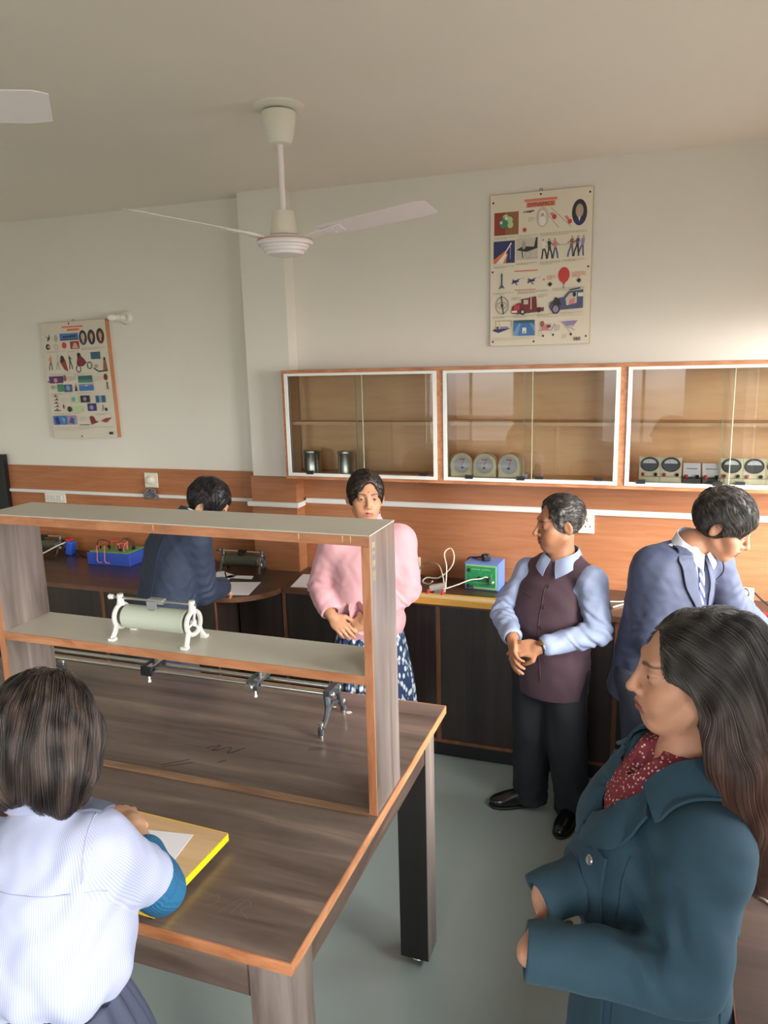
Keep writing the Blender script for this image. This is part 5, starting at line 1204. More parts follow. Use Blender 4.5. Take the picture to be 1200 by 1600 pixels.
# man in the dark waistcoat
def man_vest():
    O = V3(-.44, 3.37, 0); a = lambda x, y, z: V3(x, y, z)-O
    J = dict(pelvis=a(-.415, 3.38, .80), chest=a(-.385, 3.36, 1.12), neck=a(-.365, 3.345, 1.30),
             Rsh=a(-.515, 3.42, 1.21), Lsh=a(-.225, 3.27, 1.225), Rel=a(-.625, 3.34, 1.02), Lel=a(-.185, 3.19, 1.03), Rwr=a(-.545, 3.13, .985), Lwr=a(-.415, 3.09, .972),
             Rhip=a(-.485, 3.40, .76), Lhip=a(-.34, 3.35, .76), Rkn=a(-.495, 3.385, .43), Lkn=a(-.325, 3.325, .43), Ran=a(-.500, 3.435, .07), Lan=a(-.292, 3.39, .07), Rtoe=a(-.66, 3.365, .03), Ltoe=a(-.325, 3.24, .03))
    cR = hframe(math.radians(243), -.02); pR = hframe(math.radians(248)); hd = Head(a(-.383, 3.335, 1.468), hframe(math.radians(206), -.12), 1.0, 0, 1.04, 1.15)
    skin = rgb(166, 116, 88)
    hands = [dict(wrist=J['Rwr'], dirn=(.10, -.45, -.42), palm_n=(.55, -.1, -.35), curl=.45, side=-1, thumb=(.5, .6)),
             dict(wrist=J['Lwr'], dirn=(-.92, -.12, -.10), palm_n=(.05, .8, -.5), curl=.55, side=1, thumb=(.4, .7))]
    H = human(O, 'man in a dark maroon waistcoat with clasped hands, standing before the back worktop', J, hd, cR, pR, skin, hands, 1.0, .135, .085, .004,
              tint=hd.tint(skin, rgb(140, 84, 72), mous=.75, under=.25, stub=.2))
    # shirt with sleeves and collar
    shirt = plain('pale_blue_check_shirt', rgb(146, 158, 190), .7, bump=.2, bscale=250)
    S = Sdf()
    S.u(loft([(.0, 0, 0, .15, .12), (.2, 0, 0, .16, .125), (.33, 0, 0, .15, .11), (.42, 0, 0, .08, .07)], 2.3, cR, a(-.385, 3.365, .85)), .02)
    for s in ('R', 'L'):
        S.u(sph(J[s+'sh'], .063), .05)
        S.u(chain([J[s+'sh'], J[s+'el'], np.array(J[s+'el'])*.12+np.array(J[s+'wr'])*.88], [.064, .060, .045]), .03)
        S.u(cap(np.array(J[s+'el'])*.22+np.array(J[s+'wr'])*.78, np.array(J[s+'el'])*.10+np.array(J[s+'wr'])*.90, .040, .039), .004)
        S.sub(cap(np.array(J[s+'el'])*.12+np.array(J[s+'wr'])*.88, J[s+'wr'], .030, .032), .003)
    def fold(V, N):
        f = .0035*noise3(V, 10, 11)
        for s in ('R', 'L'):
            d = np.linalg.norm(V-J[s+'el'], axis=1); ax = nrm(np.array(J[s+'wr'])-J[s+'sh'])
            f += .006*np.exp(-(d/.11)**2)*np.sin((V@ax)*170+3*noise3(V, 7, 2))
        return f
    sh = sdf_part('shirt', S, H.lo, H.hi, .0045, shirt, H.o, post=fold)
    n0 = J['neck']; R = cR
    def C(x, y, z): return np.array(n0)+R@V3(x, y, z)
    T = Sdf().u(ell(C(0, -.005, .0), (.078, .074, .05), R), .01)
    for q in (-1, 1):
        grid_patch('collar', [[C(q*.012, .066, .012), C(q*.05, .05, .028), C(q*.073, .0, .045), C(q*.05, -.05, .055), C(0, -.068, .06)],
                              [C(q*.024, .088, -.028), C(q*.066, .066, .006), C(q*.086, .0, .02), C(q*.058, -.058, .03), C(0, -.078, .034)],
                              [C(q*.034, .098, -.062), C(q*.084, .074, -.030), C(q*.096, .002, -.004), C(q*.064, -.064, .004), C(0, -.084, .006)]], shirt, sh, .003, outward=R@V3(q, .5, 0))
    # waistcoat
    vest = plain('maroon_wool', rgb(70, 50, 60), .8, bump=.25, bscale=500, sheen=.3)
    W = Sdf(); hd_ = a(-.395, 3.362, .85); 
    W.u(loft([(-.19, .006, 0, .168, .138), (-.06, .004, .004, .172, .148), (.10, 0, .010, .180, .158), (.22, 0, .006, .184, .150), (.33, 0, -.005, .165, .122), (.40, 0, -.012, .10, .088), (.445, 0, -.016, .07, .07)], 2.35, R, hd_), .01)
    for s in ('R', 'L'):
        W.u(cap(C(0, -.01, -.01), J[s+'sh'], .07, .055), .04)
        dd = nrm(np.array(J[s+'el'])-J[s+'sh']); out = nrm(np.array(J[s+'sh'])-np.array(J['chest'])*[1, 1, 0]-np.array([0, 0, J[s+'sh'][2]]))
        W.sub(chain([np.array(J[s+'sh'])+out*.082+V3(0, 0, -.006), np.array(J[s+'sh'])*.55+np.array(J[s+'el'])*.45+out*.045], [.062, .064]), .01)
    W.sub(ell(C(0, .01, .05), (.066, .088, .06), R), .006).sub(cap(C(0, .10, -.005), C(0, .125, -.075), .032, .004), .01)
    W.sub(cap(C(-.16, .0, -.66), C(-.172, .0, -.52), .0075, .003), .003)
    W.sub(loft([(-.24, .006, 0, .154, .124), (-.12, .004, 0, .150, .122)], 2.35, R, hd_), .004)
    vf = lambda V, N: .0035*noise3(V*[1, 1, .7], 7, 21)+.004*noise3(V*[.7, .7, 1.6], 9, 23)*np.exp(-((V[:, 2]-.93)/.12)**2)
    ve = sdf_part('waistcoat', W, H.lo, H.hi, .0045, vest, H.o, post=vf)
    F = R@V3(0, -1, 0)
    seam('front_edge', W, [C(0.004, .12, -.085), C(.006, .14, -.2), C(.006, .14, -.3), C(.006, .14, -.42), C(.004, .13, -.55), C(0, .12, -.62)], .0022, vest, ve)
    for z in (-.10, -.185, -.275, -.365): button(W, C(-.004, .3, z), F, .0095, plain('dark_button', rgb(58, 46, 46), .25) if z == -.10 else bpy.data.materials['dark_button'], ve)
    seam('pocket_edge', W, [C(.05, .13, -.16), C(.09, .12, -.155), C(.125, .10, -.15)], .0025, vest, ve)
    # trousers, shoes
    tm = plain('black_trousers', rgb(24, 26, 33), .8)
    trousers(H, tm, .84, (.108, .09, .083, .088), belly=(.168, .128, .15))
    for s in ('R', 'L'): shoe(H, s, plain('black_leather', rgb(20, 19, 20), .22, bump=.15, bscale=120) if 'black_leather' not in bpy.data.materials else bpy.data.materials['black_leather'], M['black'])
    # watch
    d = nrm(np.array(J['Lwr'])-J['Lel']); Rw = np.stack([*frame_from(d)[:2], d], 1)
    w = part('wristwatch', MB().torus(np.array(J['Lwr'])-d*.002, .0285, .0045, 28, 8, R=Rw, sc=(1, 1)), M['black'], H.o, smooth=True)
    q = np.array(J['Lwr'])-d*.002+nrm(np.cross(d, V3(0, .3, -1)))*0+V3(0, -.015, .0255); part('watch_case', MB().lathe([(.016, -.004), (.016, .004), (.013, .006), (.0001, .006)], q, np.stack([d, np.cross(nrm(V3(0, -.45, 1)), d), nrm(V3(0, -.45, 1))], 1)), plain('gold_case', rgb(190, 150, 90), .3, metal=1.), w, smooth=35)
    # hair: short, greying, receding
    hs = hair_cap(hd, .012)
    hs.sub(hd.e(0, .108, .045, .064, .085, .082), .014)
    for q in (-1, 1):
        hs.u(hd.e(q*.066, -.012, .012, .013, .040, .036), .012); hs.sub(hd.e(q*.082, -.010, -.012, .013, .021, .030), .004); hs.sub(hd.e(q*.062, .088, -.020, .04, .056, .085), .008)
    hs.cut(halfspace(hd.w(0, -.05, -.062), hd.R@V3(0, .35, -1)), .01)
    hp = lambda V, N: .0030*noise3(V, 16, 31)+.0012*noise3(V, 50, 32)
    cb = lin(rgb(40, 35, 33)); cg = lin(rgb(112, 106, 102))
    hc = lambda V: cb+(cg-cb)*(np.clip(.28+.5*noise3(V, 40, 33)-(hd.loc(V)[:, 2]-.01)*5, 0, 1))[:, None]
    lo, hi = hd.c-.16, hd.c+.16
    roots = rand_on(hs, lo, hi, 1500, lambda P: hd.loc(P)[:, 2] > -.05, 5)
    back = hd.R@V3(0, -1, -.25); fl = lambda P, i: np.tile(back, (len(P), 1))+np.stack([noise3(P, 9, 41), noise3(P, 9, 42), noise3(P, 9, 43)], 1)*.6
    v, f, m, c = strands(hs, roots, fl, 7, .008, .004, .0011, seed=3, cols=hc)
    sdf_part('hair', hs, lo, hi, .0035, HAIRM, H.o, col=hc, post=hp, extra=[(v, f, 0, c)])
    return H
man_vest()
# woman in the pink fleece
def woman_pink():
    O = V3(-1.345, 3.45, 0); a = lambda x, y, z: V3(x, y, z)-O
    J = dict(pelvis=a(-1.35, 3.46, .86), chest=a(-1.345, 3.46, 1.17), neck=a(-1.335, 3.45, 1.40),
             Rsh=a(-1.49, 3.40, 1.315), Lsh=a(-1.19, 3.51, 1.30), Rel=a(-1.575, 3.40, 1.06), Lel=a(-1.15, 3.47, 1.06), Rwr=a(-1.475, 3.27, .955), Lwr=a(-1.29, 3.30, .945),
             Rhip=a(-1.43, 3.43, .84), Lhip=a(-1.27, 3.49, .84), Rkn=a(-1.43, 3.41, .46), Lkn=a(-1.26, 3.46, .46), Ran=a(-1.43, 3.44, .07), Lan=a(-1.27, 3.50, .07), Rtoe=a(-1.43, 3.31, .03), Ltoe=a(-1.22, 3.37, .03))
    cR = hframe(math.radians(-70)); hd = Head(a(-1.335, 3.43, 1.535), hframe(math.radians(-61), -.02, .04), 1.02, 1, 1.02, .75)
    skin = rgb(186, 136, 106)
    hands = [dict(wrist=J['Rwr'], dirn=(.78, -.28, -.55), palm_n=(-.3, .75, -.3), curl=.5, side=1, spread=.05, thumb=(.7, .5)),
             dict(wrist=J['Lwr'], dirn=(-.80, -.10, -.45), palm_n=(.2, .8, -.3), curl=.5, side=-1, thumb=(.4, .8))]
    H = human(O, 'woman in a pale pink fleece with clasped hands, standing behind the shelf unit', J, hd, cR, cR, skin, hands, .95, .14, .09, .004,
              tint=hd.tint(skin, rgb(168, 108, 96), under=.2, browc=(.03, .022, .02), bindi=lin(rgb(120, 30, 36))))
    n0 = np.array(J['neck']); C = lambda x, y, z: n0+cR@V3(x, y, z)
    pink = plain('pale_pink_fleece', rgb(208, 156, 164), .9, bump=.35, bscale=350, sheen=.5)
    S = Sdf(); b0 = a(-1.345, 3.46, .84)
    S.u(loft([(-.03, 0, 0, .165, .13), (.03, 0, .005, .185, .155), (.12, 0, .01, .18, .152), (.26, 0, .012, .178, .148), (.38, 0, .01, .182, .145), (.46, 0, -.004, .165, .115), (.53, 0, -.008, .11, .09), (.575, 0, -.005, .075, .075)], 2.3, cR, b0), .01)
    for s in ('R', 'L'):
        S.u(sph(J[s+'sh'], .078), .06)
        S.u(chain([J[s+'sh'], J[s+'el'], np.array(J[s+'el'])*.08+np.array(J[s+'wr'])*.92], [.082, .078, .05]), .04)
        d = nrm(np.array(J[s+'wr'])-J[s+'el']); S.sub(end_cut(np.array(J[s+'wr'])-d*.015, d, .1), .003).sub(cap(np.array(J[s+'el'])*.14+np.array(J[s+'wr'])*.86, np.array(J[s+'wr'])*1.25-np.array(J[s+'el'])*.25, .034, .038), .003)
    S.u(cap(C(0, -.01, -.01), C(0, .0, .03), .074, .070), .02).sub(cap(C(0, .006, .03), C(0, .01, .12), .060, .064), .004)
    S.sub(cap(C(0, .085, .05), C(0, .085, -.01), .016, .003), .012)
    S.sub(loft([(-.10, 0, 0, .150, .115), (.0, 0, 0, .150, .115)], 2.3, cR, b0), .004)
    def fold(V, N):
        f = .005*noise3(V*[1, 1, .6], 4, 51)+.0012*noise3(V, 13, 52)
        for s in ('R', 'L'):
            d = np.linalg.norm(V-J[s+'el'], axis=1); f += .005*np.exp(-(d/.13)**2)*np.sin((V@nrm(np.array(J[s+'wr'])-J[s+'sh']))*90+3*noise3(V, 6, 53))
        return f
    fl = sdf_part('fleece', S, H.lo, H.hi, .0045, pink, H.o, post=fold)
    seam('zip', S, [C(0, .07, .03), C(.0, .11, -.06), C(0, .15, -.16), C(0, .16, -.3), C(0, .16, -.42), C(0, .155, -.54)], .003, plain('pink_zip', rgb(206, 150, 160), .4), fl, .003)
    for q in (-1, 1): seam('pocket_edge', S, [C(q*.10, .14, -.38), C(q*.125, .12, -.47)], .003, pink, fl, .002)
    # long patterned kurta
    m, nt, bs = new_mat('blue_white_kurta'); N, L = nt.nodes, nt.links; tc = N.new('ShaderNodeTexCoord'); vo = N.new('ShaderNodeTexVoronoi'); vo.inputs['Scale'].default_value = 55; mp = N.new('ShaderNodeMapping'); mp.inputs['Scale'].default_value = (1, 1, .5)
    L.new(tc.outputs['Object'], mp.inputs[0]); L.new(mp.outputs[0], vo.inputs['Vector']); rp = N.new('ShaderNodeValToRGB'); e = rp.color_ramp.elements; e[0].color = rgb(196, 206, 216); e[0].position = .3; e[1].color = rgb(28, 54, 92); e[1].position = .5
    L.new(vo.outputs['Distance'], rp.inputs['Fac']); L.new(rp.outputs['Color'], bs.inputs['Base Color']); bs.inputs['Roughness'].default_value = .8
    K = Sdf().u(loft([(.34, 0, .0, .235, .19), (.6, 0, .0, .21, .165), (.80, 0, .002, .175, .14), (.93, 0, 0, .15, .115)], 2.2, cR, a(-1.345, 3.46, 0)), .01)
    kf = lambda V, N: .010*np.sin(np.arctan2(*(V-a(-1.345, 3.46, 0))[:, :2].T)*17+2*noise3(V, 3, 55))*np.clip((1.0-V[:, 2])*2, 0, 1)
    sdf_part('kurta', K, H.lo, H.hi, .006, m, H.o, post=kf)
    trousers(H, plain('dark_blue_leggings', rgb(40, 52, 80), .8), .8, (.08, .06, .05, .05), belly=(.13, .10, .12))
    for s in ('R', 'L'): shoe(H, s, bpy.data.materials['black_leather'], M['black'])
    # dark hair parted to the side and tied back
    hs = hair_cap(hd, .014)
    hs.u(hd.e(0, -.09, -.03, .05, .045, .07), .04).u(cap(hd.w(-.03, -.075, -.09), hd.w(-.06, .0, -.19), .030, .012), .03)
    for q in (-1, 1): hs.u(hd.e(q*.066, -.01, .01, .016, .055, .05), .02)
    hs.sub(hd.e(.0, .105, -.03, .0585, .078, .070), .008).sub(hd.e(-.010, .112, .034, .047, .074, .062), .008)
    for q in (-1, 1): hs.sub(hd.e(q*.050, .075, -.070, .04, .065, .075), .012)
    c0 = lin(rgb(28, 22, 22)); c1 = lin(rgb(74, 60, 54)); hc = lambda V: c0+(c1-c0)*np.clip(.3+.5*noise3(V, 30, 56), 0, 1)[:, None]
    lo, hi = hd.c-.25, hd.c+.19; roots = rand_on(hs, hd.c-.15, hd.c+.16, 1100, lambda P: hd.loc(P)[:, 2] > -.05, 6)
    part_x = hd.w(.018, .05, .12)
    def flow(P, i):
        q = hd.loc(P); sx = np.sign(q[:, 0]+.022); return np.stack([sx*.55, -.9+0*sx, -.45-2*(np.abs(q[:, 0]) > .06)*0], 1)@hd.R.T
    v, f, mm, c = strands(hs, roots, flow, 10, .012, .0025, .0009, seed=8, cols=hc)
    sdf_part('hair', hs, lo, hi, .0035, HAIRM, H.o, col=hc, extra=[(v, f, 0, c)], post=lambda V, N: .0012*noise3(V, 45, 57))
    return H
woman_pink()
# ------------------------------------------------------------------ the two pupils in blazers
def blazer(H, mat, b0, R, rows, fold_amp=.004, sleeve=(.078, .07, .05), cut_front=True, blend=.035, name='blazer', h=.0045):
    J = H.J; n0 = np.array(J['neck']); C = lambda x, y, z: n0+R@V3(x, y, z)
    S = Sdf().u(loft(rows, 2.4, R, b0), .01)
    for s in ('R', 'L'):
        S.u(sph(J[s+'sh'], sleeve[0]*.98), .05)
        S.u(chain([J[s+'sh'], J[s+'el'], np.array(J[s+'el'])*.06+np.array(J[s+'wr'])*.94], sleeve), blend)
        d = nrm(np.array(J[s+'wr'])-J[s+'el']); S.sub(end_cut(np.array(J[s+'wr'])-d*.012, d, .1), .003).sub(cap(np.array(J[s+'el'])*.12+np.array(J[s+'wr'])*.88, np.array(J[s+'wr'])*1.25-np.array(J[s+'el'])*.25, .036, .040), .003)
    S.sub(ell(C(0, .02, .05), (.062, .075, .06), R), .008)
    if cut_front: S.sub(chain([C(0, .075, .02), C(.0, .125, -.12), C(.0, .16, -.255)], [.068, .058, .004]), .008)
    S.sub(loft([(rows[0][0]-.12, 0, 0, rows[0][3]-.014, rows[0][4]-.014), (rows[0][0]+.08, 0, 0, rows[0][3]-.022, rows[0][4]-.022)], 2.4, R, b0), .004)
    def fold(V, N):
        f = fold_amp*noise3(V*[1, 1, .45], 5, 61)+fold_amp*.25*noise3(V, 14, 62)
        for s in ('R', 'L'):
            d = np.linalg.norm(V-J[s+'el'], axis=1); f += .005*np.exp(-(d/.11)**2)*np.sin((V@nrm(np.array(J[s+'wr'])-J[s+'sh']))*140+3*noise3(V, 6, 63))
        return f
    o = sdf_part(name, S, H.lo-.03, H.hi+.03, h, mat, H.o, post=fold); return o, S, C
def inner_shirt(H, mat, b0, R, rows, collar=True):
    J = H.J; n0 = np.array(J['neck']); C = lambda x, y, z: n0+R@V3(x, y, z)
    S = Sdf().u(loft([(z, x, y, a_-.022, b_-.022) for z, x, y, a_, b_ in rows], 2.3, R, b0), .01).u(cap(C(0, -.01, -.03), C(0, .004, .0), .064, .060), .02)
    o = sdf_part('shirt', S, H.lo, H.hi, .005, mat, H.o)
    if collar:
        for q in (-1, 1):
            grid_patch('collar', [[C(0, -.062, .055), C(q*.05, -.04, .05), C(q*.066, .012, .036), C(q*.03, .066, .006), C(q*.008, .075, -.006)],
                                  [C(0, -.074, .012), C(q*.062, -.048, .008), C(q*.082, .016, -.006), C(q*.052, .09, -.04), C(q*.03, .105, -.062)]], mat, o, .003, outward=R@V3(q, -.3, 0))
    return o, S, C
def short_hair(H, hd, th, colors, n, flow_local, cuts, seed, swirl=.4, low=-.075, lift=.004):
    hs = hair_cap(hd, th)
    for q in (-1, 1): hs.u(hd.e(q*.066, -.02, .012, .013, .045, .045), .014); hs.sub(hd.e(q*.086, -.008, -.018, .018, .026, .040), .004)
    for f, k in cuts(hs): hs.sub(f, k)
    hs.cut(halfspace(hd.w(0, -.06, low), hd.R@V3(0, .5, -1)), .008)
    c0, c1 = lin(colors[0]), lin(colors[1]); hc = lambda V: c0+(c1-c0)*np.clip(.3+.5*noise3(V, 35, seed), 0, 1)[:, None]
    roots = rand_on(hs, hd.c-.16, hd.c+.16, n, lambda P: hd.loc(P)[:, 2] > -.07, seed)
    fl = lambda P, i: flow_local(hd.loc(P))@hd.R.T+np.stack([noise3(P, 10, seed+1), noise3(P, 10, seed+2), noise3(P, 10, seed+3)], 1)*swirl
    v, f, m, c = strands(hs, roots, fl, 8, .009, lift, .0009, seed=seed, cols=hc)
    return sdf_part('hair', hs, hd.c-.18, hd.c+.18, .0035, HAIRM, H.o, col=hc, post=lambda V, N: .0022*noise3(V, 16, seed+4)+.0008*noise3(V, 45, seed+5), extra=[(v, f, 0, c)])
def boy_left():
    O = V3(-2.26, 3.05, 0); a = lambda x, y, z: V3(x, y, z)-O
    J = dict(pelvis=a(-2.31, 3.05, .86), chest=a(-2.28, 3.14, 1.18), neck=a(-2.195, 3.185, 1.435),
             Rsh=a(-2.135, 3.12, 1.335), Lsh=a(-2.40, 3.25, 1.325), Rel=a(-2.150, 3.17, 1.06), Lel=a(-2.53, 3.38, 1.08), Rwr=a(-2.195, 3.44, .995), Lwr=a(-2.45, 3.60, .97),
             Rhip=a(-2.23, 3.03, .84), Lhip=a(-2.39, 3.08, .84), Rkn=a(-2.21, 3.06, .46), Lkn=a(-2.39, 3.11, .46), Ran=a(-2.22, 3.0, .07), Lan=a(-2.41, 3.05, .07), Rtoe=a(-2.17, 3.13, .03), Ltoe=a(-2.37, 3.18, .03))
    cR = hframe(math.radians(66), -.27); pR = hframe(math.radians(68)); hd = Head(a(-2.105, 3.225, 1.50), hframe(math.radians(8), -.55), 1.0, 0, 1.)
    skin = rgb(196, 150, 124)
    hands = [dict(wrist=J['Rwr'], dirn=(-.45, .85, -.22), palm_n=(-.5, -.1, -.8), curl=.65, side=-1, thumb=(.4, .9)), dict(wrist=J['Lwr'], dirn=(.4, .85, -.2), palm_n=(.1, .1, -1), curl=.2, side=1)]
    H = human(O, 'boy in a dark navy blazer bent over the left worktop, writing, his back turned', J, hd, cR, pR, skin, hands, .95, .13, .085, .0045, lips=rgb(150, 90, 80))
    rows = [(-.30, 0, -.04, .185, .150), (-.06, 0, -.01, .165, .140), (.10, 0, 0, .158, .135), (.26, 0, 0, .165, .135), (.37, 0, -.005, .165, .112), (.44, 0, .0, .10, .085), (.475, 0, .005, .075, .07)]
    b0 = a(-2.315, 3.065, .96)
    navy = plain('dark_navy_wool', rgb(33, 44, 66), .75, bump=.2, bscale=500, sheen=.25)
    o, S, C = blazer(H, navy, b0, cR, rows, .005, (.080, .072, .052), blend=.018)
    seam('back_seam', S, [C(0, -.09, -.03), C(0, -.14, -.2), C(0, -.15, -.4), C(0, -.17, -.6)], .0018, navy, o, .0004)
    grid_patch('collar', [[C(-.06, .03, .03), C(-.05, -.03, .05), C(0, -.06, .058), C(.05, -.03, .05), C(.06, .03, .03)], [C(-.10, .03, -.012), C(-.075, -.055, .006), C(0, -.088, .004), C(.075, -.055, .006), C(.10, .03, -.012)]], navy, o, .004, outward=cR@V3(0, -1, .3))
    inner_shirt(H, plain('white_school_shirt', rgb(222, 222, 228), .7), b0, cR, rows, True)
    trousers(H, plain('grey_school_trousers', rgb(62, 66, 78), .8), .9, (.095, .08, .07, .075), belly=(.15, .115, .14))
    for s in ('R', 'L'): shoe(H, s, bpy.data.materials['black_leather'], M['black'])
    cuts = lambda hs: [(hd.e(0, .112, -.018, .064, .072, .092), .008)]+[(hd.e(q*.060, .058, -.062, .04, .066, .070), .01) for q in (-1, 1)]
    short_hair(H, hd, .022, (rgb(20, 18, 20), rgb(52, 46, 46)), 2200, lambda q: np.stack([q[:, 0]*6, .25+0*q[:, 0], -.35-.5*(q[:, 2] < .05)], 1), cuts, 71, .5)
    # pen in his hand
    w = np.array(J['Rwr'])+O; t = thing('pen', 'dark pen in the writing hand of the boy in navy', 'pen', tuple(w+V3(-.03, .10, -.03)))
    part('barrel', MB().tube([w+V3(-.045, .125, -.050), w+V3(-.035, .08, .06)], .0042, 10), M['black'], t, smooth=35)
    part('tip', MB().tube([w+V3(-.0465, .131, -.064), w+V3(-.045, .125, -.050)], [.001, .004], 10), M['steel'], t, smooth=35)
    return H
boy_left()
def boy_right():
    O = V3(.05, 3.22, 0); a = lambda x, y, z: V3(x, y, z)-O
    J = dict(pelvis=a(.02, 3.24, .86), chest=a(.085, 3.235, 1.18), neck=a(.165, 3.225, 1.425),
             Rsh=a(.03, 3.135, 1.345), Lsh=a(.25, 3.37, 1.325), Rel=a(.02, 3.10, 1.07), Lel=a(.345, 3.44, 1.12), Rwr=a(.20, 3.12, .99), Lwr=a(.50, 3.50, .985),
             Rhip=a(-.01, 3.18, .84), Lhip=a(.07, 3.31, .84), Rkn=a(.02, 3.16, .46), Lkn=a(.08, 3.29, .46), Ran=a(-.02, 3.15, .07), Lan=a(.03, 3.30, .07), Rtoe=a(.10, 3.12, .03), Ltoe=a(.13, 3.24, .03))
    cR = hframe(math.radians(-44), -.22); pR = hframe(math.radians(-35)); hd = Head(a(.285, 3.225, 1.515), hframe(math.radians(-14), -.50), 1.06, 0, 1., 1.05)
    skin = rgb(172, 124, 98)
    hands = [dict(wrist=J['Rwr'], dirn=(.8, .25, -.3), palm_n=(.0, .3, -1), curl=.25, side=-1), dict(wrist=J['Lwr'], dirn=(.9, .12, -.28), palm_n=(-.2, -.2, -1), curl=.6, side=1)]
    H = human(O, 'boy in a slate blue blazer and striped tie, leaning over the window worktop', J, hd, cR, pR, skin, hands, .95, .13, .085, .0045, lips=rgb(140, 80, 74))
    rows = [(-.22, 0, -.0, .172, .140), (-.08, 0, -.0, .166, .136), (.10, 0, 0, .166, .135), (.26, 0, 0, .178, .138), (.37, 0, -.005, .165, .112), (.44, 0, .0, .10, .085), (.475, 0, .005, .075, .07)]
    b0 = a(.045, 3.245, .965)
    blue = plain('slate_blue_wool', rgb(60, 67, 92), .65, bump=.15, bscale=500, sheen=.25)
    o, S, C = blazer(H, blue, b0, cR, rows, .004, (.086, .074, .054))
    sh, SS, _ = inner_shirt(H, plain('white_school_shirt_front', rgb(216, 216, 222), .7), b0, cR, rows, True)
    trim = plain('navy_piping', rgb(34, 38, 58), .7)
    for q in (-1, 1):
        lp = grid_patch('lapel', [[C(q*.072, .0, .03), C(q*.062, .07, -.03), C(q*.045, .125, -.12), C(q*.016, .165, -.25)],
                             [C(q*.115, .0, -.01), C(q*.125, .08, -.07), C(q*.105, .13, -.135), C(q*.02, .17, -.262)]], blue, o, .004, S=S, off=.004)
        seam('lapel_edge', S, [C(q*.115, .0, -.01), C(q*.127, .08, -.07), C(q*.107, .13, -.137), C(q*.02, .17, -.264)], .0032, trim, o, .008)
    seam('front_edge', S, [C(.012, .175, -.262), C(.014, .18, -.36), C(.02, .18, -.5)], .0035, trim, o, .002)
    button(S, C(0, .4, -.30), cR@V3(0, -1, 0), .010, M['black'], o); button(S, C(0, .4, -.40), cR@V3(0, -1, 0), .010, M['black'], o)
    seam('breast_pocket', S, [C(-.075, .14, -.185), C(-.13, .11, -.175)], .003, trim, o, .002)
    # striped tie
    m, nt, bs = new_mat('striped_tie'); N, L = nt.nodes, nt.links; tc = N.new('ShaderNodeTexCoord'); wv = N.new('ShaderNodeTexWave'); wv.bands_direction = 'DIAGONAL'; wv.inputs['Scale'].default_value = 14; L.new(tc.outputs['Object'], wv.inputs['Vector'])
    rp = N.new('ShaderNodeValToRGB'); rp.color_ramp.interpolation = 'CONSTANT'; e = rp.color_ramp.elements; e[0].color = rgb(52, 62, 112); e[1].position = .72; e[1].color = rgb(206, 210, 226); L.new(wv.outputs['Fac'], rp.inputs['Fac']); L.new(rp.outputs['Color'], bs.inputs['Base Color']); bs.inputs['Roughness'].default_value = .5
    t = grid_patch('tie', [[C(-.016, .085, -.02), C(-.012, .115, -.06), C(-.022, .14, -.14), C(-.034, .16, -.26), C(-.036, .16, -.36)], [C(.016, .085, -.02), C(.012, .115, -.06), C(.022, .14, -.14), C(.034, .16, -.26), C(.036, .16, -.36)]], m, H.o, .004, S=SS, off=.008)
    trousers(H, plain('dark_school_trousers', rgb(50, 54, 68), .8), .9, (.095, .08, .07, .075), belly=(.15, .115, .14))
    for s in ('R', 'L'): shoe(H, s, bpy.data.materials['black_leather'], M['black'])
    cuts = lambda hs: [(hd.e(0, .112, -.028, .066, .070, .085), .008)]+[(hd.e(q*.060, .058, -.065, .04, .066, .070), .01) for q in (-1, 1)]
    short_hair(H, hd, .026, (rgb(30, 26, 25), rgb(84, 76, 70)), 2600, lambda q: np.stack([q[:, 0]*4, .8+0*q[:, 0], -.25-.5*(q[:, 2] < .03)], 1), cuts, 81, .35)
    return H
boy_right()
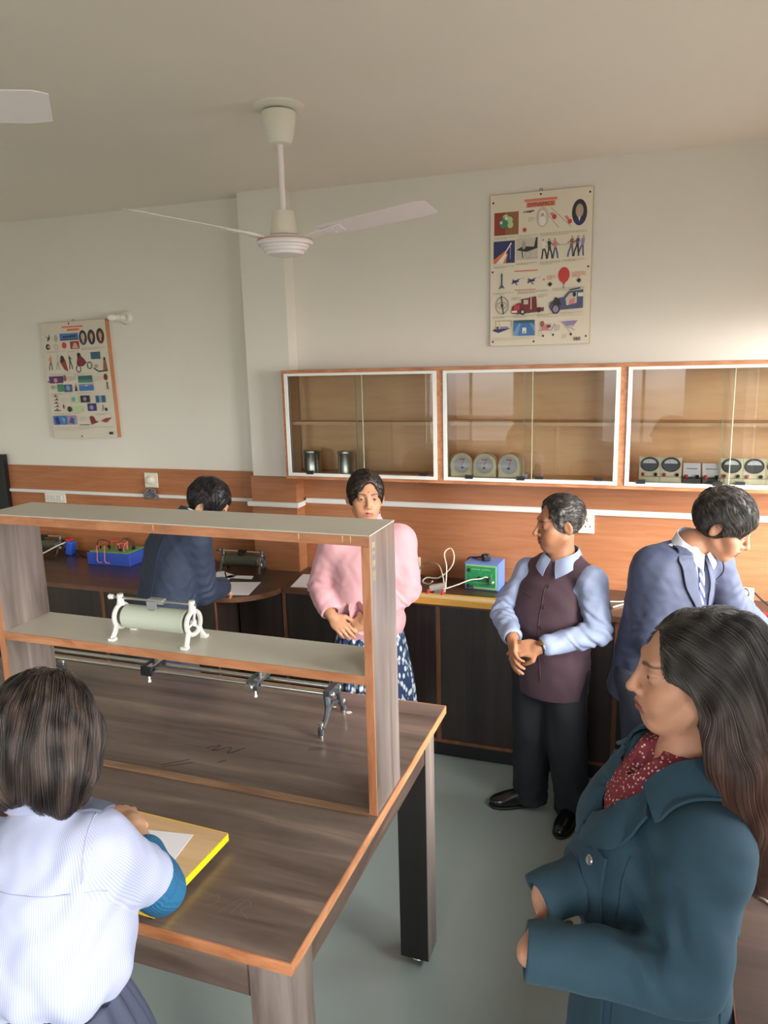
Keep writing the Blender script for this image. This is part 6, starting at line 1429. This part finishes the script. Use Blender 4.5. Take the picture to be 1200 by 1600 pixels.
# ------------------------------------------------------------------ girl writing at the table, seen from behind
def girl():
    O = V3(-1.10, .96, 0); a = lambda x, y, z: V3(x, y, z)-O
    J = dict(pelvis=a(-1.085, .955, .86), chest=a(-1.10, 1.0, 1.15), neck=a(-1.125, 1.045, 1.345),
             Rsh=a(-.985, 1.045, 1.275), Lsh=a(-1.245, 1.02, 1.275), Rel=a(-1.005, 1.235, 1.035), Lel=a(-1.37, 1.19, 1.04), Rwr=a(-1.20, 1.385, 1.065), Lwr=a(-1.35, 1.38, .99),
             Rhip=a(-1.01, .955, .84), Lhip=a(-1.165, .955, .84), Rkn=a(-1.01, .985, .46), Lkn=a(-1.17, .985, .46), Ran=a(-1.01, .94, .07), Lan=a(-1.18, .94, .07), Rtoe=a(-1.0, 1.08, .03), Ltoe=a(-1.19, 1.08, .03))
    cR = hframe(math.radians(96), -.16); pR = hframe(math.radians(94)); hd = Head(a(-1.135, 1.09, 1.475), hframe(math.radians(104), -.42), .98, 1, .97, .9)
    skin = rgb(196, 152, 124)
    hands = [dict(wrist=J['Rwr'], dirn=(-.75, .55, -.05), palm_n=(-.3, -.3, -.9), curl=.7, side=-1, thumb=(.4, .9)), dict(wrist=J['Lwr'], dirn=(.5, .8, -.15), palm_n=(0, 0, -1), curl=.2, side=1)]
    H = human(O, 'girl with shoulder-length hair in a pale striped shirt, seen from behind at the table', J, hd, cR, pR, skin, hands, .9, .125, .08, .004, lips=rgb(160, 96, 90))
    n0 = np.array(J['neck']); C = lambda x, y, z: n0+cR@V3(x, y, z)
    # striped shirt
    m, nt, bs = new_mat('lavender_striped_cotton'); N, L = nt.nodes, nt.links; tc = N.new('ShaderNodeTexCoord'); wv = N.new('ShaderNodeTexWave'); wv.inputs['Scale'].default_value = 70; wv.inputs['Distortion'].default_value = 0; wv.inputs['Detail'].default_value = 0
    at = N.new('ShaderNodeAttribute'); at.attribute_name = 'stripe'; cx = N.new('ShaderNodeCombineXYZ'); L.new(at.outputs['Fac'], cx.inputs[0]); L.new(cx.outputs[0], wv.inputs['Vector']); rp = N.new('ShaderNodeValToRGB'); e = rp.color_ramp.elements; e[0].color = rgb(152, 160, 190); e[1].color = rgb(168, 174, 200); e[0].position = .25; e[1].position = .6; L.new(wv.outputs['Fac'], rp.inputs['Fac']); L.new(rp.outputs['Color'], bs.inputs['Base Color']); bs.inputs['Roughness'].default_value = .75
    S = Sdf(); b0 = a(-1.09, .975, 1.0)
    S.u(loft([(.0, 0, -.005, .150, .118), (.03, 0, -.008, .168, .134), (.10, 0, -.006, .172, .138), (.18, 0, 0, .160, .128), (.26, 0, .003, .150, .115), (.315, 0, .006, .125, .090), (.355, 0, .010, .07, .062), (.375, 0, .012, .058, .056)], 2.3, cR, b0), .01)
    for s in ('R', 'L'):
        sh, el = np.array(J[s+'sh']), np.array(J[s+'el']); e2 = sh+(el-sh)*.66
        d = nrm(el-sh); S.u(sph(sh, .060), .05).u(cap(sh, e2+d*.03, .062, .068), .035)
        S.sub(end_cut(e2, d, .15), .004).sub(cap(e2-d*.03, e2+d*.05, .059), .003)
    def fold(V, N):
        q = V-b0; f = .004*noise3(V*[1, 1, .5], 5, 91)+.0015*noise3(V, 14, 92)
        z = V[:, 2]; bl = np.exp(-((z-1.03)/.07)**2); th = np.arctan2(q[:, 1], q[:, 0]); f += .005*bl*np.sin(th*11+2*noise3(V, 4, 93))
        d = np.linalg.norm(V-C(.10, -.06, -.16), axis=1); f += .006*np.exp(-(d/.10)**2)*np.sin((V@nrm([.7, .2, -.7]))*95+2*noise3(V, 5, 94))
        return f
    def stripe(V):
        c = np.arctan2((V-b0)@cR[:, 0], -(V-b0)@cR[:, 1])*.15
        for s in ('R', 'L'):
            sh, el = np.array(J[s+'sh']), np.array(J[s+'el']); d = nrm(el-sh); w = nrm(np.cross(d, V3(.35 if s == 'R' else -.35, -.9, .3))); t = (V-sh)@d; r = np.linalg.norm(V-sh-np.outer(t, d), axis=1)
            xo = ((V-b0)@cR[:, 0])*(1 if s == 'R' else -1)
            c = np.where((xo > .137-.02*np.clip(t, 0, .3)/.3) & (r < .10) & (t > -.09), np.arctan2((V-sh)@w, (V-sh)@np.cross(w, d))*.066, c)
        return c
    sh = sdf_part('shirt', S, H.lo, H.hi, .004, m, H.o, post=fold, attr=stripe)
    seam('yoke_seam', S, [C(-.15, -.04, -.12), C(-.08, -.1, -.115), C(0, -.11, -.112), C(.08, -.1, -.115), C(.15, -.04, -.12)], .0014, m, sh, .0)
    seam('back_pleat', S, [C(.0, -.11, -.115), C(.0, -.13, -.2), C(.002, -.14, -.3), C(0, -.14, -.36)], .0014, m, sh, .0)
    for q in (-1, 1): seam('armhole_seam', S, [C(q*.125, .02, -.02), C(q*.135, -.035, -.05), C(q*.135, -.07, -.10)], .0013, m, sh, .0)
    grid_patch('collar', [[C(-.05, .03, .035), C(-.048, -.02, .045), C(0, -.05, .05), C(.048, -.02, .045), C(.05, .03, .035)], [C(-.085, .03, .0), C(-.07, -.045, .012), C(0, -.078, .010), C(.07, -.045, .012), C(.085, .03, .0)]], m, sh, .003, outward=cR@V3(0, -1, .3))
    for q in (-1, 1): grid_patch('shoulder_tab', [[C(q*.062, -.035, .008), C(q*.10, -.025, -.005), C(q*.140, -.01, -.03)], [C(q*.070, .012, .002), C(q*.10, .018, -.008), C(q*.136, .026, -.03)]], plain('grey_blue_tab', rgb(88, 94, 112), .7) if q < 0 else bpy.data.materials['grey_blue_tab'], sh, .006, S=S, off=.003)
    # teal knitted sleeves under the shirt sleeves
    m2, nt, bs = new_mat('teal_knit'); N, L = nt.nodes, nt.links; bs.inputs['Base Color'].default_value = rgb(26, 96, 138); bs.inputs['Roughness'].default_value = .9; tc = N.new('ShaderNodeTexCoord'); wv = N.new('ShaderNodeTexWave'); wv.inputs['Scale'].default_value = 60; wv.inputs['Distortion'].default_value = 2; L.new(tc.outputs['Object'], wv.inputs['Vector']); bp = N.new('ShaderNodeBump'); bp.inputs['Strength'].default_value = .6; bp.inputs['Distance'].default_value = .003; L.new(wv.outputs['Fac'], bp.inputs['Height']); L.new(bp.outputs['Normal'], bs.inputs['Normal'])
    for s in ('R', 'L'):
        sh_, el, wr = (np.array(J[s+k]) for k in ('sh', 'el', 'wr')); K = Sdf()
        K.u(chain([sh_*.45+el*.55, el, el*.5+wr*.5], [.056, .056, .044]), .02).u(cap(el*.52+wr*.48, el*.46+wr*.54, .041, .040), .004).sub(cap(el*.45+wr*.55, wr, .030, .034), .003)
        lo = np.minimum(np.minimum(sh_, el), wr)-.09; hi = np.maximum(np.maximum(sh_, el), wr)+.09
        sdf_part('knit_sleeve', K, lo, hi, .004, m2, H.o, post=lambda V, N: .003*noise3(V, 9, 95))
    # gathered skirt
    sk = plain('navy_grey_skirt', rgb(56, 62, 84), .8, bump=.1, bscale=400)
    K = Sdf().u(loft([(.45, 0, -.0, .26, .22), (.7, 0, -.0, .225, .185), (.88, 0, -.0, .195, .15), (.96, 0, 0, .168, .128), (1.0, 0, 0, .152, .115)], 2.2, pR, a(-1.09, .965, 0)), .01)
    kf = lambda V, N: (.004+.010*np.clip((.98-V[:, 2])*4, 0, 1))*np.sin(np.arctan2(*(V-a(-1.09, .965, 0))[:, :2].T)*26+2.5*noise3(V*[1, 1, .3], 3, 96))
    sdf_part('skirt', K, H.lo-[.05, .05, 0], H.hi, .0045, sk, H.o, post=kf)
    for s in ('R', 'L'): shoe(H, s, bpy.data.materials['black_leather'], M['black'])
    # shoulder-length hair
    hs = Sdf(); hs.u(hd.e(0, -.024, .034, .093, .112, .096), .01)
    hs.u(hd.e(0, -.035, -.03, .098, .100, .10), .04)
    for q in (-1, 1):
        hs.u(chain([hd.w(q*.06, -.04, .0), hd.w(q*.070, -.045, -.07), hd.w(q*.070, -.038, -.105), hd.w(q*.062, -.025, -.125)], [.055, .055, .046, .030]), .05)
        hs.u(chain([hd.w(q*.075, .02, .0), hd.w(q*.078, .02, -.07), hd.w(q*.070, .02, -.13)], [.03, .030, .018]), .03)
    hs.sub(cap(hd.w(.026, -.17, -.16), hd.w(.022, -.15, -.05), .030, .003), .02)
    hs.sub(hd.e(0, .108, -.03, .060, .080, .10), .01)
    c0 = lin(rgb(34, 27, 25)); c1 = lin(rgb(84, 70, 64)); hc = lambda V: c0+(c1-c0)*np.clip(.32+.5*noise3(V*[1, 1, .4], 22, 97), 0, 1)[:, None]
    hp = lambda V, N: .0035*noise3(V*[1, 1, .35], 18, 100)
    hs.post = hp
    def flow(P, i):
        q = hd.loc(P); r = np.hypot(q[:, 0], q[:, 1]+.03)+1e-4; dn = np.clip(.11-q[:, 2], 0, .12)/.12
        out = np.stack([q[:, 0]/r*(1-dn)*1.2, ((q[:, 1]+.03)/r)*(1-dn)*1.0-.35*(1-dn), -.15-1.2*dn], 1)
        tuck = np.clip((-.06-q[:, 2])/.06, 0, 1); out[:, 0] -= .35*tuck*np.sign(q[:, 0]); out[:, 1] += .3*tuck
        return out@hd.R.T+.18*np.stack([noise3(P*[1, 1, .4], 10, 98), noise3(P*[1, 1, .4], 10, 99), 0*P[:, 0]], 1)
    roots = rand_on(hs, hd.c-.2, hd.c+.2, 4600, lambda P: (hd.loc(P)[:, 2] > -.03), 9)
    v, f, mm, c = strands(hs, roots, flow, 20, .0110, .004, .0006, seed=12, cols=hc)
    sdf_part('hair', hs, hd.c-.26, hd.c+.22, .004, HAIRM, H.o, col=hc, post=hp, extra=[(v, f, 0, c)])
    return H
girl()
# ------------------------------------------------------------------ woman in the teal coat, nearest the camera
def woman_teal():
    O = V3(.06, 1.49, 0); a = lambda x, y, z: V3(x, y, z)-O
    J = dict(pelvis=a(.05, 1.49, .86), chest=a(.06, 1.49, 1.17), neck=a(.092, 1.49, 1.40),
             Rsh=a(.055, 1.635, 1.305), Lsh=a(.122, 1.345, 1.310), Rel=a(.03, 1.64, 1.08), Lel=a(.095, 1.255, 1.112), Rwr=a(-.163, 1.33, 1.152), Lwr=a(-.170, 1.205, 1.130),
             Rhip=a(.03, 1.56, .84), Lhip=a(.06, 1.42, .84), Rkn=a(.03, 1.56, .46), Lkn=a(.06, 1.42, .46), Ran=a(.05, 1.57, .07), Lan=a(.08, 1.42, .07), Rtoe=a(-.09, 1.54, .03), Ltoe=a(-.06, 1.39, .03))
    cR = hframe(math.radians(196)); pR = hframe(math.radians(192)); hd = Head(a(.083, 1.487, 1.592), hframe(math.radians(192), -.05), 1.0, 1, 1.02, 1.0)
    skin = rgb(188, 138, 112)
    hands = [dict(wrist=J['Rwr'], dirn=(.06, -.30, -.95), palm_n=(.9, .1, .1), curl=.3, side=1, thumb=(.6, .4), spread=.04, sc=.86),
             dict(wrist=J['Lwr'], dirn=(.10, .95, -.25), palm_n=(.8, 0, .3), curl=.5, side=1, sc=.9)]
    base_t = hd.tint(skin, rgb(150, 84, 80), under=.3, browc=(.03, .02, .018))
    H = human(O, 'woman with long greying brown hair in a teal wool coat, arms folded, in the foreground', J, hd, cR, pR, skin, hands, 1.0, .14, .095, .003, tint=base_t)
    n0 = np.array(J['neck']); C = lambda x, y, z: n0+cR@V3(x, y, z)
    # maroon flowered kurta
    m, nt, bs = new_mat('maroon_flowered_kurta'); N, L = nt.nodes, nt.links; tc = N.new('ShaderNodeTexCoord'); vo = N.new('ShaderNodeTexVoronoi'); vo.inputs['Scale'].default_value = 130; L.new(tc.outputs['Object'], vo.inputs['Vector']); rp = N.new('ShaderNodeValToRGB'); e = rp.color_ramp.elements; e[0].color = rgb(206, 186, 178); e[0].position = .22; e[1].color = rgb(116, 30, 44); e[1].position = .34; L.new(vo.outputs['Distance'], rp.inputs['Fac']); L.new(rp.outputs['Color'], bs.inputs['Base Color']); bs.inputs['Roughness'].default_value = .7
    K = Sdf().u(loft([(.35, 0, 0, .13, .10), (.6, 0, 0, .150, .13), (.72, 0, 0, .15, .125), (.80, 0, -.005, .085, .080), (.825, 0, -.008, .072, .070)], 2.2, cR, a(.065, 1.49, .60)), .01).u(cap(C(0, -.01, -.02), C(0, .0, .02), .066, .062), .02)
    K.sub(cap(C(0, .0, .035), C(0, .015, .10), .056, .062), .004).sub(chain([C(0, .085, .03), C(0, .095, -.01), C(0, .115, -.05)], [.034, .02, .003]), .006)
    sdf_part('kurta', K, H.lo, H.hi, .004, m, H.o)
    for q in (-1, 1): grid_patch('kurta_collar', [[C(q*.058, .0, .030), C(q*.050, .045, .012), C(q*.030, .085, -.022), C(q*.014, .110, -.06)], [C(q*.082, .0, .012), C(q*.080, .055, -.008), C(q*.062, .100, -.040), C(q*.030, .125, -.082)]], m, H.o, .003, outward=cR@V3(q, .6, .3))
    # coat
    teal = plain('teal_wool', rgb(28, 56, 70), .9, bump=.35, bscale=900, sheen=.4)
    S = Sdf(); b0 = a(.052, 1.49, .60)
    rows = [(-.02, 0, 0, .205, .178), (.12, 0, 0, .195, .172), (.30, 0, .004, .178, .150), (.44, 0, .004, .168, .145), (.58, 0, .006, .172, .160), (.67, 0, .004, .160, .140), (.735, 0, -.006, .128, .108), (.78, 0, -.012, .095, .088), (.82, 0, -.014, .080, .078)]
    S.u(loft(rows, 2.35, cR, b0), .01)
    for s in ('R', 'L'):
        sh, el, wr = (np.array(J[s+k]) for k in ('sh', 'el', 'wr'))
        d = nrm(wr-el); we = wr+d*(.012 if s == 'L' else .015); cn = d if s == 'L' else nrm(V3(-.62, -.55, -.45))
        S.u(sph(sh+[0, 0, -.005], .074), .06).u(chain([sh, el, we], [.077, .070, .049]), .05)
        S.sub(end_cut(we, cn, .09), .004).sub(cap(we-d*.05, we+d*.04, .038 if s == 'L' else .034), .005)
    S.sub(ell(C(0, .01, .04), (.074, .080, .06), cR), .01)
    S.sub(chain([C(0, .075, .02), C(0, .135, -.07), C(.0, .175, -.15)], [.060, .046, .004]), .006)
    S.sub(loft([(-.12, 0, 0, .19, .163), (.10, 0, 0, .182, .158)], 2.35, cR, b0), .004)
    S.cut(halfspace((0, 0, .585), (0, 0, -1)), .002)
    up_ = np.array(J['Lsh']); ele = np.array(J['Lel']); wre = np.array(J['Lwr'])
    def fold(V, N):
        f = .0035*noise3(V*[1, 1, .5], 4.5, 101)+.001*noise3(V, 13, 102)
        for s in ('R', 'L'):
            sh, el, wr = (np.array(J[s+k]) for k in ('sh', 'el', 'wr'))
            crook = el*.80+sh*.10+wr*.10; d = np.linalg.norm(V-crook-nrm(sh+wr-2*el)*.05, axis=1); ax = nrm(wr-sh)
            f += .010*np.exp(-(d/.09)**2)*np.sin((V@ax)*75+2*noise3(V, 5, 103))
            d2 = np.linalg.norm(V-(sh*.55+el*.45), axis=1); f += .007*np.exp(-(d2/.11)**2)*np.sin((V@nrm(el-sh+.6*(wr-el)))*60+2*noise3(V, 4, 104))
        d = np.linalg.norm(V-C(-.12, .09, -.12), axis=1); f += .006*np.exp(-(d/.07)**2)*np.sin((V@nrm(V3(.2, -.5, .9)))*80)
        return f
    ct = sdf_part('coat', S, H.lo-.03, H.hi+.03, .0035, teal, H.o, post=fold)
    # closing edge, seams, buttons
    F = cR@V3(0, -1, 0)
    grid_patch('front_flap', [[C(.030, .175, -.15), C(.030, .19, -.24), C(.028, .18, -.38), C(.025, .18, -.58), C(.025, .18, -.80)], [C(-.085, .16, -.16), C(-.085, .165, -.24), C(-.08, .15, -.38), C(-.085, .15, -.58), C(-.09, .15, -.80)]], teal, ct, .007, nu=40, S=S, off=.001)
    seam('princess_seam', S, [C(-.10, .12, -.14), C(-.105, .14, -.24), C(-.10, .14, -.36), C(-.11, .15, -.6), C(-.12, .15, -.8)], .0022, teal, ct, .0)
    seam('side_seam', S, [C(-.15, -.07, -.10), C(-.165, -.06, -.2), C(-.16, -.06, -.34), C(-.18, -.06, -.6), C(-.19, -.06, -.8)], .0020, teal, ct, .0)
    seam('waist_seam', S, [C(-.12, -.13, -.33), C(-.06, -.15, -.33), C(0, -.155, -.33), C(.06, -.15, -.33)], .0022, teal, ct, .0)
    seam('back_seam', S, [C(0, -.11, -.03), C(0, -.15, -.2), C(0, -.15, -.34), C(0, -.17, -.6), C(0, -.17, -.8)], .0020, teal, ct, .0)
    seam('shoulder_seam', S, [C(-.085, -.02, .0), C(-.13, -.03, -.03), C(-.155, -.05, -.10)], .0016, teal, ct, .0)
    pearl = plain('silver_button', rgb(150, 148, 150), .2, metal=.7)
    for z in (-.185, -.29): button(S, C(-.058, .4, z), F, .0105, pearl, ct, .008)
    for z in (-.19, -.29): button(S, C(.06, .4, z), F, .0105, pearl, ct, .001)
    # collar and lapels
    for q in (-1, 1):
        grid_patch('collar', [[C(0, -.075, .055), C(q*.056, -.055, .056), C(q*.078, .0, .050), C(q*.076, .050, .036), C(q*.074, .080, .014), C(q*.072, .104, -.012)],
                              [C(0, -.100, .028), C(q*.078, -.074, .028), C(q*.110, -.004, .024), C(q*.112, .050, .008), C(q*.110, .078, -.008), C(q*.108, .104, -.026)],
                              [C(0, -.114, -.012), C(q*.094, -.086, -.012), C(q*.138, -.01, -.010), C(q*.143, .045, -.022), C(q*.143, .075, -.032), C(q*.142, .103, -.044)]], teal, ct, .0065, nu=26, nv=12, outward=cR@V3(q, .2, .6), push=S, off=.007)
        grid_patch('lapel', [[C(q*.066, .088, -.014), C(q*.058, .118, -.062), C(q*.038, .155, -.108), C(q*.0, .182, -.160)],
                             [C(q*.122, .108, -.046), C(q*.114, .138, -.098), C(q*.085, .166, -.142), C(q*.006, .190, -.178)]], teal, ct, .006, nu=24, nv=10, push=S, off=.008, outward=cR@V3(q*.5, 1, .3))
        e = [C(0, -.1135, -.018), C(q*.092, -.0895, -.02), C(q*.142, -.011, -.03), C(q*.1465, .076, -.051), C(q*.119, .126, -.084), C(q*.088, .112, -.050)]
    trousers(H, plain('dark_trousers', rgb(36, 38, 46), .8), .86, (.10, .08, .065, .065), belly=(.15, .12, .13))
    for s in ('R', 'L'): shoe(H, s, bpy.data.materials['black_leather'], M['black'])
    # earring
    e = hd.w(-.082, -.006, -.045); er = part('earring', MB().torus(e, .007, .0018, 18, 6, R=rotm('X', PI/2)@rotm('Y', .4)), plain('gold', rgb(200, 160, 90), .25, metal=1.), H.o, smooth=True)
    # long hair
    hs = Sdf(); hs.u(hd.e(0, -.026, .030, .085, .104, .086), .01)
    L1 = [hd.w(0, -.085, .03), a(.190, 1.49, 1.53), a(.222, 1.485, 1.43), a(.240, 1.475, 1.34), a(.246, 1.465, 1.26), a(.246, 1.46, 1.22)]
    hs.u(chain(L1, [.075, .072, .066, .060, .048, .026]), .05)
    hs.u(chain([hd.w(-.050, -.015, .015), hd.w(-.062, -.050, -.055), a(.165, 1.395, 1.455), a(.200, 1.395, 1.36), a(.222, 1.41, 1.26), a(.228, 1.42, 1.20)], [.040, .046, .046, .042, .034, .018]), .04)
    hs.u(chain([hd.w(.050, -.015, .015), hd.w(.062, -.050, -.055), a(.165, 1.58, 1.455), a(.20, 1.575, 1.36), a(.222, 1.55, 1.26)], [.040, .046, .046, .042, .030]), .04)
    hs.sub(hd.e(0, .100, -.010, .064, .080, .088), .010).sub(hd.e(0, .105, .045, .050, .070, .050), .014)
    for q in (-1, 1): hs.sub(hd.e(q*.074, .058, -.062, .050, .064, .070), .012)
    g0 = lin(rgb(52, 47, 45)); g1 = lin(rgb(92, 88, 84)); b1 = lin(rgb(82, 56, 48)); b2 = lin(rgb(118, 88, 76))
    def hc(V):
        z = V[:, 2]; t = np.clip((1.60-z)/.18, 0, 1)[:, None]; w = np.clip(.30+.5*noise3(V*[1, 1, .3], 26, 105), 0, 1)[:, None]
        return (g0+(g1-g0)*w)*(1-t)+(b1+(b2-b1)*w)*t
    def flow(P, i):
        q = hd.loc(P); sx = np.sign(q[:, 0]+1e-3); up = np.clip((q[:, 2]-.02)/.08, 0, 1)
        dn = np.clip((-q[:, 2]+.03)/.06, 0, 1)[:, None]; wl = np.stack([sx*.55*up+.15*sx, -.9+0*sx, -.5-.4*(1-up)], 1)@hd.R.T
        low = np.tile(V3(.25, .02, -1), (len(P), 1)); far = np.clip((1.44-P[:, 2])/.06, 0, 1)[:, None]; low = low*(1-far)+np.tile(V3(.10, .0, -1), (len(P), 1))*far
        wv = np.stack([.22*np.sin(P[:, 2]*55+P[:, 1]*40), .22*np.sin(P[:, 2]*48+P[:, 0]*60+1), 0*sx], 1)*np.clip((1.58-P[:, 2])/.08, .1, 1)[:, None]
        back = np.clip((-q[:, 1]-.03)/.06, 0, 1)[:, None]; k = np.maximum(dn, back*.8); return wl*(1-k)+low*k+wv
    hp = lambda V, N: .004*noise3(V*[1, 1, .35]+.01*np.sin(V[:, [2]]*50), 17, 106)
    hs.post = hp
    roots = rand_on(hs, hd.c-.2, hd.c+.2, 5200, lambda P: hd.loc(P)[:, 2] > -.035, 10)
    v, f, mm, c = strands(hs, roots, flow, 38, .0115, .0055, .0005, seed=14, cols=hc)
    sdf_part('hair', hs, np.minimum(hd.c-.2, V3(.0, -.2, 1.10)), np.maximum(hd.c+.2, V3(.36, .2, 1.7)), .004, HAIRM, H.o, col=hc, post=hp, extra=[(v, f, 0, c)])
    return H
woman_teal()
# ------------------------------------------------------------------ camera and daylight
F_PX, YAW, PITCH, ROLL, CAMH = 1174.4, .3470, .1996, .0258, 2.2
fw = np.array([-math.sin(YAW)*math.cos(PITCH), math.cos(YAW)*math.cos(PITCH), -math.sin(PITCH)])
r = np.array([math.cos(YAW), math.sin(YAW), 0]); d = np.cross(fw, r); c, s = math.cos(ROLL), math.sin(ROLL)
rx, dn = c*r+s*d, -s*r+c*d
cam = bpy.data.cameras.new('camera'); co = bpy.data.objects.new('camera', cam); COL.objects.link(co)
co.matrix_world = Matrix(((rx[0], -dn[0], -fw[0], 0), (rx[1], -dn[1], -fw[1], 0), (rx[2], -dn[2], -fw[2], CAMH), (0, 0, 0, 1)))
cam.sensor_fit = 'VERTICAL'; cam.sensor_height = 36; cam.lens = 36*F_PX/1600; cam.clip_start = .05; cam.clip_end = 200
SC.camera = co
# overcast sky: bright above the horizon, dimmer ground
w = bpy.data.worlds.new('overcast_sky'); SC.world = w; w.use_nodes = True; nt = w.node_tree; N = nt.nodes; L = nt.links
bg = N['Background']; tc = N.new('ShaderNodeTexCoord'); sx = N.new('ShaderNodeSeparateXYZ'); rp = N.new('ShaderNodeValToRGB')
L.new(tc.outputs['Generated'], sx.inputs[0]); mr = N.new('ShaderNodeMapRange'); mr.inputs[1].default_value = -1; mr.inputs[2].default_value = 1
L.new(sx.outputs['Z'], mr.inputs[0]); L.new(mr.outputs[0], rp.inputs['Fac'])
e = rp.color_ramp.elements; e[0].position = .0; e[0].color = (.14, .13, .12, 1); e[1].position = 1; e[1].color = (.95, .97, 1., 1)
for pos, col in ((.47, (.22, .21, .19, 1)), (.53, (.95, .97, 1., 1))): k = e.new(pos); k.color = col
# hazy sun low beyond the window wall: a broad glow in the sky
sd = N.new('ShaderNodeVectorMath'); sd.operation = 'DOT_PRODUCT'; sd.inputs[1].default_value = tuple(nrm(V3(1, -.55, .42))); L.new(tc.outputs['Generated'], sd.inputs[0])
cl = N.new('ShaderNodeMath'); cl.operation = 'MAXIMUM'; cl.inputs[1].default_value = 0; L.new(sd.outputs['Value'], cl.inputs[0])
pw = N.new('ShaderNodeMath'); pw.operation = 'POWER'; pw.inputs[1].default_value = 14; L.new(cl.outputs[0], pw.inputs[0])
gl = N.new('ShaderNodeMix'); gl.data_type = 'RGBA'; gl.blend_type = 'ADD'; gl.inputs[7].default_value = (3.8, 3.6, 3.2, 1); L.new(pw.outputs[0], gl.inputs[0]); L.new(rp.outputs['Color'], gl.inputs[6]); gl.clamp_result = False; gl.clamp_factor = True
L.new(gl.outputs[2], bg.inputs['Color']); bg.inputs['Strength'].default_value = 9.5
def portal(name, loc, sx_, sy_, rot):
    l = bpy.data.lights.new(name, 'AREA'); l.shape = 'RECTANGLE'; l.size = sx_; l.size_y = sy_; l.energy = 1; l.cycles.is_portal = True
    o = bpy.data.objects.new(name, l); COL.objects.link(o); o.location = loc; o.rotation_euler = rot
for k, (a, b) in enumerate(WIN): portal('window_portal', (XR+.14, (a+b)/2, (WZ0+WZ1)/2), WZ1-WZ0, b-a, (0, PI/2, 0))
for k, (a, b) in enumerate(WF): portal('window_portal', ((a+b)/2, YB-.14, (WZ0+WZF)/2), b-a, WZF-WZ0, (PI/2, 0, 0))
vs = SC.view_settings; vs.view_transform = 'Standard'; vs.look = 'None'; vs.gamma = 1; vs.use_curve_mapping = False; vs.exposure = 0.22
SC.cycles.use_denoising = True; SC.cycles.max_bounces = 10; SC.cycles.diffuse_bounces = 6; SC.cycles.transparent_max_bounces = 16
SC.cycles.caustics_reflective = False; SC.cycles.caustics_refractive = False; SC.cycles.sample_clamp_indirect = 8
